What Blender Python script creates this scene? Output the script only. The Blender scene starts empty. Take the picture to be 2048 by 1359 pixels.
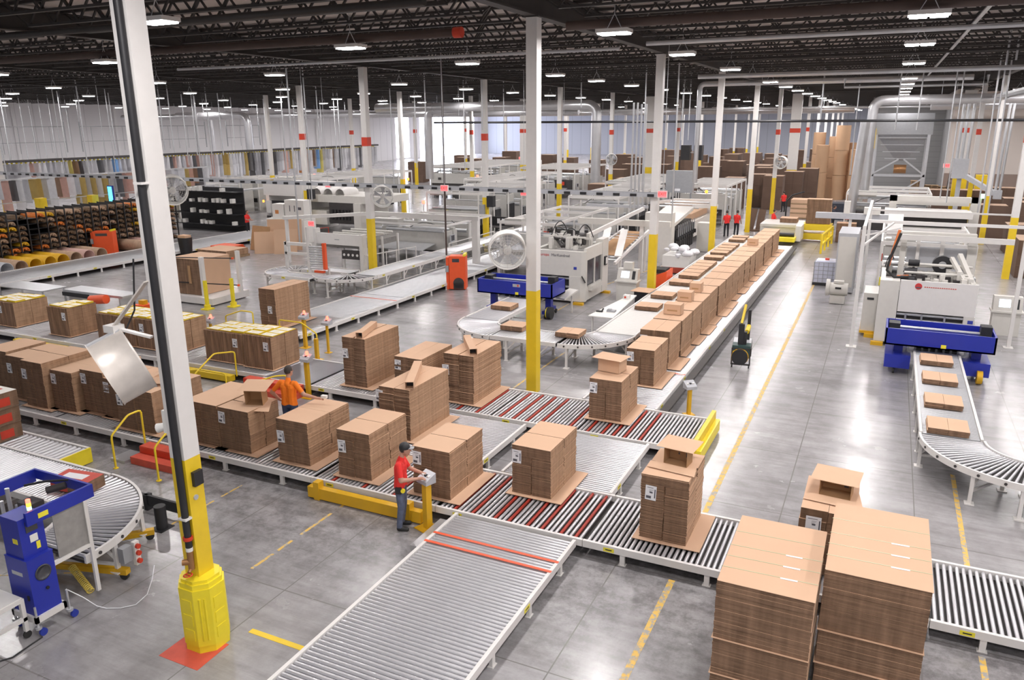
import bpy, math, random
from mathutils import Vector, Matrix
R = random.Random(7)
SC = bpy.context.scene
COL = SC.collection
# ---------------------------------------------------------------- camera, world, lights, exposure
CAMH = 7.62
YAW, PITCH, ROLL, FPX = -0.44566, 0.271614, 0.0060053, 1552.6
def cam_axes():
    cy, sy, cp, sp = math.cos(YAW), math.sin(YAW), math.cos(PITCH), math.sin(PITCH)
    f = Vector((sy*cp, cy*cp, -sp)); r = Vector((cy, -sy, 0)); d = f.cross(r)
    c, s = math.cos(ROLL), math.sin(ROLL)
    return c*r+s*d, -s*r+c*d, f
AR, AD, AF = cam_axes()
cam = bpy.data.cameras.new('camera'); cam.sensor_width = 36; cam.lens = FPX/2048*36; cam.clip_end = 600
cam_o = bpy.data.objects.new('camera', cam); COL.objects.link(cam_o)
m = Matrix((AR, -AD, -AF)).transposed().to_4x4(); m.translation = (0, 0, CAMH); cam_o.matrix_world = m
SC.camera = cam_o
w = bpy.data.worlds.new('world'); SC.world = w; w.use_nodes = True
w.node_tree.nodes['Background'].inputs[0].default_value = (0.93, 0.95, 1.0, 1)
w.node_tree.nodes['Background'].inputs[1].default_value = 0.42
SC.view_settings.view_transform = 'Standard'; SC.view_settings.look = 'None'
SC.view_settings.gamma = 1; SC.view_settings.exposure = 0.08; SC.view_settings.use_curve_mapping = False
LAMP_W = 236.0

# ---------------------------------------------------------------- survey helpers: sight a point on a known plane
def ray(x, y): return AR*((x-1024)/FPX) + AD*((y-679.5)/FPX) + AF
def P(x, y, z=0.0):
    d = ray(x, y); t = (z-CAMH)/d.z; return Vector((d.x*t, d.y*t, z))
def PY(x, y, Y):
    d = ray(x, y); t = Y/d.y; return Vector((d.x*t, Y, CAMH+d.z*t))
def PX(x, y, X):
    d = ray(x, y); t = X/d.x; return Vector((X, d.y*t, CAMH+d.z*t))

# ---------------------------------------------------------------- materials
MATS = {}
def mat(name, col, rough=0.5, metal=0.0, var=0.10, scale=6.0, emit=0.0, bump=0.0, spec=0.5):
    m = bpy.data.materials.new(name); m.use_nodes = True; nt = m.node_tree; n = nt.nodes; l = nt.links
    b = n['Principled BSDF']; b.inputs['Roughness'].default_value = rough; b.inputs['Metallic'].default_value = metal
    b.inputs['Specular IOR Level'].default_value = spec
    tc = n.new('ShaderNodeTexCoord'); no = n.new('ShaderNodeTexNoise'); no.inputs['Scale'].default_value = scale; no.inputs['Detail'].default_value = 4
    l.new(tc.outputs['Object'], no.inputs['Vector'])
    mx = n.new('ShaderNodeMix'); mx.data_type = 'RGBA'
    mx.inputs['A'].default_value = [c*(1-var) for c in col]+[1]; mx.inputs['B'].default_value = [min(1, c*(1+var)) for c in col]+[1]
    l.new(no.outputs['Fac'], mx.inputs['Factor']); l.new(mx.outputs['Result'], b.inputs['Base Color'])
    if bump:
        bp = n.new('ShaderNodeBump'); bp.inputs['Strength'].default_value = bump; bp.inputs['Distance'].default_value = 0.02
        l.new(no.outputs['Fac'], bp.inputs['Height']); l.new(bp.outputs['Normal'], b.inputs['Normal'])
    if emit:
        b.inputs['Emission Color'].default_value = list(col)+[1]; b.inputs['Emission Strength'].default_value = emit
    MATS[name] = m; return m
def edge_mat(name, c0, c1, band=45.0):
    m = mat(name, c0, 0.85, var=0.1, scale=3); nt = m.node_tree; n = nt.nodes; l = nt.links; b = n['Principled BSDF']
    tc = n['Texture Coordinate']; mp = n.new('ShaderNodeMapping'); mp.inputs['Scale'].default_value = (1.5, 1.5, band); l.new(tc.outputs['Object'], mp.inputs['Vector'])
    no = n.new('ShaderNodeTexNoise'); no.inputs['Scale'].default_value = 1.0; no.inputs['Detail'].default_value = 5; no.inputs['Roughness'].default_value = 0.7
    l.new(mp.outputs['Vector'], no.inputs['Vector'])
    mp2 = n.new('ShaderNodeMapping'); mp2.inputs['Scale'].default_value = (9, 9, 1.2); l.new(tc.outputs['Object'], mp2.inputs['Vector'])
    n2 = n.new('ShaderNodeTexNoise'); n2.inputs['Scale'].default_value = 1.0; n2.inputs['Detail'].default_value = 3; l.new(mp2.outputs['Vector'], n2.inputs['Vector'])
    ad = n.new('ShaderNodeMath'); ad.operation = 'ADD'; l.new(no.outputs['Fac'], ad.inputs[0]); l.new(n2.outputs['Fac'], ad.inputs[1])
    cr = n.new('ShaderNodeValToRGB'); cr.color_ramp.elements[0].position = 0.72; cr.color_ramp.elements[1].position = 1.28
    cr.color_ramp.elements[0].position = 0.36; cr.color_ramp.elements[1].position = 0.66
    hf = n.new('ShaderNodeMath'); hf.operation = 'MULTIPLY'; hf.inputs[1].default_value = 0.5; l.new(ad.outputs[0], hf.inputs[0]); l.new(hf.outputs[0], cr.inputs['Fac'])
    cr.color_ramp.elements[0].color = (*c0, 1); cr.color_ramp.elements[1].color = (*c1, 1)
    l.new(cr.outputs['Color'], b.inputs['Base Color'])
mat('white_paint', (0.74, 0.72, 0.70), 0.45, var=0.05)
mat('cream_paint', (0.66, 0.64, 0.60), 0.4, var=0.06)
mat('machine_grey', (0.50, 0.49, 0.465), 0.42, var=0.10)
mat('wall_white', (0.80, 0.79, 0.80), 0.7, var=0.04, scale=0.3)
mat('wall_grey', (0.24, 0.24, 0.245), 0.7, var=0.1, scale=0.4)
mat('wall_cream', (0.74, 0.67, 0.62), 0.7, var=0.04, scale=0.3)
mat('wall_tan', (0.33, 0.25, 0.215), 0.7, var=0.05, scale=0.5)
mat('wall_blue', (0.42, 0.45, 0.52), 0.7, var=0.06, scale=0.3)
mat('yellow', (0.80, 0.56, 0.02), 0.42, var=0.10, scale=4)
mat('bright_yellow', (0.88, 0.72, 0.03), 0.38, var=0.10, scale=5)
mat('rail_yellow', (0.86, 0.63, 0.03), 0.4, var=0.07)
mat('amber', (0.72, 0.41, 0.015), 0.45, var=0.10, scale=5)
mat('sticker', (0.85, 0.75, 0.05), 0.5)
mat('black', (0.02, 0.02, 0.023), 0.5, var=0.3)
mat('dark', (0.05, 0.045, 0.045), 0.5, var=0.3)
mat('rubber', (0.03, 0.03, 0.03), 0.8, var=0.3)
mat('steel_dark', (0.045, 0.04, 0.038), 0.55, 0.2, var=0.35, scale=2)
mat('rust_pipe', (0.075, 0.05, 0.043), 0.55, 0.1, var=0.25, scale=2)
mat('deck', (0.56, 0.51, 0.48), 0.6, 0.1, var=0.12, scale=0.6)
mat('red', (0.62, 0.05, 0.02), 0.45)
mat('roller_red', (0.36, 0.035, 0.02), 0.5)
mat('orange_red', (0.86, 0.11, 0.03), 0.42, var=0.08)
mat('red_tape', (0.84, 0.12, 0.05), 0.5)
mat('red_floor', (0.66, 0.10, 0.06), 0.55, var=0.2)
mat('red_print', (0.58, 0.05, 0.025), 0.5, var=0.2)
mat('blue', (0.018, 0.032, 0.36), 0.35, var=0.08)
mat('blue_cap', (0.02, 0.04, 0.32), 0.5)
mat('galv', (0.60, 0.61, 0.63), 0.34, 0.65, var=0.12, scale=3)
mat('roller', (0.64, 0.64, 0.665), 0.30, 0.55, var=0.08, scale=2.5)
mat('duct', (0.62, 0.62, 0.64), 0.30, 0.8, var=0.10, scale=2)
mat('grey_box', (0.34, 0.35, 0.37), 0.45)
mat('grey_panel', (0.50, 0.51, 0.54), 0.4, 0.2)
mat('dark_glass', (0.06, 0.06, 0.07), 0.15, var=0.4, scale=3)
mat('grey_mesh', (0.28, 0.27, 0.26), 0.6, var=0.3, scale=8)
mat('belt', (0.17, 0.17, 0.19), 0.32, var=0.1)
mat('plastic_white', (0.80, 0.79, 0.76), 0.5, var=0.04)
mat('fan_metal', (0.70, 0.65, 0.60), 0.40, 0.25, var=0.22, scale=5)
mat('fan_grille', (0.66, 0.65, 0.64), 0.4, 0.3)
mat('paper', (0.84, 0.84, 0.87), 0.7, var=0.03)
mat('ink', (0.10, 0.10, 0.12), 0.7)
mat('red_ink', (0.60, 0.05, 0.05), 0.6)
mat('blue_ink', (0.03, 0.05, 0.35), 0.6)
mat('board', (0.635, 0.415, 0.275), 0.8, var=0.06, scale=2.0, bump=0.03)
mat('board_inner', (0.44, 0.26, 0.13), 0.85, var=0.08)
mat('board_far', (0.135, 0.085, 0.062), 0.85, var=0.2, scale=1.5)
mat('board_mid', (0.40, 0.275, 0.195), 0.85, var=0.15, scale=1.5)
edge_mat('edge_brown', (0.13, 0.075, 0.043), (0.285, 0.17, 0.105))
edge_mat('edge_tan', (0.28, 0.165, 0.095), (0.53, 0.335, 0.205), 38)
edge_mat('edge_brown_upright', (0.115, 0.064, 0.036), (0.36, 0.21, 0.13), 1.2)
MATS['edge_brown_upright'].node_tree.nodes['Mapping'].inputs['Scale'].default_value = (40, 1.5, 1.2)
mat('card_red', (0.40, 0.055, 0.03), 0.6, var=0.3, scale=9)
mat('label_yellow', (0.80, 0.58, 0.03), 0.55, var=0.15, scale=12)
mat('label_white', (0.86, 0.84, 0.78), 0.6, var=0.03)
mat('strap', (0.50, 0.52, 0.33), 0.3, var=0.1)
mat('clear', (0.86, 0.87, 0.9), 0.2, var=0.05)
mat('tube_tan', (0.46, 0.31, 0.21), 0.7, var=0.3, scale=7)
mat('die_wood', (0.17, 0.105, 0.06), 0.7, var=0.35, scale=9)
mat('die_orange', (0.72, 0.20, 0.03), 0.6, var=0.3, scale=9)
mat('skin', (0.50, 0.27, 0.19), 0.55, var=0.06)
mat('shirt_red', (0.80, 0.035, 0.03), 0.8, var=0.10, scale=14, bump=0.2)
mat('shirt_orange', (0.95, 0.21, 0.008), 0.75, var=0.10, scale=12, bump=0.2)
mat('jeans', (0.05, 0.075, 0.15), 0.85, var=0.35, scale=16)
mat('jeans_faded', (0.11, 0.13, 0.20), 0.85, var=0.45, scale=12)
mat('trousers_black', (0.02, 0.02, 0.025), 0.85, var=0.3)
mat('shirt_dark', (0.035, 0.04, 0.055), 0.85, var=0.3)
mat('shoe', (0.02, 0.02, 0.02), 0.6)
mat('hair', (0.045, 0.035, 0.03), 0.7, var=0.5, scale=40)
mat('lens', (1.0, 0.97, 0.98), 0.4, emit=26.0, var=0)
mat('screen', (0.72, 0.83, 1.0), 0.3, emit=1.6, var=0.05)
mat('screen_cyan', (0.10, 0.65, 0.95), 0.3, emit=2.2, var=0.5, scale=6)
mat('lamp_red', (1.0, 0.10, 0.06), 0.4, emit=5, var=0)
mat('lamp_amber', (1.0, 0.30, 0.03), 0.4, emit=4, var=0)
mat('lamp_green', (0.35, 1.0, 0.35), 0.4, emit=3.0, var=0)
mat('exit_red', (1.0, 0.12, 0.13), 0.4, emit=1.5, var=0)
mat('daylight', (0.80, 0.85, 1.0), 0.5, emit=9.0, var=0.06, scale=0.4)
mat('bronze', (0.42, 0.22, 0.10), 0.4, 0.7)
mat('coil_yellow', (0.80, 0.62, 0.12), 0.45)
mat('hose_orange', (0.75, 0.20, 0.05), 0.5)
mat('ibc', (0.66, 0.68, 0.80), 0.35, var=0.1)
mat('pallet_wood', (0.36, 0.24, 0.14), 0.85, var=0.2)
mat('paper_roll', (0.56, 0.36, 0.22), 0.75, var=0.06, scale=1)
mat('green_dark', (0.035, 0.075, 0.07), 0.5)
PAL = [('print_white', (0.70, 0.70, 0.73)), ('print_grey', (0.50, 0.50, 0.53)), ('print_orange', (0.62, 0.26, 0.09)), ('print_amber', (0.50, 0.36, 0.12)),
       ('print_yellow', (0.66, 0.55, 0.16)), ('print_blue', (0.20, 0.38, 0.70)), ('print_brown', (0.24, 0.15, 0.10)), ('print_pink', (0.60, 0.38, 0.33)), ('print_dark', (0.13, 0.13, 0.14))]
for nm, c in PAL: mat(nm, c, 0.5, var=0.2, scale=3)

def floor_mat():
    m = mat('concrete', (0.42, 0.41, 0.40), 0.34, var=0.0); nt = m.node_tree; n = nt.nodes; l = nt.links; b = n['Principled BSDF']
    tc = n['Texture Coordinate']
    def noise(sc, det, rough=0.6, stretch=None):
        t = n.new('ShaderNodeTexNoise'); t.inputs['Scale'].default_value = sc; t.inputs['Detail'].default_value = det; t.inputs['Roughness'].default_value = rough
        if stretch:
            mp = n.new('ShaderNodeMapping'); mp.inputs['Scale'].default_value = stretch; l.new(tc.outputs['Object'], mp.inputs['Vector']); l.new(mp.outputs['Vector'], t.inputs['Vector'])
        else: l.new(tc.outputs['Object'], t.inputs['Vector'])
        return t.outputs['Fac']
    def ramp(src, p0, p1, c0, c1):
        r = n.new('ShaderNodeValToRGB'); r.color_ramp.elements[0].position = p0; r.color_ramp.elements[1].position = p1
        r.color_ramp.elements[0].color = (*c0, 1); r.color_ramp.elements[1].color = (*c1, 1); l.new(src, r.inputs['Fac']); return r.outputs['Color']
    def mul(a, c, f=1.0):
        x = n.new('ShaderNodeMix'); x.data_type = 'RGBA'; x.blend_type = 'MULTIPLY'; x.inputs['Factor'].default_value = f; l.new(a, x.inputs['A']); l.new(c, x.inputs['B']); return x.outputs['Result']
    base = ramp(noise(0.35, 6), 0.3, 0.72, (0.325, 0.318, 0.325), (0.455, 0.443, 0.452))
    base = mul(base, ramp(noise(1.7, 8, 0.7), 0.36, 0.60, (0.80, 0.79, 0.79), (1, 1, 1)))
    base = mul(base, ramp(noise(1.0, 6, 0.7, (0.35, 3.2, 1)), 0.38, 0.58, (0.80, 0.79, 0.79), (1, 1, 1)))
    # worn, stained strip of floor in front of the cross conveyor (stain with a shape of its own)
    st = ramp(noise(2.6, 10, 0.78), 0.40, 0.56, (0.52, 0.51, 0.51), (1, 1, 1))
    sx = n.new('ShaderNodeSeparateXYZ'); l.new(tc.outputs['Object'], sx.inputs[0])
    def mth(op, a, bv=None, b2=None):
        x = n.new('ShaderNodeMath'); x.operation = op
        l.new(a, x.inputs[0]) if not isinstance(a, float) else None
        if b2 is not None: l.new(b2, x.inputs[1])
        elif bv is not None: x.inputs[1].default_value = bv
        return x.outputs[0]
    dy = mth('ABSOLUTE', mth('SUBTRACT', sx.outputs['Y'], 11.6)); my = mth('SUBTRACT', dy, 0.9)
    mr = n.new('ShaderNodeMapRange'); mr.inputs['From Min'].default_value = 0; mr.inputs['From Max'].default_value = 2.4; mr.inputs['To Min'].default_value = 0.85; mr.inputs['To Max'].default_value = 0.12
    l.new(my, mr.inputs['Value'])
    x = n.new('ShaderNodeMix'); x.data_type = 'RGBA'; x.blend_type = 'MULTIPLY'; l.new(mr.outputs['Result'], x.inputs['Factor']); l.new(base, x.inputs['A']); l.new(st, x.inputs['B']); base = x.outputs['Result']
    # saw-cut control joints
    def joint(axis, pitch, off):
        a = mth('ADD', sx.outputs[axis], off); a = mth('DIVIDE', a, pitch); f = mth('FRACT', a); f = mth('SUBTRACT', f, 0.5); f = mth('ABSOLUTE', f); return mth('GREATER_THAN', f, 0.5-0.011/pitch)
    j = mth('MAXIMUM', joint('X', 2.43, 1.22), b2=joint('Y', 3.16, 0.7))
    x = n.new('ShaderNodeMix'); x.data_type = 'RGBA'; l.new(j, x.inputs['Factor']); l.new(base, x.inputs['A']); x.inputs['B'].default_value = (0.20, 0.19, 0.185, 1)
    l.new(x.outputs['Result'], b.inputs['Base Color'])
    rr = n.new('ShaderNodeMapRange'); rr.inputs['To Min'].default_value = 0.14; rr.inputs['To Max'].default_value = 0.34; l.new(noise(0.8, 5), rr.inputs['Value']); l.new(rr.outputs['Result'], b.inputs['Roughness'])
    b.inputs['Specular IOR Level'].default_value = 0.6
floor_mat()
def worn_mat():
    m = mat('worn_line', (0.78, 0.52, 0.08), 0.5, var=0.0); nt = m.node_tree; n = nt.nodes; l = nt.links; b = n['Principled BSDF']
    t = n.new('ShaderNodeTexNoise'); t.inputs['Scale'].default_value = 7; t.inputs['Detail'].default_value = 8; t.inputs['Roughness'].default_value = 0.7
    l.new(n['Texture Coordinate'].outputs['Object'], t.inputs['Vector'])
    r = n.new('ShaderNodeValToRGB'); r.color_ramp.elements[0].position = 0.44; r.color_ramp.elements[1].position = 0.52
    r.color_ramp.elements[0].color = (0.36, 0.35, 0.34, 1); r.color_ramp.elements[1].color = (0.74, 0.48, 0.10, 1)
    l.new(t.outputs['Fac'], r.inputs['Fac']); l.new(r.outputs['Color'], b.inputs['Base Color'])
worn_mat()
def wall_lines(name, col, pitch, axis, k=0.80):
    m = mat(name, col, 0.7, var=0.03, scale=0.3); nt = m.node_tree; n = nt.nodes; l = nt.links; b = n['Principled BSDF']
    s = n.new('ShaderNodeSeparateXYZ'); l.new(n['Texture Coordinate'].outputs['Object'], s.inputs[0])
    d = n.new('ShaderNodeMath'); d.operation = 'DIVIDE'; d.inputs[1].default_value = pitch; l.new(s.outputs[axis], d.inputs[0])
    f = n.new('ShaderNodeMath'); f.operation = 'FRACT'; l.new(d.outputs[0], f.inputs[0])
    g = n.new('ShaderNodeMath'); g.operation = 'LESS_THAN'; g.inputs[1].default_value = 0.06; l.new(f.outputs[0], g.inputs[0])
    x = n.new('ShaderNodeMix'); x.data_type = 'RGBA'; l.new(g.outputs[0], x.inputs['Factor']); x.inputs['A'].default_value = (*col, 1); x.inputs['B'].default_value = (*[c*k for c in col], 1)
    l.new(x.outputs['Result'], b.inputs['Base Color'])
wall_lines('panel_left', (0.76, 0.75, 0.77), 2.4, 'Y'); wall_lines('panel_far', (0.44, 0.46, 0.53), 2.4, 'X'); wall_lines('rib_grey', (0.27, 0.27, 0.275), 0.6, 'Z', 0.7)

# ---------------------------------------------------------------- mesh builder
class B:
    def __init__(s): s.v = []; s.f = []; s.m = []; s.s = []
    def _add(s, vs, fs, m=0, smooth=False):
        o = len(s.v); s.v += [tuple(v) for v in vs]
        for f in fs: s.f.append([i+o for i in f]); s.m.append(m); s.s.append(smooth)
        return s
    def box(s, x0, x1, y0, y1, z0, z1, m=0, mx=None, mtop=None):
        v = [(x0,y0,z0),(x1,y0,z0),(x1,y1,z0),(x0,y1,z0),(x0,y0,z1),(x1,y0,z1),(x1,y1,z1),(x0,y1,z1)]
        s._add(v, [(0,3,2,1),(4,5,6,7)], m if mtop is None else mtop); s._add(v, [(0,1,5,4),(2,3,7,6)], m); return s._add(v, [(1,2,6,5),(3,0,4,7)], m if mx is None else mx)
    def hexa(s, q, z0, z1, m=0, dz=None):                     # prism over a 4-corner plan
        n = len(q); dz = dz or [0]*n
        v = [(p[0],p[1],z0) for p in q]+[(p[0],p[1],z1+d) for p,d in zip(q,dz)]
        return s._add(v, [tuple(range(n))[::-1], tuple(range(n,2*n))]+[(i,(i+1)%n,n+(i+1)%n,n+i) for i in range(n)], m)
    def bar(s, p, q, w, h=None, m=0):
        p, q = Vector(p), Vector(q); h = h or w; d = (q-p).normalized(); u = Vector((0,0,1)) if abs(d.z) < .95 else Vector((0,1,0))
        a = d.cross(u).normalized()*w/2; b = a.cross(d).normalized()*h/2
        v = [p-a-b, p+a-b, p+a+b, p-a+b, q-a-b, q+a-b, q+a+b, q-a+b]
        return s._add(v, [(0,1,2,3),(7,6,5,4),(0,4,5,1),(1,5,6,2),(2,6,7,3),(3,7,4,0)], m)
    def cyl(s, p, q, r, r2=None, n=12, m=0, caps=True, mc=None):
        p, q = Vector(p), Vector(q); r2 = r if r2 is None else r2; d = (q-p).normalized(); u = Vector((0,0,1)) if abs(d.z) < .9 else Vector((1,0,0))
        a = d.cross(u).normalized(); b = d.cross(a)
        c = [(a*math.cos(2*math.pi*i/n)+b*math.sin(2*math.pi*i/n)) for i in range(n)]
        v = [p+k*r for k in c]+[q+k*r2 for k in c]
        s._add(v, [(i,n+i,n+(i+1)%n,(i+1)%n) for i in range(n)], m, n > 5)
        if caps: s._add(v, [tuple(range(n)), tuple(range(2*n-1,n-1,-1))], m if mc is None else mc)
        return s
    def tube(s, pts, r, n=8, m=0):
        pts = [Vector(p) for p in pts]; vs = []; pa = None
        for i, p in enumerate(pts):
            d = ((pts[min(i+1,len(pts)-1)]-pts[max(i-1,0)])).normalized()
            if pa is None: pa = d.cross(Vector((0,0,1)) if abs(d.z) < .9 else Vector((1,0,0))).normalized()
            else: pa = (pa-d*pa.dot(d)).normalized()
            b = d.cross(pa); vs += [p+(pa*math.cos(2*math.pi*k/n)+b*math.sin(2*math.pi*k/n))*r for k in range(n)]
        fs = [(i*n+k, i*n+(k+1)%n, (i+1)*n+(k+1)%n, (i+1)*n+k) for i in range(len(pts)-1) for k in range(n)]
        s._add(vs, fs, m, True); return s._add(vs, [tuple(range(n))[::-1], tuple(range((len(pts)-1)*n, len(pts)*n))], m)
    def lathe(s, o, prof, n=20, m=0, axis='z', a0=0, a1=2*math.pi):
        full = abs(a1-a0-2*math.pi) < 1e-6; k = n if full else n+1; vs = []
        for r, h in prof:
            for i in range(k):
                a = a0+(a1-a0)*i/n; c, t = r*math.cos(a), r*math.sin(a)
                vs.append((o[0]+c, o[1]+t, o[2]+h) if axis == 'z' else (o[0]+h, o[1]+c, o[2]+t) if axis == 'x' else (o[0]+t, o[1]+h, o[2]+c))
        return s._add(vs, [(j*k+i, j*k+(i+1)%k, (j+1)*k+(i+1)%k, (j+1)*k+i) for j in range(len(prof)-1) for i in range(n)], m, True)
    def arc(s, c, r0, r1, a0, a1, z0, z1, n=16, m=0):
        for i in range(n):
            t0, t1 = a0+(a1-a0)*i/n, a0+(a1-a0)*(i+1)/n
            q = [(c[0]+r*math.cos(t), c[1]+r*math.sin(t)) for r, t in ((r0,t0),(r1,t0),(r1,t1),(r0,t1))]
            s.hexa(q, z0, z1, m)
        return s
    def ball(s, c, r, n=10, m=0, sc=(1,1,1)):
        k = n//2+1; vs = []
        for j in range(k+1):
            t = math.pi*j/k
            for i in range(n): a = 2*math.pi*i/n; vs.append((c[0]+r*sc[0]*math.sin(t)*math.cos(a), c[1]+r*sc[1]*math.sin(t)*math.sin(a), c[2]+r*sc[2]*math.cos(t)))
        return s._add(vs, [(j*n+i, (j+1)*n+i, (j+1)*n+(i+1)%n, j*n+(i+1)%n) for j in range(k) for i in range(n)], m, True)
    def quad(s, a, b, c, d, m=0): return s._add([a,b,c,d], [(0,1,2,3)], m)
    def mesh(s, name, mats):
        me = bpy.data.meshes.new(name); me.from_pydata(s.v, [], s.f)
        for k in mats: me.materials.append(MATS[k])
        me.polygons.foreach_set('material_index', s.m); me.polygons.foreach_set('use_smooth', s.s); me.update(); return me
    def obj(s, name, mats, parent=None, loc=(0,0,0), rz=0):
        if isinstance(mats, str): mats = [mats]
        return link(name, s.mesh(name, mats), parent, loc, rz)
def link(name, me, parent=None, loc=(0,0,0), rz=0):
    o = bpy.data.objects.new(name, me); COL.objects.link(o); o.location = loc; o.rotation_euler = (0,0,rz)
    if parent: o.parent = parent
    return o
LABELS = {}
def tag(o, label, cat, group=None, kind=None):
    n = len(label.split())
    if n < 4 or n > 16: print('LABEL LENGTH', n, label)
    if label in LABELS and not group: print('LABEL DUP', label)
    LABELS[label] = 1
    o['label'] = label; o['category'] = cat
    if group: o['group'] = group
    if kind: o['kind'] = kind
    return o
def thing(name, label, cat, loc=(0,0,0), rz=0, group=None):
    o = bpy.data.objects.new(name, None); COL.objects.link(o); o.location = loc; o.rotation_euler = (0,0,rz); o.empty_display_size = .2
    return tag(o, label, cat, group)
def struct(name, b, mats):
    o = b.obj(name, mats); o['kind'] = 'structure'; return o
def copy_thing(src, loc, label, rz=None):
    c = src.copy(); COL.objects.link(c); c.location = loc; c['label'] = label; LABELS[label] = 1
    if rz is not None: c.rotation_euler = (0,0,rz)
    for ch in list(src.children):
        d = ch.copy(); COL.objects.link(d); d.parent = c
        for g in list(ch.children):
            e = g.copy(); COL.objects.link(e); e.parent = d
    return c
ORD = ['first','second','third','fourth','fifth','sixth','seventh','eighth','ninth','tenth','eleventh','twelfth','thirteenth','fourteenth','fifteenth','sixteenth','seventeenth','eighteenth','nineteenth','twentieth']
def nth(i):
    if i < 20: return ORD[i]
    n = i+1; tens = {2:'twenty',3:'thirty',4:'forty',5:'fifty',6:'sixty',7:'seventy',8:'eighty',9:'ninety',10:'hundred',11:'hundred-and-ten',12:'hundred-and-twenty'}[n//10]
    return tens+'-'+ORD[n%10-1] if n % 10 else {20:'twentieth',30:'thirtieth',40:'fortieth',50:'fiftieth',60:'sixtieth',70:'seventieth',80:'eightieth',90:'ninetieth',100:'hundredth',110:'hundred-and-tenth',120:'hundred-and-twentieth'}[n]
def mk(name, label, cat, parts, loc=(0,0,0), rz=0, group=None):
    """parts: (part name, material(s), shapes[, sub-parts]); shapes: ('b',6 numbers[,m]) ('c',p,q,r[,m]) ('r',p,q,w[,h]) ('t',pts,r)"""
    t = thing(name, label, cat, loc, rz, group)
    def build(spec, par):
        b = B()
        for sh in spec[2]:
            k = sh[0]
            if k == 'b': b.box(*sh[1:])
            elif k == 'c': b.cyl(sh[1], sh[2], sh[3], n=sh[4] if len(sh) > 4 else 14, m=sh[5] if len(sh) > 5 else 0)
            elif k == 'r': b.bar(*sh[1:])
            elif k == 't': b.tube(sh[1], sh[2])
            elif k == 's': b.ball(sh[1], sh[2])
        o = b.obj(spec[0], spec[1], par)
        for sub in (spec[3] if len(spec) > 3 else []): build(sub, o)
    for sp in parts: build(sp, t)
    return t
def text(name, body, size, matname, parent, loc, rot, ext=0.002):
    cu = bpy.data.curves.new(name, 'FONT'); cu.body = body; cu.size = size; cu.extrude = ext; cu.align_x = 'CENTER'; cu.align_y = 'CENTER'; cu.materials.append(MATS[matname])
    tmp = bpy.data.objects.new('tmp', cu); COL.objects.link(tmp); dg = bpy.context.evaluated_depsgraph_get(); dg.update()
    me = bpy.data.meshes.new_from_object(tmp.evaluated_get(dg)); COL.objects.unlink(tmp); bpy.data.objects.remove(tmp)
    if not me.materials: me.materials.append(MATS[matname])
    o = bpy.data.objects.new(name, me); COL.objects.link(o); o.parent = parent; o.location = loc; o.rotation_euler = rot; return o
PI = math.pi
def sag(p, q, h, n=9):
    p, q = Vector(p), Vector(q); return [p+(q-p)*(k/n)+Vector((0,0,h*4*(k/n)*(1-k/n))) for k in range(n+1)]
# ================================================================ the building
XL, XR, YF, YB = -100.0, 36.0, 192.0, -14.0
ZD = 11.05; ZB = 10.3
struct('floor', B().box(XL, XR, YB, YF, -0.2, 0), 'concrete')
struct('ceiling', B().box(XL, XR, YB, YF, ZD, ZD+0.2), 'deck')
b = B(); b.box(XL-0.3, XL, YB, 150, 0, ZD); b.box(XL-0.3, XL, 155.5, 160, 0, ZD); b.box(XL-.3, XL, 150, 155.5, 9.3, ZD); b.box(XL-.3, XL, 150, 155.5, 0, .3); b.box(XL-.3, XL, 160, 187, 9.6, ZD); b.box(XL-.3, XL, 187, YF, 0, ZD)
struct('wall_left', b, 'panel_left')
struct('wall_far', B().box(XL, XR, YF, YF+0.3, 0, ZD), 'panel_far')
b = B(); b.box(5.0, XR, 93, 93.3, 2.45, ZD); b.box(5.0, XR, 92.96, 93.3, 0, 2.45, 1); b.box(5.0, 5.3, 93.3, 104, 0, ZD, 2)
struct('wall_right', b, ['wall_cream', 'wall_tan', 'wall_grey'])
struct('wall_recess', B().box(-2.6, 5.0, 104, 104.3, 0, ZD), 'rib_grey')
struct('wall_side', B().box(XR, XR+.3, YB, 93, 0, ZD), 'wall_cream')
struct('wall_partition', B().box(-8.0, -2.6, 98, 98.3, 0, 2.5), 'plastic_white')
struct('window_1', B().box(XL-.2, XL-.1, 150, 155.5, .3, 9.3), 'daylight')
struct('window_2', B().box(XL-.2, XL-.1, 160, 187, 0, 9.6), 'daylight')
for k in range(9): struct('trim_%d' % (k+1), B().box(XL+.01, XL+.25, 20.5+14.6*k, 20.9+14.6*k, 0, ZD), 'wall_white')
# painted floor lines
def floor_line(n, x0, y0, x1, y1, w=0.11, m='worn_line'):
    d = Vector((x1-x0, y1-y0, 0)); L = d.length; d.normalize(); a = Vector((-d.y, d.x, 0))*w/2
    p, q = Vector((x0,y0,0)), Vector((x1,y1,0)); o = B().hexa([p-a, q-a, q+a, p+a], 0.0, 0.004).obj('trim_%d' % n, m); o['kind'] = 'structure'
floor_line(20, -2.62, 8.0, -2.62, 11.85); floor_line(21, -2.62, 14.1, -2.75, 46)
floor_line(22, 2.02, 8.0, 2.02, 11.8, .09); floor_line(23, 2.02, 14.4, 2.02, 18.6, .09)
floor_line(24, -8.25, 7.70, -6.98, 7.70, .10, 'yellow'); 
for k, (ya, yb) in enumerate(((9.05, 9.6), (9.72, 10.12), (10.35, 11.3), (11.6, 11.85))): floor_line(25+k, -9.5, ya, -9.5, yb, .06)
for k, (ya, yb) in enumerate(((9.3, 10.0), (10.2, 10.7), (10.9, 11.5))): floor_line(45+k, -12.1, ya, -12.1, yb, .045)
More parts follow.
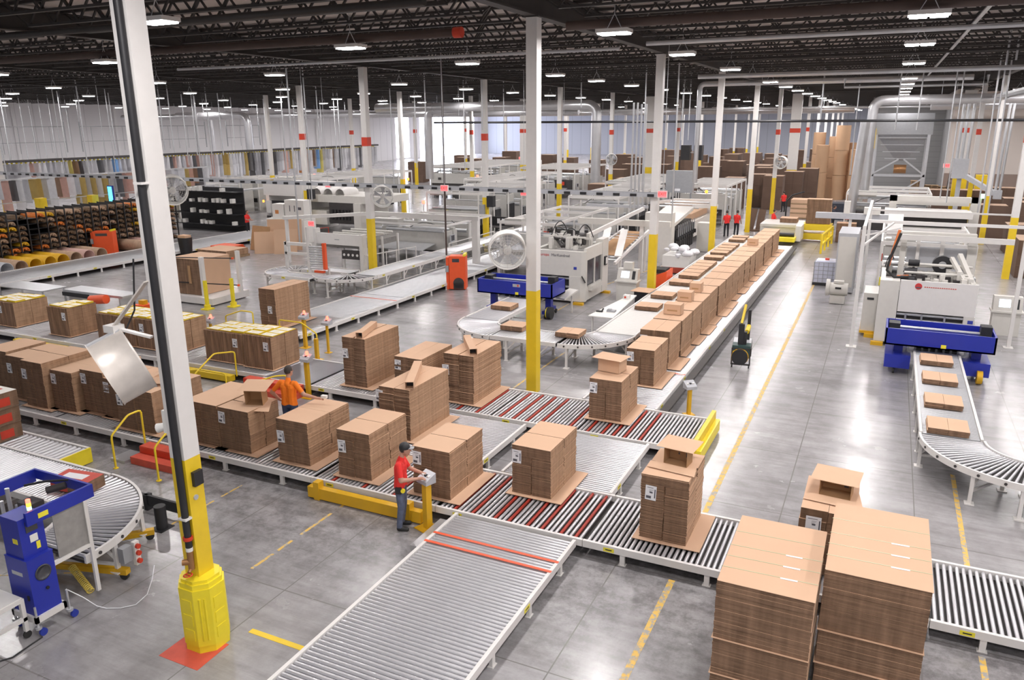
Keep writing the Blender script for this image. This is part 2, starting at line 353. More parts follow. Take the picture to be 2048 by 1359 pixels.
floor_line(32, -15.6, 5.8, -12.3, 7.6, .03); floor_line(33, -9.45, 14.1, -9.45, 24, .07); floor_line(34, -12.05, 26.4, -12.05, 31, .06)
B().hexa([Vector((-9.06,6.66,0)), Vector((-8.28,6.66,0)), Vector((-8.30,7.30,0)), Vector((-9.06,7.30,0))], 0, .005).obj('trim_40', 'red_floor')['kind'] = 'structure'
floor_line(41, -12.6, 32.2, -10.2, 45.0, .07)

# ---------------------------------------------------------------- roof steel
JP = 12.65/7
jb = B(); L = 14.5
jb.box(-L/2, L/2, -.07, .07, .62, .70); jb.box(-L/2+1.0, L/2-1.0, -.06, .06, 0, .06)
nz = 12; st = (L-2)/nz
for i in range(nz):
    x = -L/2+1+i*st; jb.bar((x, 0, .03), (x+st/2, 0, .66), .05); jb.bar((x+st/2, 0, .66), (x+st, 0, .03), .05)
jb.bar((-L/2, 0, .66), (-L/2+1, 0, .03), .04); jb.bar((L/2, 0, .66), (L/2-1, 0, .03), .04)
jme = jb.mesh('roof_joist', ['steel_dark'])
GX = [-96.4, -81.8, -67.2, -52.6, -38.0, -23.4, -8.8, 5.8, 20.4, 35.0]
bays = [('far-left bay', 2), ('third bay left', 3), ('second bay left', 4), ('first bay left', 5), ('middle bay', 6), ('right-hand bay', 7)]
rest = []
for bi in range(9):
    for r in range(0, 105):
        y = 0.9+JP*r; cx = (GX[bi]+GX[bi+1])/2
        bn = [n for n, k in bays if k == bi]
        if bn and r < 44 and not (y < 6 and bi < 4):
            o = link('roof_joist', jme, None, (cx, y, ZB+.02)); tag(o, f'dark open-web roof joist, {nth(r)} row back, {bn[0]} under the deck', 'roof joist', 'open-web roof joists')
        elif not (bi >= 7 and y > 91): rest.append((cx, y))
b = B()
for cx, y in rest:
    if y > 175: continue
    b.box(cx-L/2, cx+L/2, y-.07, y+.07, ZB+.64, ZB+.72); b.box(cx-L/2+1, cx+L/2-1, y-.06, y+.06, ZB+.02, ZB+.08)
    if y < 130:
        for i in range(nz): x = cx-L/2+1+i*st; b.bar((x, y, ZB+.05), (x+st/2, y, ZB+.66), .04); b.bar((x+st/2, y, ZB+.66), (x+st, y, ZB+.05), .04)
o = b.obj('roof_joist', 'steel_dark'); tag(o, 'distant rows of dark open-web roof joists under the deck', 'roof joists', None, 'stuff')
GNAME = {5.8: 'right-hand column line', -8.8: 'middle column line', -23.4: 'first column line left', -38.0: 'second column line left', -52.6: 'third column line left', -67.2: 'fourth column line left', -81.8: 'fifth column line left', 20.4: 'outer right column line'}
for x, nm in GNAME.items():
    g = thing('roof_girder', f'dark steel roof girder running back along the {nm}', 'girder', (x, 60, ZB), 0, 'roof girders')
    B().box(-.16, .16, -60, 115, 0, .04).obj('bottom_flange', 'steel_dark', g); B().box(-.03, .03, -60, 115, .04, .60).obj('web', 'steel_dark', g); B().box(-.16, .16, -60, 115, .60, .64).obj('top_flange', 'steel_dark', g)
# sprinkler and service pipes under the joists
def pipe(label, pts, r, m='rust_pipe', name='overhead_pipe', cat='pipe', group=None):
    o = B().tube(pts, r, 10).obj(name, m); return tag(o, label, cat, group)
def clampy(z): return z
pipe('thick brown sprinkler main crossing the ceiling from the left, red end cap', [(-60, 20.6, 10.12), (-11.6, 20.6, 10.12)], .13)
B().cyl((-11.6, 20.6, 10.12), (-11.35, 20.6, 10.12), .15).obj('end_cap', 'red', COL.objects['overhead_pipe'])
pipe('dark ceiling main crossing above the middle column to the right', [(-8.2, 20.7, 10.12), (30, 20.7, 10.12)], .12)
pipe('second dark pipe crossing the ceiling behind the first row of lamps', [(-7.6, 26.2, 10.1), (30, 25.4, 10.1)], .07, 'galv')
pipe('thin dark pipe along the ceiling at the near left', [(-50, 15.1, 10.1), (-9.2, 15.1, 10.1)], .09, 'steel_dark')
pipe('thin pipe along the ceiling right of the near column', [(-30, 27.4, 10.1), (-8.9, 27.4, 10.1)], .06, 'galv')
pipe('white pipe crossing the ceiling at the right', [(-9.3, 41.6, 9.85), (20, 41.6, 9.85)], .11, 'galv')
pipe('small white pipe loop hanging under the ceiling right of centre', [(-3.0, 52.6, 10.1), (-3.0, 52.6, 9.6), (4.4, 52.6, 9.6), (4.4, 52.6, 10.1)], .07, 'galv')
pipe('black wiring pipe crossing the hall at eye level, right half', [(-30, 50, 7.72), (20, 50, 7.62)], .075, 'black')
for k in range(6): tag(B().cyl((-28+8*k, 50.09, 7.7), (-28+8*k, 50.09, 11.05), .012, n=6).obj('pipe_hanger', 'galv'), f'{nth(k)} thin rod from the left holding the black wiring pipe', 'rod')
pipe('pale pipe crossing the far hall above the black wiring pipe', [(-75, 88, 9.0), (20, 88, 9.0)], .12, 'galv')
for i, y in enumerate((33.8, 46.5, 59.2, 71.8)): pipe(f'thin white pipe along the ceiling, {nth(i)} behind the middle columns', [(-60, y, 10.05), (25, y, 10.05)], .05, 'steel_dark', group='ceiling branch pipes')
t = mk('cable_tray', 'silver ladder cable tray running back along the right side under the ceiling', 'cable tray', [('side_rail', 'galv', [('b', 5.2, 5.26, 30, 78, 9.0, 9.12)]), ('side_rail', 'galv', [('b', 6.1, 6.16, 30, 78, 9.0, 9.12)]), ('rungs', 'galv', [('b', 5.26, 6.1, 30+.6*k, 30.08+.6*k, 9.02, 9.06) for k in range(80)])], (0,0,0))
tag(B().bar((1.75, 18, 10.24), (1.35, 64, 10.24), .10, .04).obj('conduit_strip', 'galv'), 'bright conduit strip running back along the ceiling at the right', 'conduit')

# ---------------------------------------------------------------- columns
def column(x, y, label, w=.31, top=ZB, red=None, yel=3.05, cap=True, dx=None):
    dx = dx or w
    t = thing('steel_column', label, 'column', (x, y, 0), 0, 'white steel columns with yellow bases')
    B().box(-dx/2, dx/2, -w/2, w/2, yel, top).obj('shaft', 'white_paint', t); B().box(-dx/2, dx/2, -w/2, w/2, 0, yel).obj('yellow_base', 'yellow', t)
    if cap: B().box(-dx/2-.08, dx/2+.08, -w/2-.08, w/2+.08, top-.03, top).obj('cap_plate', 'steel_dark', t)
    if red: B().box(-dx/2-.012, dx/2+.012, -w/2-.012, w/2+.012, red, red+.42).obj('red_band', 'red', t)
    return t
CY = [7.2+12.65*k for k in range(13)]
lines = [(-8.8, 'middle column line'), (-23.4, 'first column line left'), (-38.0, 'second column line left'), (-52.6, 'third column line left'), (5.8, 'right-hand column line'), (20.4, 'outer right column line')]
COLS = {}
for x, nm in lines:
    for k, y in enumerate(CY):
        if x < -30 and k < 2 and x < -40: continue
        if x >= 5.7 and y > 92: continue
        if x > 5 and k < 3: continue
        if x <= -23 and k < 1: continue
        wide = k == 6 and x > -50
        lab = f'white steel column with yellow base, {nth(k)} back in the {nm}'
        if x == -8.8 and k == 0: lab = 'tall near column with black downpipe, yellow lower part and guard'
        if x == -8.8 and k == 1: lab = 'white and yellow column at the picture centre behind the roller conveyor'
        if wide: lab = f'broad white column with red band, far back in the {nm}'
        near = x == -8.8 and k == 0
        COLS[(x,k)] = column(-8.70 if near else x, 7.28 if near else y, lab, .28 if near else .31, red=(6.6 if k in (2,3,5,6,7) else None) if x != -8.8 or k > 3 else None, dx=.95 if wide else None)
for x_ in (-38.0, -23.4): B().box(.17, .62, -.2, .2, 2.45, 3.15).obj('black_box', 'black', COLS[(x_, 3)])
B().box(-.3, .05, -.36, -.157, 1.9, 2.6).obj('grey_box', 'grey_box', COLS[(-23.4, 3)])
# near column fittings
c = COLS[(-8.8, 0)]
dp = B().tube([(.075, -.197, 1.95), (.075, -.197, 10.3)], .052, 12).obj('downpipe', 'black', c)
for z in (2.15, 6.9): B().box(-.0, .15, -.26, -.14, z, z+.03).obj('pipe_clip', 'white_paint', dp)
v = B().cyl((.075, -.2, 1.34), (.075, -.2, 1.66), .045).cyl((.075, -.2, 1.46), (-.02, -.27, 1.46), .045).cyl((.075, -.2, 1.36), (.10, -.28, 1.33), .025).obj('valve', 'bronze', c)
B().lathe((.10, -.30, 1.30), [(.055, -.008), (.07, 0), (.055, .008), (.045, 0), (.055, -.008)], 16, axis='z').bar((.045, -.30, 1.30), (.155, -.30, 1.30), .012).obj('hand_wheel', 'red', v)
B().cyl((.075, -.197, 1.82), (.075, -.197, 1.87), .07).obj('flange', 'red', v); B().cyl((.075, -.197, 1.70), (.075, -.197, 1.95), .05).obj('lower_pipe', 'black', v); B().cyl((.075, -.197, 1.64), (.075, -.197, 1.70), .052).obj('coupling', 'plastic_white', v)
bx = B().box(.142, .20, -.06, .10, 2.62, 2.84).obj('switch_box', 'black', c); B().cyl((.142, -.03, 2.44), (.16, -.03, 2.44), .04).obj('round_plate', 'grey_panel', c)
h = B().box(-.20, -.142, -.14, .02, 3.42, 3.76).obj('emergency_lamp', 'plastic_white', c); B().cyl((-.2, -.06, 3.5), (-.34, -.12, 3.46), .05, .07).obj('lamp_head', 'plastic_white', h)
# guard around the column foot
b = B(); o8 = [(-.31,-.14),(-.14,-.31),(.14,-.31),(.31,-.14),(.31,.14),(.14,.31),(-.14,.31),(-.31,.14)]
sc8 = lambda k: [(p[0]*k, p[1]*k) for p in o8]
b.hexa(sc8(.96), 0.005, .12); b.hexa(o8, .12, 1.06); b.hexa(sc8(.93), 1.06, 1.14); b.hexa(sc8(.84), 1.14, 1.19)
for k in (-.035, .035): b.bar((.228+k*.707, -.228+k*.707, .22), (.228+k*.707, -.228+k*.707, .92), .03, .03)
for z in (.30, .55, .80):
    b.box(-.09, .09, -.318, -.30, z-.09, z+.09); b.box(.30, .318, -.09, .09, z-.09, z+.09)
g = b.obj('column_guard', 'bright_yellow', None, (-8.66, 7.25, 0)); tag(g, 'yellow plastic column guard around the foot of the near column', 'column guard')
for i, (x, k) in enumerate(((5.8, 5),)):
    g = B().hexa([(p[0]*1.3, p[1]*1.3) for p in o8], .005, 1.2).obj('column_guard', 'yellow', None, (x, CY[k], 0)); tag(g, 'yellow guard around a far right-hand column foot', 'column guard')

# ---------------------------------------------------------------- lamps
def make_lamp(label):
    t = thing('high_bay_lamp', label, 'ceiling lamp', (0,0,0), 0, 'lit high-bay lamps')
    B().box(-.42, .42, -.26, .26, .035, .13).obj('housing', 'white_paint', t)
    B().box(-.38, -.03, -.22, .22, 0, .034).obj('lens', 'lens', t); B().box(.03, .38, -.22, .22, 0, .034).obj('lens', 'lens', t)
    B().bar((-.2, 0, .13), (0, 0, .5), .015).bar((.2, 0, .13), (0, 0, .5), .015).bar((0, 0, .48), (0, 0, 1.26), .015).obj('hanger', 'galv', t)
    return t
LX = [(15.2, 'outer right'), (8.0, 'right'), (0.4, 'first right'), (-6.75, 'middle'), (-15.0, 'first left'), (-26.0, 'second left'), (-36.0, 'third left'), (-45.6, 'fourth left'), (-56, 'fifth left'), (-66, 'sixth left'), (-77, 'seventh left'), (-88, 'eighth left')]
LYS = {-26.0: [13.3, 20.5, 29.3, 39.6, 47.6], -36.0: [13.3, 22.9, 31.4, 41.2, 50], -45.6: [13, 22, 32.2, 42.5, 52]}
LY = [-8, -1, 6.2, 13.3, 20.3, 27.6, 36.4, 42.3, 48.8]
lamp0 = None; ld = bpy.data.lights.new('lamp_light', 'AREA'); ld.shape = 'RECTANGLE'; ld.size = .8; ld.size_y = .5; ld.energy = LAMP_W; ld.color = (1.0, .955, .945); ld.spread = PI
ldf = bpy.data.lights.new('lamp_light_far', 'AREA'); ldf.shape = 'RECTANGLE'; ldf.size = .8; ldf.size_y = .5; ldf.energy = LAMP_W*2.0; ldf.color = (1.0, .96, .955)
ldl = ld.copy(); ldl.energy = LAMP_W*.90
for x, rn in LX:
    ys = list(LYS.get(x, LY if x > 0 else [5.0]+LY[3:] if x > -10 else LY[3:]));  # front lamp of the middle row is unseen, added to brighten column and foreground
    while ys[-1] < 100: ys.append(ys[-1]+7.2)
    while ys[-1] < 170: ys.append(ys[-1]+12)
    for k, y in enumerate(ys):
        if x > 5 and y > 90: continue
        if x > 30: continue
        lab = f'lit high-bay lamp, {nth(k)} back in the {rn} ceiling row'
        if lamp0 is None: lamp0 = make_lamp(lab); lamp0.location = (x, y, 9.8)
        else: copy_thing(lamp0, (x, y, 9.8), lab)
        far = y > 100
        lo = bpy.data.objects.new('lamp_light', ldf if far else ldl if x < -10 and y < 38 else ld); COL.objects.link(lo); lo.location = (x, y, 9.78)
# lit edges on the far-left daylight opening and a bright door
# ---------------------------------------------------------------- ducts
def duct(label, pts, r, rings=True, m='duct'):
    t = thing('ventilation_duct', label, 'duct', pts[0])
    o = Vector(pts[0]); q = [Vector(p)-o for p in pts]
    # round the elbows
    out = [q[0]]
    for i in range(1, len(q)-1):
        a = (q[i-1]-q[i]).normalized(); c = (q[i+1]-q[i]).normalized(); R_ = r*2.2; A, C = q[i]+a*R_, q[i]+c*R_
        for k in range(7): u = k/6; out.append((A*(1-u)**2)+(q[i]*2*u*(1-u))+(C*u*u))
    out.append(q[-1])
    B().tube(out, r, 16).obj('pipe_run', m, t)
    for a, c in zip(q, q[1:]):
        if abs((c-a).z) < .5:
            n = max(2, int((c-a).length/6)); b = B()
            for k in range(n): g = a+(c-a)*((k+.5)/n); b.cyl((g.x, g.y, g.z+r*.9), (g.x, g.y, 11.06-o.z), .014, n=5)
            b.obj('hanger_rods', 'galv', t)
    if rings:
        for a, c in zip(q, q[1:]):
            n = max(1, int((c-a).length/3.5)); d = (c-a).normalized()
            for k in range(1, n+1):
                p = a+(c-a)*(k/(n+1)); B().cyl(p-d*.05, p+d*.05, r*1.06, n=16).obj('collar', m, t)
    return t
p = PY(1192, 300, 66); q = PY(1010, 215, 66)
duct('large silver duct elbow dropping behind the centre column', [(q.x-14, 66, 9.15), (p.x, 66, 9.15), (p.x, 66, 2.6)], .42)
p = PY(858, 300, 70); duct('silver duct dropping in front of the bright doorway', [(p.x+4.5, 70, 9.0), (p.x, 70, 9.0), (p.x, 70, 2.2)], .42)
p = PY(500, 300, 64); duct('silver duct dropping at the left before the white wall', [(p.x-10, 64, 8.6), (p.x, 64, 8.6), (p.x, 64, 2.4)], .38)
p = PY(428, 300, 80); duct('thin pale duct dropping left of the hanging plates', [(p.x-12, 80, 8.6), (p.x, 80, 8.6), (p.x, 80, 2.5)], .22)
p = PY(1392, 320, 55); duct('tall slim silver pipe with elbow rising over the middle machines', [(p.x+16, 55, 10.1), (p.x, 55, 10.1), (p.x, 55, 3.6)], .17)
p = PY(1735, 320, 58); duct('broad silver duct with ribbed elbow beside the hopper', [(14, 58, 8.95), (p.x, 58, 8.95), (p.x, 58, 2.6)], .30)
p = PY(1712, 400, 56); duct('straight silver duct standing left of the ribbed duct', [(p.x+.05, 56, 7.6), (p.x-.25, 56, 1.8)], .30, False)
duct('long silver duct crossing the whole far hall under the ceiling', [(-78, 92, 8.85), (-4, 92, 8.85)], .36)
duct('long silver duct crossing the far left hall', [(-92, 74, 8.7), (-28, 74, 8.7)], .30)
duct('second silver duct crossing at the far right', [(2.5, 76, 8.9), (24, 76, 8.9)], .40)
for i, (px, top, bot, Y) in enumerate(((1268, 205, 400, 40), (1276, 205, 400, 40), (1284, 208, 400, 40), (1293, 208, 395, 40))):
    a = PY(px, top, Y); pipe(f'{nth(i)} of four slim silver riser pipes beside the broad column', [(a.x, Y, 3.2), (a.x, Y, a.z)], .05, 'galv', 'riser_pipe')
# thin drops and hangers from the ceiling, left to right
drops = [(8,175,330,52),(26,180,345,50),(40,185,420,48),(62,180,350,52),(80,185,350,55),(100,185,350,55),(118,190,345,55),(142,195,285,58),(185,190,390,45),(196,190,470,38),(330,180,300,45),(348,170,300,45),(378,190,330,52),(395,190,310,52),(428,185,350,50),(447,165,310,52),(497,120,0,45),(573,225,345,55),(578,225,395,52),(600,118,490,33),(624,175,400,36),(640,140,300,48),(675,215,330,60),(684,215,345,60),(788,190,370,55),(834,200,335,60),(852,140,260,45),(893,140,510,33),(930,140,340,50),(965,140,260,45),(1008,165,300,60),(1162,165,215,52),(1284,117,380,45),(1344,130,430,40),(1362,180,280,60),(1376,180,280,60),(1640,165,250,55),(1700,170,350,60),(1790,140,260,48),(1833,170,260,52),(1880,200,395,52),(1892,200,405,52),(1955,170,425,46),(1965,170,430,46),(1975,170,430,46),(2012,75,130,36),(2032,60,120,36)]
for i, (px, t_, b_, Y) in enumerate(drops):
    if b_ == 0: continue
    a = PY(px, b_, Y); pipe(f'{nth(i)} thin vertical conduit hanging from the ceiling, counted from the left', [(a.x, Y, a.z), (a.x, Y, 11.06)], .038 if px not in (893, 600) else .045, 'galv' if px != 893 else 'rust_pipe', 'conduit_drop', 'conduit', 'ceiling conduit drops')
# guard rail of grey panels with black blocks across the hall
t = thing('signal_rail', 'long grey overhead rail with black blocks crossing the left hall', 'overhead rail', (-34, 32.25, 4.62))
B().box(-30, 25.6, -.05, .05, 0, .17).obj('rail', 'grey_panel', t); B().box(-30, 25.6, -.02, .02, .17, .20).obj('rail_lip', 'grey_box', t)
for k in range(74): B().box(-29.8+.75*k, -29.52+.75*k, -.09, -.05, .02, .13).obj('block', 'black', t)
def exit_sign(px, py, Y, i, where):
    a = PY(px, py, Y); t = thing('exit_sign', f'glowing red exit sign {where}', 'exit sign', a)
    B().box(-.20, .20, -.03, .03, -.14, .14).obj('housing', 'plastic_white', t); B().box(-.18, .18, -.036, -.03, -.12, .12).obj('face', 'exit_red', t)
    if Y < 82: B().cyl((0, 0, .14), (0, 0, 11.05-a.z), .012, n=6).obj('stem', 'galv', t)
    text('lettering', 'EXIT', .17, 'red', t, (0, -.04, 0), (PI/2, 0, 0))
for i, e in enumerate(((623, 447, 32.4, 'above the pale machine front left of centre'), (656, 370, 40, 'high above the left printing line'), (889, 376, 31.5, 'beside the brown hanging pole'), (1048, 386, 40, 'hanging left of the centre column'), (1325, 388, 31.8, 'at the right end of the grey overhead rail'), (46, 424, 40, 'above the die rack at far left'), (1041, 316, 83.0, 'on the broad column far left of centre'), (1291, 320, 83.0, 'on the broad column near the riser pipes'), (1579, 324, 83.0, 'on the broad column before the paper rolls'), (1893, 331, 60, 'beside the chute right of the hopper'))):
    exit_sign(e[0], e[1], e[2], i, e[3])

# ---------------------------------------------------------------- drum fans
def drum_fan(label, loc, rz, rx, R_=.5, depth=.42, arms=()):
    t = thing('drum_fan', label, 'fan', loc); 
    e = t; e.rotation_euler = (rx, 0, rz)
    B().lathe((0,0,0), [(R_*1.04, -depth/2), (R_, -depth/2+.03), (R_, depth/2-.03), (R_*1.04, depth/2), (R_*.97, depth/2), (R_*.965, -depth/2), (R_*1.04, -depth/2)], 32, axis='y').obj('drum', 'fan_metal' if R_ == .4701 else 'plastic_white', t)
    b = B(); 
    for y in (-depth/2+.01, depth/2-.01):
        for k in range(1, 7): b.lathe((0, y, 0), [(R_*k/6.4-.004, -.004), (R_*k/6.4+.004, 0), (R_*k/6.4-.004, .004), (R_*k/6.4-.004, -.004)], 28, axis='y')
        for k in range(12): a = PI*k/6; b.bar((0, y, 0), (R_*math.cos(a), y, R_*math.sin(a)), .008)
    b.obj('grille', 'fan_grille', t)
    b = B()
    for k in range(5):
        a = 2*PI*k/5; c, s_ = math.cos(a), math.sin(a); c2, s2 = math.cos(a+.5), math.sin(a+.5)
        b.quad((.1*c, -.05, .1*s_), (R_*.9*c, -.06, R_*.9*s_), (R_*.9*c2, .06, R_*.9*s2), (.1*c2, .05, .1*s2))
    b.obj('blades', 'grey_panel', t); B().cyl((0, -.16, 0), (0, .14, 0), .11, n=16).obj('motor', 'plastic_white', t)
    return t
f = drum_fan('white drum fan bracketed to the left of the centre column', (-9.30, 19.2, 4.27), .50, .12, .5)
for z0, z1 in ((.44, .3), (-.38, -.3)): B().bar((.1, .2, z0), (.62, .52, z1), .04).obj('bracket', 'white_paint', f)
f = drum_fan('near pale metal drum fan tilted down beside the near column', (-9.30, 6.93, 4.42), -.519, .383, .4701, .48)
def world_part(par, rot, b, name, m):
    from mathutils import Euler
    mi = (Matrix.Translation(par.location) @ Euler(rot).to_matrix().to_4x4()).inverted(); b.v = [tuple(mi @ Vector(v)) for v in b.v]; return b.obj(name, m, par)
RF = (.383, 0, -.519)
world_part(f, RF, B().bar((-9.36, 6.95, 4.98), (-8.80, 7.10, 5.62), .10, .02), 'bracket', 'fan_metal')
world_part(f, RF, B().bar((-9.36, 6.95, 4.96), (-8.86, 7.12, 4.84), .07, .03), 'bracket', 'white_paint')
world_part(f, RF, B().box(-9.47, -9.27, 6.86, 7.04, 4.90, 5.0), 'mount_plate', 'white_paint')
world_part(f, RF, B().tube([(-9.4, 6.9, 4.98), (-9.45, 6.95, 4.75), (-9.3, 7.0, 4.8), (-9.1, 7.1, 5.2), (-9.05, 7.15, 5.9)], .012, 6), 'power_cable', 'black')
B().box(-.05, .05, -.24, .24, .462, .480).obj('strip', 'grey_panel', f)
f = drum_fan('drum fan on the first left column behind the near column', (-22.2, 19.45, 5.5), .9, .1, .48, .5)
world_part(f, (.1, 0, .9), B().bar((-22.2, 19.45, 5.5), (-23.3, 19.8, 5.5), .05).bar(((-22.2, 19.45, 5.5))[:2]+(((-22.2, 19.45, 5.5))[2]+.4,), ((-23.3, 19.8, 5.5))[:2]+(((-23.3, 19.8, 5.5))[2]+.6,), .04), 'bracket', 'white_paint')
f = drum_fan('drum fan high on the column left of centre', (-22.25, 32.0, 4.25), .55, .1, .5, .5)
world_part(f, (.1, 0, .55), B().bar((-22.25, 32.0, 4.25), (-23.3, 32.4, 4.25), .05).bar(((-22.25, 32.0, 4.25))[:2]+(((-22.25, 32.0, 4.25))[2]+.4,), ((-23.3, 32.4, 4.25))[:2]+(((-23.3, 32.4, 4.25))[2]+.6,), .04), 'bracket', 'white_paint')
f = drum_fan('small distant drum fan beside the slim far column', (-23.2, 70, 4.4), .3, .1, .5)
world_part(f, (.1, 0, .3), B().bar((-23.2, 70, 4.4), (-23.3, 70.3, 4.4), .05).bar(((-23.2, 70, 4.4))[:2]+(((-23.2, 70, 4.4))[2]+.4,), ((-23.3, 70.3, 4.4))[:2]+(((-23.3, 70.3, 4.4))[2]+.6,), .04), 'bracket', 'white_paint')
f = drum_fan('distant drum fan left of the broad yellow column', (-8.3, 70, 4.35), -.2, .1, .5)
world_part(f, (.1, 0, -.2), B().bar((-8.3, 70, 4.35), (-8.7, 70.3, 4.35), .05).bar(((-8.3, 70, 4.35))[:2]+(((-8.3, 70, 4.35))[2]+.4,), ((-8.7, 70.3, 4.35))[:2]+(((-8.7, 70.3, 4.35))[2]+.6,), .04), 'bracket', 'white_paint')
# ================================================================ conveyors
ROLLER = {}
def roller_me(L, r, m):
    k = (round(L, 3), r, m)
    if k not in ROLLER:
        b = B().cyl((-L/2, 0, 0), (L/2, 0, 0), r, n=10); b.cyl((-L/2-.03, 0, 0), (L/2+.03, 0, 0), .010, n=6); ROLLER[k] = b.mesh('roller', [m])
    return ROLLER[k]
def conveyor(label, x0, x1, y0, y1, z=.32, travel='x', red=(), pitch=.095, r=.031, ind=True, legs=1.5, group='roller conveyor sections', rail_m='white_paint', stickers=True, tape=(), tall=False, name='roller_conveyor', railh=.13, bed='roller', ends=False):
    """straight section; rollers lie across the travel direction"""
    cx, cy = (x0+x1)/2, (y0+y1)/2; L = (x1-x0) if travel == 'x' else (y1-y0); W = (y1-y0) if travel == 'x' else (x1-x0)
    t = thing(name, label, 'conveyor', (cx, cy, 0), 0 if travel == 'x' else PI/2, group)
    sx = 1
    for s in (-1, 1):
        B().box(-L/2+.004, L/2-.004, s*(W/2-.03)-.03, s*(W/2-.03)+.03, z-railh+.02, z+.022).obj('side_rail', rail_m, t)
    n = int(L/pitch); off = (L-n*pitch)/2+pitch/2
    if ind:
        for i in range(n):
            mt = 'roller_red' if i in red else bed; o = link('roller', roller_me(W-.14, r, mt), t, (-L/2+off+i*pitch, 0, z-r+.002), PI/2)
            if mt == 'roller_red': o['label'] = 'red rubber-sleeved roller'
    else:
        b = B()
        for i in range(n): x = -L/2+off+i*pitch; b.cyl((x, -W/2+.07, z-r), (x, W/2-.07, z-r), r, n=6, caps=False)
        b.obj('roller_bed', bed, t)
    B().box(-L/2+.01, L/2-.01, -W/2+.06, W/2-.06, z-railh+.0, z-railh+.02).obj('dark_undersheet', 'steel_dark', t)
    lz = z-railh+.02
    k = max(1, round(L/legs))
    for i in range(k):
        x = -L/2+(i+.5)*L/k
        for s in (-1, 1):
            b = B().box(x-.045, x+.045, s*(W/2-.05)-.03, s*(W/2-.05)+.03, .012, lz).box(x-.07, x+.07, s*(W/2-.05)-.05, s*(W/2-.05)+.05, 0, .012)
            if tall: b.bar((x+.03, s*(W/2-.05), lz-.30), (x+.33, s*(W/2-.05), lz), .035)
            b.obj('leg', rail_m, t)
        if tall: B().box(x-.02, x+.02, -W/2+.05, W/2-.05, .22, .26).obj('cross_brace', rail_m, t)
    if stickers:
        for i in range(max(1, int(L/2.6))):
            for s in (-1, 1):
                x = -L/2+.5+i*2.6; y = s*(W/2+.001)
                B().box(x-.10, x+.10, y-.004, y+.004, z-.095, z-.02).box(x-.06, x+.06, y-.006, y+.006, z-.066, z-.045, 1).obj('warning_sticker', ['sticker', 'black'], t)
    for x in tape: B().box(x-L/2-.03, x-L/2+.03, -W/2+.004, W/2-.004, z+.023, z+.028).obj('red_tape', 'red_tape', t)
    return t
def inner_legs_only(t): pass
ZR = .32
# front cross conveyor
secs = [(-21.9,-19.0,'far left end'), (-18.995,-15.5,'below the tilted fan'), (-13.85,-10.5,'left of the man in red'), (-10.495,-7.4,'behind the yellow floor beam'), (-7.395,-4.3,'with red rollers beside the man in red'), (-4.295,-1.3,'under the right-hand carton stack'), (-1.295,1.3,'behind the big foreground stacks'), (1.305,4.2,'at the right edge of the picture')]
REDS = {4: (3, 7, 12, 15, 19, 22, 26, 29), 3: (4, 12, 20, 27)}
for i, (a, c, w_) in enumerate(secs):
    t = conveyor(f'front cross roller conveyor section {w_}', a, c, 11.90, 13.86, ZR, 'x', REDS.get(i, ()), pitch=.098 if i >= 3 else .11)
t = conveyor('dark weighing section of the front cross conveyor behind the red step', -15.49, -13.855, 11.90, 13.86, ZR, 'x', bed='belt', stickers=False)
# near spur running to the bottom of the picture
conveyor('near roller conveyor running out of the bottom, two red tape lines', -6.90, -4.40, 6.6, 11.86, ZR, 'y', pitch=.088, r=.036, tape=(4.42, 4.10), legs=1.3, group='near spur conveyor')
conveyor('lowest visible section of the near roller conveyor at the bottom edge', -6.90, -4.40, 3.6, 6.59, ZR, 'y', pitch=.088, r=.036, legs=1.3, group='near spur conveyor')
# links between the two cross conveyors
conveyor('bright link roller conveyor between the two red-roller cross conveyors', -6.93, -4.40, 13.90, 16.70, ZR, 'y', pitch=.088, group='link conveyors')
conveyor('link roller conveyor under the tall narrow stack left of centre', -10.15, -7.55, 13.90, 16.62, ZR, 'y', pitch=.088, group='link conveyors')
# second cross conveyor
secs = [(-14.6,-11.5,'under the tall stack behind the orange shirt'), (-11.49,-8.7,'under the two tall stacks left of the centre column'), (-8.69,-6.3,'with red rollers at the centre column foot'), (-6.29,-3.42,'with the stack topped by an open box')]
for i, (a, c, w_) in enumerate(secs):
    conveyor(f'second cross roller conveyor section {w_}', a, c, 16.74, 18.94, ZR, 'x', {1: (18, 24), 2: (2, 6, 10, 14, 22), 3: (2, 6, 9, 12, 16)}.get(i, ()), group='second cross conveyor sections')
t = conveyor('dark flat scale plate section right of the yellow-topped cartons', -16.3, -14.61, 16.74, 18.94, ZR, 'x', ind=False, stickers=False, group='second cross conveyor sections')
B().box(-.84, .84, -1.0, 1.0, ZR+.003, ZR+.012).obj('scale_plate', 'belt', t)
for i, (a, c, w_) in enumerate(((-31.5,-27.6,'far left under the first yellow-topped stack'), (-27.59,-24.5,'under the second yellow-topped stack'), (-24.49,-20.4,'behind the tilted fan'), (-20.39,-16.31,'under the yellow-topped stack beside the orange shirt'))):
    conveyor(f'left cross conveyor section {w_}', a, c, 16.90, 18.94, ZR, 'x', ind=i == 3, pitch=.11, group='left cross conveyor sections')
for i, (a, c, w_) in enumerate(((-27.9,-25.2,'behind the far left stacks'), (-20.0,-17.5,'right of the near column'))):
    B().box(a, c, 16.62, 16.84, .06, .24).obj('floor_beam', 'yellow')
    tag(COL.objects[-1], f'yellow guard beam on the floor {w_}', 'guard beam')
t = thing('end_stop', 'yellow end stop at the right end of the second cross conveyor', 'end stop', (-3.36, 17.85, 0))
B().box(-.05, .05, -1.12, 1.12, .10, .56).obj('stop_plate', 'yellow', t); B().box(.05, .16, -1.12, 1.12, .06, .34).obj('bumper', 'bright_yellow', t)
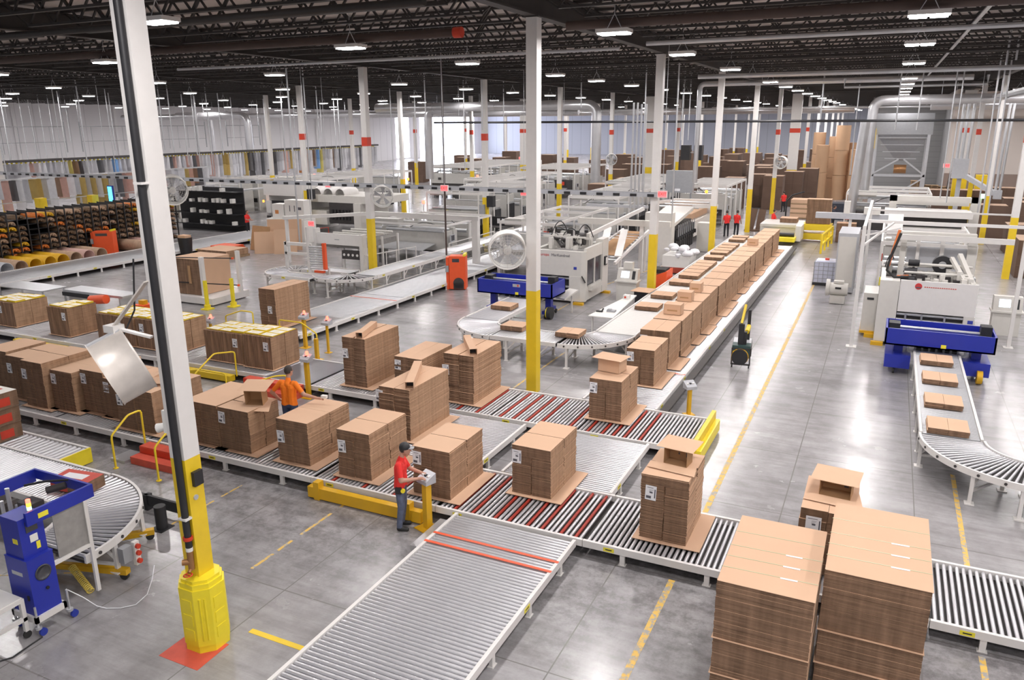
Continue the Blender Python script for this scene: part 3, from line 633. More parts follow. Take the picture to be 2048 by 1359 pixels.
for s in (-1, 1): B().box(-.04, .10, s*.9-.05, s*.9+.05, 0, .12).obj('leg', 'yellow', t)
# long accumulation lane
for i in range(5):
    a = 19.0+6.2*i; conveyor(f'long stack lane conveyor, {nth(i)} section back from the cross conveyor', -6.95, -4.85, a, a+6.19, ZR, 'y', ind=False, pitch=.11, stickers=i < 2, tape=(3.2,) if i == 0 else (), group='long stack lane sections')
for s, x in (('left', -4.83),):
    B().box(-4.82, -4.60, 19.0, 50, .20, .26).obj('cable_trough', 'steel_dark'); tag(COL.objects[-1], 'dark cable trough along the right side of the stack lane', 'cable trough')
conveyor('raised small-bundle conveyor left of the tall stack lane, near half', -8.45, -7.02, 24.3, 37, .80, 'y', ind=False, tall=True, stickers=False, group='raised bundle conveyors', bed='plastic_white')
conveyor('raised small-bundle conveyor left of the tall stack lane, far half', -8.45, -7.02, 37.01, 50, .80, 'y', ind=False, tall=True, stickers=False, group='raised bundle conveyors', bed='plastic_white')
# low line running back left of centre and beyond
for i in range(4):
    a = 21.0+7*i; conveyor(f'low grey roller line running back left of the red cabinet, {nth(i)} section', -20.9, -18.45, a, a+6.99, ZR, 'y', ind=False, pitch=.11, tape=(6.2,) if i == 0 else (), group='low return line sections', bed='galv')
for i in range(4):
    a = 17.5+7*i; conveyor(f'low conveyor in front of the die rack, {nth(i)} section back', -41.2, -38.0, a, a+6.99, ZR, 'y', ind=False, pitch=.12, group='die rack conveyor sections', bed='galv')
# left machine's run-out conveyor with yellow end plate
t = conveyor('left roller conveyor with yellow end plate carrying the red cartons', -22.0, -16.22, 9.75, 10.95, .36, 'x', pitch=.16, r=.05, group='left carton conveyor', stickers=False)
B().box(2.885, 2.93, -.60, .60, .02, .375).obj('end_plate', 'bright_yellow', t)
def curve(label, c, r0, r1, a0, a1, z, n, group, legs=(), rm='white_paint', mr='roller', rr=.03, yellow_feet=False):
    t = thing('curved_conveyor', label, 'conveyor', (c[0], c[1], 0), 0, group)
    B().arc((0,0), r0-.05, r0, a0, a1, z-.12, z+.02).obj('inner_rail', rm, t); B().arc((0,0), r1, r1+.05, a0, a1, z-.12, z+.02, 24).obj('outer_rail', rm, t)
    B().arc((0,0), r0, r1, a0, a1, z-.125, z-.115, 24).obj('dark_undersheet', 'dark', t)  # added dark sheet, stands in for shade on the floor below the rollers
    me = B().cyl((r0+.01, 0, 0), (r1-.01, 0, 0), rr*.75, rr, n=10).mesh('roller', [mr])
    for i in range(n):
        a = a0+(a1-a0)*(i+.5)/n; link('roller', me, t, (0, 0, z-rr), a)
    b = B(); k = 0
    for i in range(7):
        a = a0+(a1-a0)*(i+.5)/7; B().cyl(((r1+.05)*math.cos(a), (r1+.05)*math.sin(a), z-.05), ((r1+.07)*math.cos(a), (r1+.07)*math.sin(a), z-.05), .03, n=8).obj('bearing_cap', 'dark', t)
    for a in legs:
        cs, sn = math.cos(a), math.sin(a); b = B()
        for r in (r0+.05, r1-.02): b.bar((r*cs, r*sn, .02 if not yellow_feet else .16), (r*cs, r*sn, z-.10), .07); b.box(r*cs-.09, r*cs+.09, r*sn-.09, r*sn+.09, 0 if not yellow_feet else .14, .02 if not yellow_feet else .16)
        b.bar((r0*cs, r0*sn, .28), (r1*cs, r1*sn, .28), .045); b.bar((r1*cs, r1*sn, z-.45), ((r1-.35)*cs, (r1-.35)*sn, z-.1), .04); b.obj('leg', rm, t)
    return t
# centre U of the bundle conveyor
conveyor('short raised conveyor section under the centre blue stacker', -13.48, -12.08, 24.25, 27.9, .80, 'y', tall=True, stickers=False, group='raised bundle conveyors', pitch=.09)
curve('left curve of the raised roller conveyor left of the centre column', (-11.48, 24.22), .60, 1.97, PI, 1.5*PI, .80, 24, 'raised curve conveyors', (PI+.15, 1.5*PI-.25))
conveyor('short raised conveyor behind the centre column between two curves', -11.47, -9.10, 22.25, 23.62, .80, 'x', tall=True, stickers=False, group='raised bundle conveyors', pitch=.07)
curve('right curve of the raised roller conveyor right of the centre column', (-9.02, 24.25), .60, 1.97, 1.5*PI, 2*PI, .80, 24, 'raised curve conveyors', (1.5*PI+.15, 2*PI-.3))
# right-hand bundle conveyor
conveyor('right raised conveyor leaving the big blue stacker, far section', 1.28, 2.56, 21.75, 26.4, .75, 'y', tall=True, stickers=False, group='right bundle conveyors', pitch=.08, bed='galv')
conveyor('right raised conveyor before the curve, near section', 1.28, 2.56, 19.0, 21.74, .75, 'y', tall=True, stickers=False, group='right bundle conveyors', pitch=.08, bed='galv')
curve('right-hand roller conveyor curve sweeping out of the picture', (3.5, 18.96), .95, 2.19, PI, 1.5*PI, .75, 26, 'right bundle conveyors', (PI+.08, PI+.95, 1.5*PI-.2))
conveyor('far right raised conveyor beyond the curve at picture edge', 3.52, 6.5, 16.78, 18.0, .75, 'x', tall=True, stickers=False, group='right bundle conveyors', pitch=.08)
# foreground-left curve on yellow wheeled feet
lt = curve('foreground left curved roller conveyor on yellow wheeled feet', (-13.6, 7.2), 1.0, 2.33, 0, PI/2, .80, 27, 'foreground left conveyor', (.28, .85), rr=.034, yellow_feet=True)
for a in (.28, .85):
    cs, sn = math.cos(a), math.sin(a); B().bar((.8*cs, .8*sn, .16), (2.5*cs, 2.5*sn, .16), .12, .10).obj('yellow_foot', 'amber', lt)
    for r in (.95, 2.42): B().cyl((r*cs-.03*sn, r*sn+.03*cs, .075), (r*cs+.03*sn, r*sn-.03*cs, .075), .075, n=16).obj('wheel', 'rubber', lt)
B().box(2.30, 2.44, .62, .80, .34, .62).obj('control_box', 'grey_box', lt)
pb = B().box(2.40, 2.48, .82, .92, .22, .66).obj('stop_button_panel', 'plastic_white', lt)
for z in (.30, .45, .58): B().cyl((2.48, .87, z), (2.53, .87, z), .045).obj('stop_button', 'red', pb)
conveyor('foreground left straight roller conveyor beyond the curve', -17.5, -13.62, 8.20, 9.56, .80, 'x', tall=True, stickers=False, pitch=.09, group='foreground left conveyor')

# ================================================================ cardboard
BUN = {}
def bundle_me(w, d, h, var):
    k = (round(w,2), round(d,2), round(h,3), var)
    if k not in BUN:
        r = random.Random(hash(k) & 0xffff); b = B(); n = 8; e = .006
        for i in range(n):
            dx, dy = r.uniform(-e, e), r.uniform(-e, e); z0, z1 = h*i/n, h*(i+1)/n-.0015
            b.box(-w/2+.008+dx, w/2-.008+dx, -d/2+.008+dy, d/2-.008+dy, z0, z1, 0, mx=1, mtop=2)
        BUN[k] = b.mesh('cardboard_bundle', ['edge_brown', 'edge_tan', 'board'])  # front and back faces brown, left and right faces tan, top plain board
    return BUN[k]
def paper_label(par, x, y, z, w=.20, h=.28, ax='y', tilt=0.0):
    b = B()
    b.box(-w/2, w/2, -.004, .0, -h, 0); b.box(-w/2+.02, w/2-.09, -.0055, -.004, -h+.03, -h+.08, 1); b.box(w/2-.035, w/2-.015, -.0055, -.004, -h+.05, -.06, 1)
    b.box(-.02, .035, -.0055, -.004, -h*.52, -h*.42, 1); b.box(-w/2+.03, w/2-.06, -.0055, -.004, -.045, -.035, 1)
    for k in range(4): b.box(-.03, .05-.015*k, -.0055, -.004, -.08-.018*k, -.076-.018*k, 1)
    o = b.obj('shipping_label', ['paper', 'ink'], par, (x, y, z)); o.rotation_euler = (0, tilt, 0); o['label'] = 'white paper shipping label'; return o
def sheet(label, x0, x1, y0, y1, z=ZR+.024, th=.012, curl=0.0):
    b = B(); n = 6
    for i in range(n):
        a, c = y0+(y1-y0)*i/n, y0+(y1-y0)*(i+1)/n; za = curl*max(0, 1-i/1.5); zc = curl*max(0, 1-(i+1)/1.5)
        b._add([(x0,a,z+za),(x1,a,z+za),(x1,c,z+zc),(x0,c,z+zc),(x0,a,z+th+za),(x1,a,z+th+za),(x1,c,z+th+zc),(x0,c,z+th+zc)], [(0,3,2,1),(4,5,6,7),(0,1,5,4),(1,2,6,5),(2,3,7,6),(3,0,4,7)])
    return tag(b.obj('slip_sheet', 'board'), label, 'slip sheet', 'cardboard slip sheets under the stacks')
TIER = ['top', 'second-tier', 'third-tier', 'fourth-tier', 'fifth-tier', 'sixth-tier', 'seventh-tier', 'eighth-tier', 'ninth-tier', 'tenth-tier', 'eleventh-tier', 'twelfth-tier']
ZS = ZR+.036
def stack(where, x0, x1, y0, y1, z1, tiers, nx=2, ny=2, label_at=0, sh=True, z0=ZS, split=.5, jit=.01, lean=0.0, lab_dx=0.12, row=False):
    """tiers of strapped flat cartons; each bundle is a thing of its own"""
    h = (z1-z0)/tiers; lab_done = False
    for t in range(tiers):
        k = tiers-1-t; sp = split if t % 2 == 0 else 1-split
        xs = [x0, x0+(x1-x0)*sp, x1] if nx == 2 and not (ny == 2 and k == 0) else [x0, x1]; ys = [y0, y0+(y1-y0)*(.53 if t % 2 else .5), y1] if ny == 2 else [y0, y1]
        for i in range(len(xs)-1):
            yi = ys if ny == 1 or t == tiers-1 or ((i == 1 or nx == 1) and not row) else [y0, y1]
            for j in range(len(yi)-1):
                ny_ = len(yi)-1
                pos = '-'.join(([['front', 'back'][j]] if ny_ == 2 else [])+([['left', 'right'][i]] if len(xs) == 3 else []))
                w, d = xs[i+1]-xs[i], yi[j+1]-yi[j]
                o = link('cardboard_bundle', bundle_me(w, d, h-.001, R.randrange(2)), None, ((xs[i]+xs[i+1])/2+R.uniform(-jit, jit)*.6+lean*t, (yi[j]+yi[j+1])/2+R.uniform(-jit, jit), z0+h*t), R.uniform(-.008, .008))
                tag(o, f'{TIER[k]}{" "+pos if pos else ""} cardboard bundle of the {where}', 'cardboard bundle', 'bundles of the '+where)
                if k == label_at and i == 0 and j == 0 and not lab_done:
                    paper_label(o, -w/2+lab_dx, -d/2-.004, h-.02 if label_at else h-.10, tilt=R.uniform(-.06, .06)); lab_done = True
    if sh: 
        sheet(f'brown slip sheet under the {where}', x0-.10, x1+.26, y0-.10, y1+.05)
stack('right-hand cross conveyor stack with flap box', -3.41, -2.54, 12.45, 13.72, 1.60, 7, label_at=1, lab_dx=.2)
stack('stack above the red rollers, second from right', -6.27, -5.41, 13.08, 14.51, 1.40, 5)
stack('stack directly behind the man in red', -8.10, -7.22, 12.22, 13.64, 1.38, 5)
stack('stack left of the man in red', -10.02, -9.17, 12.27, 13.68, 1.40, 5, label_at=1)
stack('stack right of the orange-shirted man', -11.72, -10.83, 12.30, 13.80, 1.36, 4, label_at=1)
stack('stack carrying the tipped open box', -13.43, -12.50, 12.28, 13.28, 1.37, 5)
stack('stack just right of the near column', -14.52, -13.47, 12.28, 13.82, 1.37, 5, row=True)
stack('stack just left of the near column', -16.75, -15.47, 12.20, 13.75, 1.42, 6, label_at=1, row=True)
stack('stack second left of the near column', -17.68, -16.80, 12.55, 13.80, 1.40, 6, ny=1)
stack('stack third left of the near column', -18.58, -17.71, 12.60, 13.80, 1.51, 6, row=True)
stack('low stack fourth left of near column', -19.52, -18.66, 12.40, 13.75, 1.43, 6, row=True)
stack('stack fifth left of the near column', -20.45, -19.58, 12.25, 13.75, 1.62, 6, label_at=1, row=True)
stack('stack sixth left of the near column', -21.5, -20.6, 12.50, 13.80, 1.56, 6, label_at=1, row=True)
stack('far-left stack at the picture edge', -22.6, -21.6, 12.6, 13.8, 1.6, 3, nx=1, ny=1)
# second conveyor's long narrow stacks: flat sheets lengthwise
stack('tall narrow stack behind the orange shirt', -13.62, -12.82, 17.20, 18.93, 1.80, 9, ny=1, label_at=2, lab_dx=.1)
stack('two-step stack behind the narrow stacks', -11.9, -10.98, 17.25, 18.95, 1.42, 5, ny=1, jit=.02)
stack('tall narrow stack nearest the centre column', -10.30, -9.39, 17.28, 18.95, 1.70, 9, ny=1, label_at=2, lab_dx=.05, jit=.02)
stack('tall narrow stack on the link conveyor', -10.44, -9.57, 14.45, 16.30, 1.62, 8, ny=1, label_at=0, lab_dx=.02, jit=.02)
stack('tall stack on the low grey line', -20.68, -19.90, 21.45, 23.35, 1.80, 7, ny=1, label_at=3, lab_dx=.5)
stack('lane-mouth stack topped by a lidded box', -6.28, -5.42, 17.68, 19.10, 1.42, 5)
stack('low stack second in the long lane', -6.25, -5.42, 20.70, 22.22, 1.42, 5)
# the long lane of tall stacks behind it
MS = {}
def big_stack(label, x0, x1, y0, y1, z0, z1, group, tiers=6, mt='edge_brown', top='board', side='edge_tan', name='carton_stack', tilt=0, vert=False):
    b = B(); r = R
    n = tiers
    for i in range(n):
        a = z0+(z1-z0)*i/n; c = z0+(z1-z0)*(i+1)/n-.004; dx, dy = r.uniform(-.012, .012), r.uniform(-.012, .012)
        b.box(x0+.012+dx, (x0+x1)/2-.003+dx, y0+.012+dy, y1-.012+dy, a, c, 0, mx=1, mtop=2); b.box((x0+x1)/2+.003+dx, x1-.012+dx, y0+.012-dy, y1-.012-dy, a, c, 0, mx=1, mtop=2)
    cx, cy = (x0+x1)/2, (y0+y1)/2; b.v = [(v[0]-cx, v[1]-cy, v[2]-z0) for v in b.v]
    o = b.obj(name, [mt, side, top], None, (cx, cy, z0)); return tag(o, label, 'carton stack', group)
yy = 22.5; i = 0
while yy < 47.5:
    d = R.uniform(1.42, 1.52); top = 1.53
    o = big_stack(f'{nth(i)} tall carton stack back in the long lane of stacks', -6.40+R.uniform(-.03, .03), -5.46+R.uniform(-.02, .02), yy, yy+d, ZS, top, 'tall stacks in the long lane')
    if i == 0: paper_label(o, -.33, -d/2-.006, 1.0, .22, .18)
    sheet(f'brown slip sheet under the {nth(i)} tall stack of the long lane', -6.5, -5.14+R.uniform(-.14, .05), yy+.02, yy+d-R.uniform(.0, .2)); yy += d+.06; i += 1
for i, y in enumerate((28.2, 30.4, 33.3, 35.0, 35.9, 36.8, 37.7, 38.6, 40.4, 42.0, 43.0, 44.0, 45.0, 47.2, 48.4)):
    big_stack(f'{nth(i)} low flat carton bundle back on the raised conveyor beside the lane', -8.15, -7.25, y-.42, y+.42, .83, .98, 'low bundles beside the long lane', 2, name='low_bundle')
for i, (x, y, w_) in enumerate(((-12.75, 26.0, 'under the centre blue stacker'), (-11.05, 23.4, 'just left of the centre column'), (-9.0, 23.35, 'just right of the centre column'))):
    big_stack(f'small carton bundle on the raised conveyor {w_}', x-.42, x+.42, y-.35, y+.42, .825, .985, 'small bundles on the raised conveyor', 2, name='small_bundle')
for i, y in enumerate((24.7, 22.8, 20.8, 18.95)):
    big_stack(f'{nth(3-i)} small carton bundle from the camera on the right conveyor', 1.42, 2.28, y, y+.85, .775, .91, 'small bundles on the right conveyor', 2, name='small_bundle')
# foreground pair of very tall flat-sheet stacks, strapped
def sheet_stack(where, x0, x1, y0, y1, z1, cuts):
    zs = [0.0]+list(cuts)+[z1]
    for i in range(len(zs)-1):
        b = B(); n = 14; h = zs[i+1]-zs[i]; w, d = x1-x0, y1-y0
        for k in range(n):
            dx, dy = R.uniform(-.004, .004), R.uniform(-.004, .004); b.box(-w/2+dx, w/2+dx, -d/2+dy, d/2+dy, h*k/n, h*(k+1)/n-.0012, 0, mx=0, mtop=1)
        top = i == len(zs)-2
        if not top: b.box(-w/2-.02, w/2+.01, -d/2-.03, d/2, h-.004, h-.0005, 1)
        else: 
            b.box(-w/2+.01, w/2+.012, -d/2-.012, d/2, h, h+.004, 1)
        o = b.obj('sheet_pile', ['edge_brown', 'board'], None, ((x0+x1)/2, (y0+y1)/2, zs[i]), R.uniform(-.006, .006))
        tag(o, f'{"top" if top else ["bottom", "second-from-bottom", "third-from-bottom"][i]} flat-sheet pile of the {where}', 'cardboard pile', 'piles of the '+where)
        if top:
            for fy in (-.30, -.14, .02, .24):
                B().bar((-w/2-.012, fy*d-.02, h+.006), (w/2+.014, fy*d+.03, h+.006), .012, .003).obj('strap', 'strap', o)
            for fy in (-.30, -.14, .02): B().bar((w*.12, fy*d-.006, h+.008), (w*.30, fy*d+.004, h+.008), .035, .002).obj('clear_tape', 'clear', o)
sheet_stack('left foreground strapped stack', -1.44, -.25, 9.15, 11.05, 1.90, (.5, 1.05))
sheet_stack('right foreground strapped stack', -.18, 1.04, 9.62, 11.62, 2.12, (.75, 1.25))
big_stack('part-hidden carton stack behind the two foreground stacks', -.73, .14, 12.5, 13.85, ZS, 1.50, 'stack behind the foreground pair', 6)
paper_label(COL.objects[-1], -.20, -.69, 1.03, .24, .3)
# yellow-topped stacks at the left, cartons on edge
def edge_stack(where, x0, x1, y0, y1, z1, n, labx=None):
    for j in range(2):
        for i in range(n):
            w = (x1-x0)/n; d = (y1-y0)/2; a = x0+w*i; c = y0+d*j; b = B(); q = 10
            for k in range(q): e = R.uniform(-.006, .006); b.box(-w/2+.008+(w-.016)*k/q, -w/2+.008+(w-.016)*(k+1)/q-.0015, -d/2+.006+e, d/2-.006+e, 0, z1-ZS-.004+e, 0, mx=1, mtop=0)
            o = b.obj('upright_bundle', ['edge_brown_upright', 'edge_tan', 'board'], None, (a+w/2, c+d/2, ZS)); pos = ['left', 'right'][i] if n == 2 else nth(i)+'-from-left' if n > 2 else ''
            tag(o, f'{["front", "back"][j]} {pos} upright carton bundle of the {where}', 'carton bundle', 'upright bundles of the '+where)
            if j == 0 and i == (n-1 if labx is None else labx): paper_label(o, -.02, -d/2-.008, z1-ZS-.16, .20, .28)
    # printed flats lying on top
    nx, ny = max(2, int((x1-x0)/.42)), 3
    for i in range(nx):
        for j in range(ny):
            a, c = x0+(x1-x0)*(i+.5)/nx, y0+.12+(y1-y0-.2)*(j+.5)/ny; w, d = (x1-x0)/nx-.03, (y1-y0)/ny-.06; hh = R.choice((.02, .02, .035, .06))
            b = B().box(-w/2, w/2, -d/2, d/2, 0, hh).box(-w/2+.045, w/2-.03, -d/2+.03, d/2-.07, hh, hh+.002, 1).box(-w/4, w/6, -.03, .0, hh+.002, hh+.003, 2)
            o = b.obj('printed_flat', ['label_yellow', 'label_white', 'label_yellow'], None, (a, c, z1+.004), R.uniform(-.05, .05))
            tag(o, f'yellow-edged white printed flat, {["front", "middle", "back"][j]} row {nth(i)} from left, on {where}', 'printed flat', 'printed flats on '+where)
    sheet(f'brown slip sheet under the {where}', x0-.04, x1+.06, y0-.05, y1+.05)
edge_stack('leftmost yellow-topped stack', -30.6, -29.0, 17.5, 18.86, 1.27, 3, 1)
edge_stack('second yellow-topped stack', -26.95, -25.85, 17.42, 18.6, 1.38, 3, 2)
edge_stack('third yellow-topped stack', -24.45, -22.6, 17.5, 18.85, 1.35, 4, 2)
edge_stack('fourth yellow-topped stack', -22.5, -20.65, 17.5, 18.85, 1.36, 3, 0)
edge_stack('fifth yellow-topped stack', -19.30, -17.70, 17.45, 18.7, 1.33, 3, 2)
edge_stack('rightmost yellow-topped stack', -17.60, -16.45, 17.38, 18.63, 1.38, 3, 2)
# red cartons at the far left
for k in range(3):
    t = thing('red_carton', f'{["bottom", "middle", "top"][k]} red-printed carton of the pile on the left conveyor', 'carton', (-18.98+.03*k, 10.35, .385+.40*k), 0, 'red-printed cartons')
    B().box(-.62, .62, -.42, .42, 0, .385, 0, mx=1, mtop=2).obj('carton', ['card_red', 'edge_brown', 'label_white'], t)
    B().box(.621, .626, -.10, .22, .06, .26).obj('red_mark', 'red_print', t); B().box(-.62, .10, -.425, -.421, .06, .30).obj('red_mark', 'red_print', t)
    if k == 2: B().box(-.5, .3, -.3, .3, .386, .39).obj('top_print', 'red_print', t)
p = P(158, 975, .83)
t = thing('red_carton', 'lone red and brown carton riding on the foreground left conveyor', 'carton', (-13.55, 8.85, .835), .15, 'red-printed cartons')
B().box(-.50, -.1, -.23, .23, 0, .235, 0, mx=1, mtop=0).obj('printed_end', ['red_print', 'edge_tan'], t); B().box(-.1, .36, -.23, .23, 0, .235, 0, mx=0, mtop=1).obj('carton', ['edge_brown', 'red_print'], t); B().box(-.35, .15, -.10, .10, .236, .239).obj('top_label', 'paper', t)
# open boxes
def open_box(label, loc, rz, w=.5, d=.4, h=.28, flap='up', tilt=0.0):
    t = thing('open_box', label, 'open box', loc, rz, 'sample boxes on the stacks'); t.rotation_euler = (tilt, 0, rz); e = .006
    b = B(); b.box(-w/2, w/2, -d/2, -d/2+e, 0, h); b.box(-w/2, w/2, d/2-e, d/2, 0, h); b.box(-w/2, -w/2+e, -d/2, d/2, 0, h); b.box(w/2-e, w/2, -d/2, d/2, 0, h); b.box(-w/2, w/2, -d/2, d/2, 0, e)
    b.obj('walls', 'board', t)
    if flap == 'table': B().box(-w*.72, w*.66, -d*.75, d*.62, h, h+e).obj('flap', 'board', t)
    elif flap == 'closed': B().box(-w/2, w/2, -d/2, d/2, h, h+.004).obj('lid', 'board', t); B().box(-w*.3, w*.3, -d/2-.002, -d/2, h*.35, h*.5).obj('handle_slot', 'board_inner', t)
    elif flap == 'side':
        b = B(); b.bar((0, -d/2, h), (0, -d/2-.02, h+.3), w, .008); B().box(-w/2-.26, -w/2, -d/2, d/2, h-.01, h).obj('flap', 'board', t); B().box(w/2, w/2+.2, -d/2, d/2, h-.01, h).obj('flap', 'board', t)
        B().quad((-w/2, d/2, h), (w/2, d/2, h), (w/2, d/2+.22, h+.16), (-w/2, d/2+.22, h+.16)).obj('flap', 'board', t); B().quad((-w/2, -d/2, h), (w/2, -d/2, h), (w/2, -d/2-.2, h-.10), (-w/2, -d/2-.2, h-.10)).obj('flap', 'board', t)
    return t
open_box('small box with wide flat lid on the lane-mouth stack', (-5.95, 18.5, 1.432), -.15, .60, .45, .36, 'table')
# box lying on its side with flap wings on the right-hand stack
def side_box(label, loc, rz, w, h, d, writing=True, tilt=0):
    t = thing('open_box', label, 'open box', loc, rz, 'sample boxes on the stacks'); e = .006; t.rotation_euler = (tilt, 0, rz)
    b = B(); b.box(-w/2, w/2, -d/2, d/2, 0, e); b.box(-w/2, -w/2+e, -d/2, d/2, 0, h); b.box(w/2-e, w/2, -d/2, d/2, 0, h); b.box(-w/2, w/2, -d/2, d/2, h-e, h); b.obj('walls', 'board_inner', t)
    B().box(-w/2, w/2, d/2-e, d/2, 0, h).obj('back_panel', 'board_inner', t)
    B().quad((-w/2-.16, d/2+.30, h+.02), (w/2+.10, d/2+.30, h+.02), (w/2+.10, -d/2, h+.004), (-w/2-.16, -d/2, h+.004)).obj('top_flap', 'board', t)
    B().quad((-w/2-.20, -d/2-.30, .004), (w/2+.25, -d/2-.30, .004), (w/2+.1, d/2, .002), (-w/2-.1, d/2, .002)).obj('bottom_flap', 'board', t)
    if writing:
        b = B()
        for k, (x, z) in enumerate(((-.05, .10), (-.05, .15), (-.05, .20))): b.box(x, x+.03, d/2-e-.002, d/2-e-.001, z, z+.035)
        b.box(.10, .17, d/2-e-.002, d/2-e-.001, .07, .20); b.obj('printed_marks', 'ink', t)
    return t
side_box('flap-out box lying on its side atop the right-hand cross conveyor stack', (-2.92, 13.15, 1.613), -.12, .44, .30, .30)
side_box('flap-out box lying on the stack behind the foreground pair', (-.22, 13.25, 1.512), -.10, .50, .26, .34)
side_box('tipped open box on the stack left of the orange-shirted man', (-12.75, 12.85, 1.385), .35, .42, .36, .30, False, .12)
open_box('small brown box half hidden behind the tilted fan', (-17.45, 13.2, 1.525), .2, .5, .4, .26, 'closed')
open_box('small flattened open box beside the near column under the fan', (-15.9, 13.0, 1.424), .3, .4, .36, .16, 'side')
for i, (x, y, w_, s) in enumerate(((-5.95, 24.9, 'nearest small closed box on the long lane stacks', .56), (-6.05, 27.0, 'second small closed box on the long lane stacks', .50), (-6.05, 28.7, 'third small closed box on the long lane stacks', .42), (-5.95, 41.3, 'farthest small closed box on the long lane stacks', .5))):
    open_box(w_, (x, y, 1.532), 0, s, .45, .34, 'closed')
def long_box(label, loc, rz, L=1.25, w=.19, h=.17, z=0):
    t = thing('long_box', label, 'long box', loc, rz, 'long square boxes on the stacks'); e = .006; b = B()
    b.box(-w/2, w/2, -L/2, L/2, 0, e); b.box(-w/2, w/2, -L/2, L/2, h-e, h); b.box(-w/2, -w/2+e, -L/2, L/2, e, h-e); b.box(w/2-e, w/2, -L/2, L/2, e, h-e); b.obj('walls', 'board', t)
    B().box(-w/2+e, w/2-e, -L/2+.25, -L/2+.26, e, h-e).obj('inside', 'black', t); return t
long_box('long square box on the stack behind the orange shirt', (-13.2, 17.85, 1.806), .30, 1.35)
long_box('long open-ended box on the link conveyor stack', (-9.98, 15.30, 1.626), .44, 1.7, .20, .18)
long_box('upright-looking long box on the stack nearest the centre column', (-9.85, 17.95, 1.706), .62, 1.45, .20, .18)
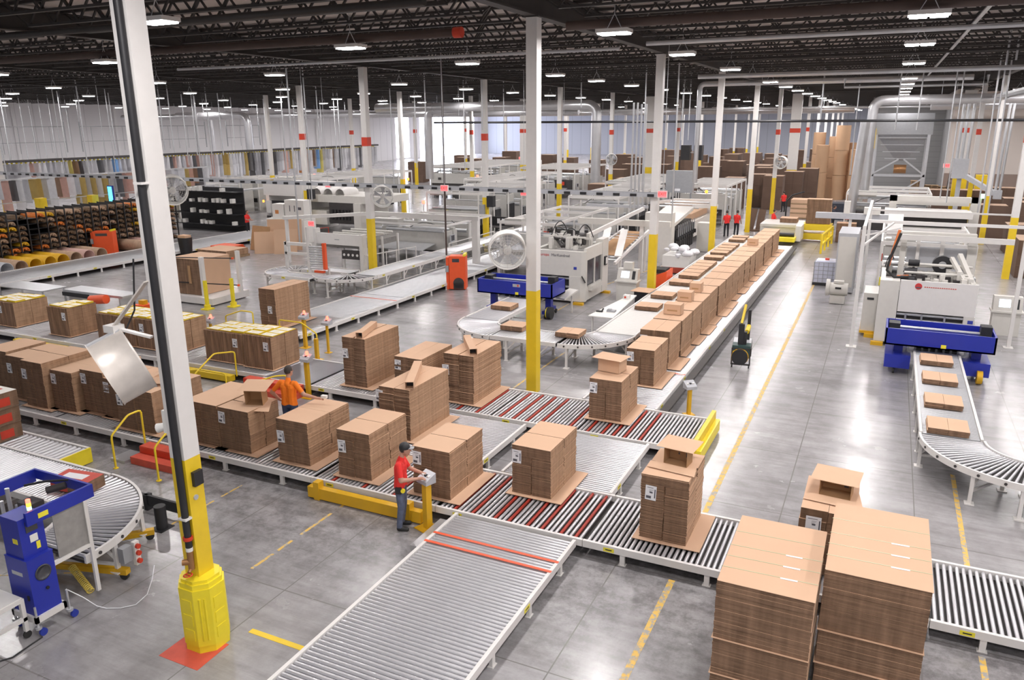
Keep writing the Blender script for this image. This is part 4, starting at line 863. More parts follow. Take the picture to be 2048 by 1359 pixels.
# ================================================================ people
def capsule(b, p, q, r0, r1, m=0, n=10):
    p, q = Vector(p), Vector(q); b.cyl(p, q, r0, r1, n=n, m=m); b.ball(p, r0*1.001, n, m); b.ball(q, r1*1.001, n, m)
def person(label, loc, rz, arms, shirt='shirt_red', pants='jeans', fine=True, head_yaw=0.0, head_dip=0.03, lean=0.0, cap=None, hair=True, legs=None, scale=1.0, fingers=True, group=None):
    t = thing('person', label, 'person', loc, rz, group); t.scale = (scale,)*3
    parts = []                                   # (p, q, r0, r1, region)
    ly = lambda z: lean*max(0, z-.95)
    def add(p, q, a, c, reg): parts.append((Vector((p[0], p[1]+ly(p[2]), p[2])), Vector((q[0], q[1]+ly(q[2]), q[2])), a, c, reg))
    legs = legs or [((-.10,0,.92),(-.115,.02,.50),(-.12,-.03,.10)), ((.10,0,.92),(.115,.02,.50),(.12,-.03,.10))]
    for h, k, a in legs:
        add(h, k, .098, .072, 'p'); add(k, a, .072, .058, 'p'); add((a[0], a[1]-.01, .05), (a[0]*1.1, a[1]+.15, .04), .052, .042, 's')
    for s in (-1, 1):
        add((s*.075, 0, .93), (s*.07, 0, 1.12), .115, .105, 't'); add((s*.07, 0, 1.12), (s*.085, .0, 1.32), .108, .112, 't'); add((s*.085, 0, 1.32), (s*.13, -.005, 1.40), .10, .072, 't')
    add((0, .02, .96), (0, .02, 1.10), .12, .115, 't'); add((-.08, 0, .92), (.08, 0, .92), .115, .115, 'p')
    add((0, -.01, 1.38), (0, .012, 1.50), .085, .056, 't'); add((0, .012, 1.47), (0, .03, 1.58), .052, .052, 'k')
    hands = []
    for s, (e, wr, tipdir) in zip((-1, 1), arms):
        sh = Vector((s*.185, -.005, 1.405)); e, wr = Vector(e), Vector(wr)
        add(sh, e, .064, .05, 'u'); add(e, wr, .046, .032, 'k')
        d = Vector(tipdir).normalized(); palm = wr+d*.085
        add(wr, palm, .030, .034, 'k'); up = Vector((0,0,1)) if abs(d.z) < .8 else Vector((0,1,0)); side = d.cross(up).normalized(); nrm = side.cross(d)
        if fingers:
            for i, (o, L) in enumerate(((-.030, .062), (-.010, .075), (.011, .072), (.030, .055))):
                a = palm+side*o; c = a+d*L*.55-nrm*.008; f = c+d*L*.35-nrm*L*.42
                add(a-Vector((0, ly(a.z)-ly(a.z), 0)), c, .0105, .0095, 'k'); add(c, f, .0095, .008, 'k')
            a = wr+d*.03-side*s*.022; c = a-side*s*.032+d*.03; f = c+d*.036-nrm*.012
            add(a, c, .013, .011, 'k'); add(c, f, .011, .009, 'k')
        hands.append(palm)
    b = B()
    for p, q, a, c, g in parts: capsule(b, p, q, a, c, n=10 if fine else 7)
    hc = Vector((0, .035+head_dip+ly(1.66), 1.665)); fy = Vector((math.sin(head_yaw), math.cos(head_yaw), -.12)).normalized(); fx = Vector((fy.y, -fy.x, 0)).normalized()
    b.ball(hc, .1, 16, 0, (.80, .98, 1.16)); capsule(b, hc+fy*.055+Vector((0,0,-.065)), hc+fy*.035+Vector((0,0,-.085)), .042, .045)
    capsule(b, hc+fy*.092+Vector((0,0,.012)), hc+fy*.112+Vector((0,0,-.022)), .010, .015, n=8)
    for s in (-1, 1): b.ball(hc+fx*.080*s+Vector((0,0,-.005)), .028, 8, 0, (.4, .8, 1.1))
    o = b.obj('body', ['skin', shirt, pants, 'shoe'], t)
    md = o.modifiers.new('r', 'REMESH'); md.mode = 'VOXEL'; md.voxel_size = .0085 if fine else .022; md.use_smooth_shade = True
    sm = o.modifiers.new('s', 'SMOOTH'); sm.factor = .5; sm.iterations = 4 if fine else 2
    dg = bpy.context.evaluated_depsgraph_get(); dg.update(); me = bpy.data.meshes.new_from_object(o.evaluated_get(dg)); o.modifiers.clear(); o.data = me
    if len(me.materials) < 4:
        me.materials.clear(); [me.materials.append(MATS[k]) for k in ('skin', shirt, pants, 'shoe')]
    segs = [(p, q-p, (q-p).length_squared, a, c, g) for p, q, a, c, g in parts]
    mi = []
    for f in me.polygons:
        ct = f.center; best, bg = 9, 'k'
        if ct.z > 1.545 and abs(ct.x) < .2: mi.append(0); continue
        for p, v, L2, a, c, g in segs:
            u = max(0, min(1, (ct-p).dot(v)/L2)) if L2 else 0; d = (ct-(p+v*u)).length-(a+(c-a)*u)
            if d < best: best, bg, bu = d, g, u
        z = ct.z
        k = 0 if bg == 'k' else 1 if bg == 't' else 3 if bg == 's' else 2
        if bg == 'u': k = 1 if bu < .80 else 0
        if bg in 'tp': k = 1 if z > .925+.02*math.sin(ct.x*23) else 2
        if bg == 'p' and z < .075: k = 3
        mi.append(k)
    me.polygons.foreach_set('material_index', mi); me.polygons.foreach_set('use_smooth', [True]*len(mi)); me.update()
    if hair:
        hb = B(); hb.ball(hc+fy*-.012+Vector((0,0,.022)), .106, 16, 0, (.83, .96, 1.06)); v = [Vector(p) for p in hb.v]
        # hair cap: keep it off the face
        keep = [f for f in hb.f if not ((sum((v[i] for i in f), Vector())/len(f)-hc).dot(fy) > .030 and (sum((v[i] for i in f), Vector())/len(f)).z < hc.z+.065) and (sum((v[i] for i in f), Vector())/len(f)).z > hc.z-.065]
        hb.f = keep; hb.m = [0]*len(keep); hb.s = [True]*len(keep); hb.obj('hair', 'hair', t)
    if cap:
        cb = B(); cb.lathe(hc+Vector((0,0,.035))-fy*.008, [(.104, -.015), (.106, .02), (.092, .065), (.05, .096), (.001, .104)], 20); cp = cb.obj('cap', cap, t)
        B().hexa([(hc+fy*.07+fx*-.07)[:2], (hc+fy*.07+fx*.07)[:2], (hc+fy*.175+fx*.05)[:2], (hc+fy*.175-fx*.05)[:2]], hc.z+.025, hc.z+.034).obj('cap_brim', 'grey_box', cp)
    if fine:
        for s in (-1, 1): B().ball(hc+fy*.082+fx*.032*s+Vector((0,0,.012)), .011, 8).obj('eye', 'dark', t)
    return t
# the man in red at the near panel: faces +X and a little towards the conveyor
mrz = -PI/2+.38
mn = person('man in red t-shirt, jeans and dark cap tapping a grey control panel', (-7.86, 11.42, 0), mrz,
       [((-.26, .12, 1.16), (-.10, .42, 1.12), (.1, .5, -.05)), ((.28, .07, 1.14), (.13, .36, 1.12), (-.02, .6, .05))], 'shirt_red', 'jeans_faded', True, -.1, .05, .05, 'black')
B().box(.175, .225, -.06, .06, .83, .96).obj('belt_pouch', 'black', mn); tm = B().cyl((.195, .09, .90), (.235, .09, .90), .042, n=14).obj('tape_measure', 'bright_yellow', mn)
om = person('man in orange t-shirt seen from behind, arm stretched over the cartons', (-12.16, 13.28, ZR+.004), .12,
       [((-.40, -.06, 1.17), (-.34, .10, .96), (.3, .5, -.4)), ((.40, -.02, 1.18), (.70, .02, 1.12), (.6, .10, .0))], 'shirt_orange', 'jeans', True, .3, .02, .02, scale=1.06)
B().box(.80, .93, .02, .10, 1.13, 1.19).obj('hand_scanner', 'plastic_white', om)
DN = [((-.24, .06, 1.14), (-.22, .20, .95), (0, .3, -.7)), ((.24, .06, 1.14), (.22, .20, .95), (0, .3, -.7))]
FW = [((-.24, .10, 1.14), (-.14, .34, 1.08), (.1, .5, 0)), ((.24, .10, 1.14), (.14, .34, 1.08), (-.1, .5, 0))]
person('left of two workers in red shirts and black trousers standing together far back', (-9.75, 54.9, 0), .4, DN, 'shirt_red', 'trousers_black', False, fingers=False, group='distant workers')
person('right of two workers in red shirts and black trousers standing together far back', (-9.15, 55.3, 0), -.3, DN, 'shirt_red', 'trousers_black', False, fingers=False, group='distant workers')
person('worker in red behind the far end of the tall stack lane', (-6.95, 56.9, 0), -1.0, FW, 'shirt_red', 'trousers_black', False, fingers=False, group='distant workers')
person('worker in red half hidden behind a far yellow column base', (-8.1, 72.4, 0), .6, DN, 'shirt_red', 'trousers_black', False, fingers=False, group='distant workers')
person('worker in dark clothes standing by the far yellow lift', (-3.35, 61.3, 0), -1.3, FW, 'shirt_dark', 'trousers_black', False, fingers=False, group='distant workers')
p = P(497, 470); person('worker in red at the left printing line screen', (p.x, p.y, 0), -1.4, FW, 'shirt_red', 'trousers_black', False, fingers=False, group='distant workers')

# ================================================================ control posts, rails, steps
def post(label, x, y, h, wd, rz=0, head=True, lamp=False, base=True, tilt=.35):
    t = thing('control_post', label, 'control post', (x, y, 0), rz)
    if base: B().box(-wd*1.5, wd*1.5, -wd*1.5, wd*1.3, 0, .015).obj('base_plate', 'amber', t)
    B().box(-wd/2, wd/2, -wd/2, wd/2, .015 if base else 0, h).obj('post', 'amber', t)
    if head:
        hd = B()._add([(-.15,-.12,h),(.15,-.12,h),(.15,.12,h),(-.15,.12,h),(-.15,-.12,h+.08),(.15,-.12,h+.08),(.15,.12,h+.20),(-.15,.12,h+.20)], [(0,3,2,1),(4,5,6,7),(0,1,5,4),(1,2,6,5),(2,3,7,6),(3,0,4,7)]).obj('panel_head', 'grey_panel', t)
        for k, (x_, m_) in enumerate(((-.08, 'plastic_white'), (0, 'black'), (.08, 'plastic_white'))): B().box(x_-.022, x_+.022, -.03, .03, h+.128, h+.158).obj('push_button', m_, hd)
        if lamp: B().cyl((0, .05, h+.17), (0, .05, h+.25), .045).ball((0, .05, h+.25), .045).obj('signal_lamp', 'lamp_red', hd)
    return t
post('yellow control post with grey panel used by the man in red', -7.40, 11.62, .98, .13, -.35)
post('yellow control post with red lamp behind the orange-shirted man', -14.50, 16.66, 1.10, .11, 0, lamp=True)
p = P(1377, 828); post('slim yellow control post with small panel right of the stack lane', p.x, p.y, .74, .09, .7)
post('plain short yellow post behind the dark scale plate', -16.70, 19.75, .74, .11, head=False)
post('yellow control post with red lamp by the low grey line', -18.05, 20.78, 1.05, .11, lamp=True)
post('short plain yellow post behind the two-step stack', -11.95, 19.55, .75, .10, head=False)
p = P(632, 705); t = post('red-lamped sensor post behind the yellow-topped cartons', -16.9, 20.6, 1.0, .07, lamp=True)
p = PY(421, 650, 19.6); post('grey-headed lamp post behind the fourth yellow-topped stack', p.x, 19.6, .85, .07, lamp=True)
def handrail(label, pts, r=.024):
    t = thing('hand_rail', label, 'hand rail', (pts[0][0], pts[0][1], 0)); o = Vector((pts[0][0], pts[0][1], 0))
    q = [Vector(p)-o for p in pts]; out = [q[0]]
    for i in range(1, len(q)-1):
        a, c = q[i]+(q[i-1]-q[i]).normalized()*.07, q[i]+(q[i+1]-q[i]).normalized()*.07
        out += [a, (a+c+q[i]*2)/4, c]
    B().tube(out+[q[-1]], r, 10).obj('rail_tube', 'rail_yellow', t)
    for e in (q[0], q[-1]):
        if e.z < .05: B().cyl((e.x, e.y, 0), (e.x, e.y, .014), .06).obj('foot_plate', 'rail_yellow', t)
    return t
handrail('yellow handrail left of the red step before the front conveyor', [(-15.40, 10.95, 0), (-15.40, 10.95, .80), (-15.40, 11.45, 1.14), (-15.40, 11.80, 1.14), (-15.40, 11.80, .30)])
handrail('yellow handrail right of the red step, half behind the near column', [(-13.95, 10.90, 0), (-13.95, 10.90, .80), (-13.95, 11.45, 1.14), (-13.95, 11.80, 1.14), (-13.95, 11.80, .30)])
handrail('yellow handrail left of the red step on the second conveyor', [(-17.70, 15.5, 0), (-17.70, 15.5, .62), (-17.70, 16.3, 1.03), (-17.30, 16.72, 1.03), (-17.30, 16.72, .25)])
handrail('low yellow handrail behind the tipped open box', [(-18.6, 15.6, 0), (-18.6, 15.6, .55), (-17.9, 15.9, .62), (-16.9, 15.9, .62), (-16.9, 15.9, 0)])
handrail('yellow handrail between scale plate and low grey line', [(-18.55, 20.1, 0), (-18.55, 20.1, 1.12), (-17.6, 20.1, 1.12), (-16.95, 20.1, .80), (-16.95, 20.1, 0)])
p, q = PY(452, 640, 20.6), PY(492, 640, 20.6); handrail('yellow handrail behind the fifth yellow-topped stack', [(p.x, 20.6, 0), (p.x, 20.6, .85), (p.x+.8, 20.6, 1.12), (q.x+.35, 20.6, 1.12), (q.x+.35, 20.6, 0)])
handrail('yellow handrail end behind the orange-shirted man', [(-15.6, 15.75, 0), (-15.6, 15.75, .60), (-15.2, 16.1, .72), (-14.95, 16.3, .72), (-14.95, 16.3, 0)])
def step(label, x0, x1, y0, y1, h):
    t = thing('crossing_step', label, 'step', ((x0+x1)/2, (y0+y1)/2, 0)); w, d = (x1-x0)/2, (y1-y0)/2
    B().box(-w, w, -d, 0, 0, h*.5).box(-w, w, 0, d, 0, h).obj('treads', 'red_floor', t); B().box(-w, w, -.012, -.004, h*.5, h-.02).box(-w-.012, -w, -d, d, 0, h*.5).obj('riser_trim', 'red', t)
step('red crossing step at the front conveyor left of the near column', -15.30, -13.9, 11.28, 11.84, .34)
step('red crossing step on the second conveyor behind the orange shirt', -16.75, -14.7, 16.15, 16.70, .36)
tag(B().box(-15.9, -15.42, 11.2, 11.75, .0, .06).obj('kick_plate', 'galv'), 'small galvanised plate on the floor left of the red step', 'plate')
tag(B().box(-7.22, -6.94, 10.7, 11.8, .0, .16).obj('tread_plate', 'galv'), 'ribbed grey plate on the floor beside the near roller conveyor', 'plate')
t = thing('guard_beam', 'long amber guard beam on the floor behind the man in red', 'guard beam', (-9.0, 11.74, 0)); B().box(-1.38, 1.42, -.09, .06, .03, .27).obj('beam', 'amber', t)
for x in (-1.15, 1.1): B().box(x-.07, x+.07, -.10, .07, .0, .40).obj('bracket', 'amber', t)
t = thing('bollard', 'short black pipe bollard right of the foreground curve', 'bollard', (-12.15, 9.42, 0)); B().cyl((0,0,.015), (0,0,.48), .11, n=18).obj('pipe', 'black', t); B().box(-.16, .16, -.16, .16, 0, .015).obj('base_plate', 'black', t)
t = thing('floor_guard', 'black steel floor guard beside the short bollard', 'floor guard', (-12.35, 9.85, 0), .0); B().box(-.9, .5, -.03, .03, .12, .34).box(-.9, .5, .04, .10, .2, .26).obj('rail', 'black', t)
for x in (-.7, .3): B().box(x-.05, x+.05, -.05, .1, 0, .34).obj('post', 'black', t)

# ================================================================ foreground-left blue bundle strapper
t = thing('blue_strapper', 'blue strapping machine on castors at the lower left', 'machine', (-11.35, 6.45, 0))
cab = B().box(-.32, .20, -.22, .20, .32, 1.26).obj('lower_cabinet', 'blue', t)
B().hexa([(-.325,-.225),(.205,-.225),(.205,.205),(-.325,.205)], 1.26, 1.275).obj('lower_lid', 'blue', cab)
B().lathe((.203, .0, .98), [(.001, 0), (.13, 0), (.13, .006), (.11, .01)], 20, axis='x').obj('window', 'dark_glass', cab); B().cyl((.2, .02, .70), (.225, .02, .70), .025).obj('lock_knob', 'black', cab)
B().box(-.20, .05, -.226, -.22, .98, 1.04).obj('name_plate', 'grey_panel', cab); B().box(.08, .12, -.235, -.22, .58, .66).obj('latch', 'black', cab)
up = B().box(-.30, .13, -.20, .18, 1.27, 1.93).obj('upper_cabinet', 'blue', t)
B().box(.131, .14, -.10, .08, 1.68, 1.86).obj('display', 'dark_glass', up); B().box(.131, .137, -.06, .06, 1.50, 1.62).obj('notice', 'plastic_white', up); B().box(.131, .137, .02, .08, 1.36, 1.48).obj('warning_label', 'sticker', up); B().box(-.06, .05, -.206, -.2, 1.52, 1.60).obj('warning_label', 'sticker', up)
tl = B().cyl((.05, .06, 1.93), (.05, .06, 1.98), .03).obj('lamp_base', 'black', t)
for z, m_ in ((1.98, 'lamp_green'), (2.04, 'lamp_amber'), (2.10, 'lamp_red')): B().cyl((.05, .06, z), (.05, .06, z+.055), .033).obj('signal_segment', m_, tl)
B().box(.15, .20, -.10, 1.02, 1.80, 2.02).box(-1.25, .15, .98, 1.02, 1.85, 2.02).box(-1.25, -1.20, -.25, .98, 1.80, 2.02).obj('gantry_frame', 'blue', t); B().box(.2, .206, .08, .24, 1.86, 1.94).obj('gantry_label', 'sticker', t)
B().box(.165, .18, .30, .82, 1.05, 1.79).obj('side_screen', 'grey_mesh', t); B().box(.15, .20, .82, .88, .15, 1.80).box(.15, .20, .2, .82, .98, 1.04).obj('side_frame', 'white_paint', t)
fr = B().box(-.35, .24, -.26, -.21, .22, .32).box(-.35, .24, .2, .25, .22, .32).box(-.35, -.3, -.26, .25, .22, .32).box(.19, .24, -.26, .25, .22, .32).obj('base_frame', 'white_paint', t)
for x, y in ((-.33, -.235), (.22, -.235), (.22, .29), (-.33, .29)):
    cs = B().cyl((x, y, .10), (x, y, .50), .018, n=8).cyl((x, y, .12), (x, y, .16), .05).obj('caster', 'galv', t); B().cyl((x+.02, y+.04, .06), (x+.06, y+.04, .06), .06, n=16).obj('wheel', 'blue_cap', cs)
B().cyl((-.95, .35, .85), (-.95, .35, 2.0), .035).cyl((-.80, .15, .85), (-.80, .15, 1.9), .03).box(-1.0, -.3, .45, .60, 1.55, 1.65).box(-1.0, -.3, .2, .28, 1.0, 1.1).obj('clamp_frame', 'galv', t); B().box(-.75, -.45, .35, .60, 1.65, 1.80).cyl((-.5, .7, 1.9), (-.3, .9, 1.95), .06).obj('drive', 'dark', t); B().tube([(-.9, .6, 1.95), (-.6, .75, 2.02), (-.3, .95, 2.02)], .02).obj('hose', 'black', t)
n = 150; p0, p1 = P(143, 1132, .26), P(182, 1182, .06); o0 = Vector((-11.35, 6.45, 0)); ax = (p1-p0).normalized(); ua = ax.cross(Vector((0,0,1))).normalized(); ub = ax.cross(ua)
B().tube([p0-o0+(p1-p0)*k/n+ua*.055*math.cos(k*.75)+ub*.055*math.sin(k*.75) for k in range(n)], .010, 5).obj('coiled_air_hose', 'coil_yellow', t)
B().tube([(.2, .3, .5), (.28, .5, .25), (.4, .62, .05), (.55, .68, .012), (.75, .78, .012), (.9, .95, .012), (.95, 1.15, .10), (.93, 1.3, .3), (.9, 1.4, .5)], .008, 6).obj('air_line', 'clear', t)
t = thing('infeed_table', 'low white table on castors at the bottom left edge', 'table', (-11.33, 5.84, 0)); B().box(-1.2, .10, -.30, .30, .62, .68).box(-1.2, .1, -.3, -.26, .30, .36).box(.04, .1, -.3, .3, .30, .36).obj('table_frame', 'white_paint', t); B().box(-1.18, .08, -.28, .28, .681, .70).obj('belt_top', 'plastic_white', t)
for y in (-.27, .27):
    for x in (.07, -1.1): cs = B().box(x-.03, x+.03, y-.03, y+.03, .12, .62).obj('leg', 'white_paint', t); B().cyl((x-.02, y, .06), (x+.02, y, .06), .06).obj('wheel', 'rubber', cs)
tag(B().tube([(-11.3, 5.2, .012), (-11.0, 5.7, .012), (-11.05, 6.2, .012)], .012, 6).obj('floor_cable', 'black'), 'black cable lying on the floor beside the low table', 'cable')

# ================================================================ strapping cart in the right aisle
t = thing('strapping_cart', 'dark green strapping cart on castors in the right aisle', 'strapping cart', (-3.72, 25.2, 0), .12)
B().box(-.30, .30, -.55, .60, .62, .66).box(-.30, -.26, -.55, -.5, .10, .66).box(.26, .30, -.55, -.5, .10, .66).box(-.30, -.26, .55, .6, .10, .66).box(.26, .30, .55, .6, .10, .66).box(-.3, .3, -.55, -.5, .10, .15).box(-.3, .3, .55, .6, .1, .15).obj('frame', 'dark', t)
B().box(-.28, .28, -.53, -.10, .34, .74).obj('drive_housing', 'green_dark', t); B().box(-.28, .28, -.08, .58, .67, .72).obj('grey_top', 'grey_panel', t)
rl = B().cyl((-.03, -.66, .38), (-.03, -.56, .38), .25, n=28).obj('strap_reel', 'black', t); B().lathe((-.03, -.55, .38), [(.25, 0), (.27, 0), (.27, .03), (.25, .03)], 28, axis='y').obj('reel_band', 'amber', rl)
B().box(-.13, .05, -.40, -.22, .74, 1.42).box(.05, .14, -.36, -.2, .74, 1.15).obj('mast', 'black', t); B().bar((-.05, -.3, 1.42), (.03, .1, 1.95), .07).obj('strap_arm', 'yellow', t); B().cyl((.12, -.1, 1.1), (.16, .35, 1.18), .075).obj('strap_tube', 'rail_yellow', t); B().bar((.16, .40, .72), (.16, .40, 1.72), .10).obj('guide_post', 'black', t); B().box(-.27, -.12, -.535, -.53, .48, .56).obj('warning_label', 'sticker', t)
for x in (-.26, .26):
    for y in (-.5, .55): B().cyl((x-.02, y, .055), (x+.02, y, .055), .055).obj('caster', 'rubber', t)
# ================================================================ machines
def b_(*a): return ('b',)+a
# --- white die cutter behind the centre column
t = thing('die_cutter', 'white enclosed die-cutting machine with tall side windows behind the centre column', 'machine', (-12.5, 31.1, 0))
b = B().box(-1.35, .42, 0, .25, 1.22, 2.30).box(-1.35, .42, 0, .25, .12, .58).hexa([(.42, -.02), (.95, -.02), (1.14, .10), (1.14, .28), (.42, .28)], .12, 1.22).hexa([(.42, 0), (.95, 0), (1.14, .10), (1.14, .25), (.42, .25)], 1.22, 2.30)
b.obj('front_cover', 'cream_paint', t)
B().box(-1.30, .42, .10, .30, .58, 1.22).obj('feed_opening', 'black', t); B().box(-1.3, .42, -.05, .12, .72, .78).box(-1.3, .42, -.02, .1, 1.08, 1.14).obj('opening_rollers', 'galv', t)
B().box(.98, 1.12, .25, 2.3, .14, .72).box(.98, 1.10, .25, .40, .72, 2.3).box(.98, 1.10, 1.35, 1.43, .72, 1.9).box(.98, 1.12, .25, 2.4, 1.90, 2.42).box(1.08, 1.30, .5, 1.9, .55, .75).obj('side_frame', 'cream_paint', t)
w1 = B().box(1.02, 1.05, .40, 1.35, .75, 1.9).obj('window', 'dark_glass', t); B().box(1.02, 1.05, 1.43, 2.3, .75, 1.9).obj('window', 'dark_glass', t)
B().hexa([(.80, 2.3), (1.14, 2.3), (1.14, 3.1), (.80, 3.1)], .14, 2.56).obj('rear_pillar', 'cream_paint', t); B().box(-1.35, -1.15, .25, 3.1, .14, 2.3).box(-1.35, 1.1, 2.9, 3.1, .5, 2.3).obj('rear_cover', 'cream_paint', t)
B().box(-1.3, 1.0, .25, 2.9, .3, 2.0).obj('inner_drums', 'grey_mesh', t)
pn = B().box(1.14, 1.22, 2.5, 2.75, 1.35, 1.75).obj('operator_panel', 'black', t); B().box(1.22, 1.226, 2.53, 2.72, 1.40, 1.70).obj('panel_face', 'plastic_white', pn)
B().bar((1.0, .0, 1.26), (1.15, .05, .98), .14, .04).obj('side_display', 'black', t); B().box(.62, .76, -.008, 0, 1.52, 1.64).obj('nameplate', 'blue_ink', t)
o = text('brand_lettering', 'Europa', .17, 'red_ink', t, (-.78, -.006, 2.10), (PI/2, 0, 0)); o = text('brand_lettering', 'MarKandred', .17, 'ink', t, (.0, -.006, 2.10), (PI/2, 0, 0))
b = B(); r = random.Random(3)
for k in range(26):
    x, y, z = r.uniform(-1.2, .7), r.uniform(.4, 2.2), 2.3; b.box(x-.08, x+.08, y-.10, y+.10, z, z+r.uniform(.08, .55))
b.box(-1.2, .8, .9, 1.0, 2.75, 2.82).box(-1.2, .8, 1.6, 1.7, 2.6, 2.7); b.obj('top_drive_units', 'cream_paint', t)
b = B(); [b.cyl((r.uniform(-1.1, .5), r.uniform(.5, 2), 2.4), (r.uniform(-1.1, .6), r.uniform(.5, 2.2), 2.75), .07, n=8) for k in range(12)]; b.cyl((.25, 1.7, 2.62), (.5, 1.7, 2.62), .28, n=20); b.obj('motors', 'dark', t)
[B().tube(sag((x, .9, 2.5), (x+.3, 2.5, 2.6), h_, 12), .022, 6).obj('hose', 'rubber', t) for x, h_ in ((-.9, .8), (-.4, .5), (.3, .7))]
for x, y in ((.9, -.10), (1.15, 2.75)): B().hexa([(x-.22, y-.08), (x+.22, y-.08), (x+.22, y+.12), (x-.22, y+.12)], 0, .10).obj('yellow_foot', 'amber', t)
# --- blue stackers
def blue_stacker(label, loc, w, d, ztop, drop, plate=True, slim=False):
    t = thing('blue_stacker', label, 'bundle stacker', loc); h = ztop
    B().box(-w/2, w/2, -d/2, -d/2+.05, h-drop, h).box(-w/2, w/2, d/2-.05, d/2, h-drop, h).box(-w/2, -w/2+.05, -d/2, d/2, h-drop, h).box(w/2-.05, w/2, -d/2, d/2, h-drop, h).box(-w/2, w/2, -d/2, d/2, h-drop, h-drop+.05).obj('beam_tray', 'blue', t)
    B().cyl((-w/2+.1, 0, h-.08), (w/2-.1, 0, h-.08), .045, n=10).cyl((-w/2+.1, -.25, h-.12), (w/2-.1, -.25, h-.12), .03, n=10).cyl((-w/2+.1, .25, h-.12), (w/2-.1, .25, h-.12), .03, n=10).obj('drive_shaft', 'galv', t)
    B().box(-w/2+.08, -w/2+.4, -.2, .25, h-.2, h+.06).box(w/2-.4, w/2-.1, -.2, .2, h-.2, h+.18).obj('drive_unit', 'black', t)
    for s in (-1, 1):
        lg = B().box(s*(w/2-.42)-.12, s*(w/2-.42)+.12, -.12, .12, .18, h-drop).box(s*(w/2-.42)-.06, s*(w/2-.42)+.06, -d/2+.1, d/2-.1, .18, .30).obj('leg_frame', 'blue', t) if slim else B().box(s*(w/2-.42)-.36, s*(w/2-.42)+.36, -d/2+.05, d/2-.05, .20, .62).box(s*(w/2-.42)-.13, s*(w/2-.42)+.13, -.2, .45, .62, h-drop).obj('leg_cabinet', 'blue', t)
        for y in (-d/2+.15, d/2-.15): B().cyl((s*(w/2-.35)-.03, y, .09), (s*(w/2-.35)+.03, y, .09), .09, n=14).obj('caster', 'rubber', lg)
    b = B(); 
    for k in range(9): x = -w/2+.7+k*(w-1.4)/8; b.box(x-.03, x+.03, -.10, .0, .62, h-drop)
    b.box(-w/2+.7, w/2-.7, -.2, .3, .62, .68); b.obj('inner_frame', 'galv', t)
    B().box(-w/2+.9, w/2-.9, .1, .3, .70, h-drop).obj('dark_feed', 'dark', t)
    if plate: B().box(-.05, .28, -d/2-.006, -d/2, h-.22, h-.10).box(.15, .22, -d/2-.008, -d/2-.006, h-.20, h-.12, 1).obj('name_plate', ['grey_panel', 'red_ink'], t)
    B().box(.06, .2, -d/2-.006, -d/2, h-drop+.04, h-drop+.15).obj('warning_label', 'sticker', t)
    return t
s1 = blue_stacker('blue bundle stacker left of the centre column before the white die cutter', (-13.28, 28.72, 0), 3.36, 1.44, 1.45, .58, slim=True)
B().cyl((1.45, -.55, .25), (1.62, -.55, .25), .25, n=24).obj('cable_reel', 'rubber', s1); B().cyl((1.40, -.55, .25), (1.45, -.55, .25), .22, n=24).obj('reel_face', 'bright_yellow', s1)
B().bar((1.66, .2, .7), (1.95, 1.0, .95), .5, .06).box(1.9, 1.96, .8, .86, 0, .9).obj('infeed_ramp', 'cream_paint', s1)
s2 = blue_stacker('big blue bundle stacker in front of the right-hand white machine', (1.93, 26.7, 0), 2.98, 1.4, 1.46, .52, False)
B().cyl((1.10, -.75, .22), (1.25, -.75, .22), .20, n=20).obj('cable_reel', 'amber', s2)
# --- right-hand white machine
t = thing('printing_press', 'large white printing press with red logo behind the big blue stacker', 'machine', (1.75, 29.5, 0))
B().hexa([(-1.62, -.02), (-1.00, -.02), (-1.00, .5), (-1.62, .5)], .14, 2.32).obj('left_pillar', 'cream_paint', t)
B().box(-.98, 1.36, 0, .12, 1.26, 2.36).obj('front_cover', 'white_paint', t); B().box(1.05, 1.38, .0, .5, .12, 1.26).obj('right_pillar', 'cream_paint', t)
B().box(-.98, 1.05, .25, .40, .2, 1.26).obj('opening', 'dark', t); b = B(); [b.cyl((-.98, .15, z), (1.05, .15, z), .05, n=10) for z in (.75, .95, 1.15)]; [b.box(x-.03, x+.03, .05, .2, .6, 1.2) for x in (-.7, -.2, .5)]; b.obj('feed_rollers', 'galv', t)
lg = B().cyl((-.42, -.006, 2.18), (-.42, 0, 2.18), .11, n=24).obj('logo_disc', 'red_ink', t); B().box(-.5, -.34, -.012, -.006, 2.12, 2.16).obj('logo_bar', 'ink', lg); b = B(); [b.box(-.24+.065*k, -.24+.065*k+.045, -.004, 0, 2.155, 2.185) for k in range(15)]; b.obj('logo_line', 'red_print', t)  # dark bar across the red logo disc, dashes beside it
B().box(1.18, 1.34, -.006, 0, 1.02, 1.14).obj('nameplate', 'blue_ink', t)
B().box(-1.6, 1.35, .5, 3.2, .14, 1.9).obj('inner_body', 'grey_mesh', t); B().box(1.22, 1.38, .5, 3.4, .12, 2.2).box(-1.6, -1.45, .5, 3.4, .12, 2.2).obj('side_frames', 'cream_paint', t)
b = B(); r = random.Random(9)
for k in range(30): x, y = r.uniform(-1.0, 1.2), r.uniform(.2, 2.0); z = 2.0; b.box(x-.06, x+.09, y-.08, y+.08, z, z+r.uniform(.2, .75))
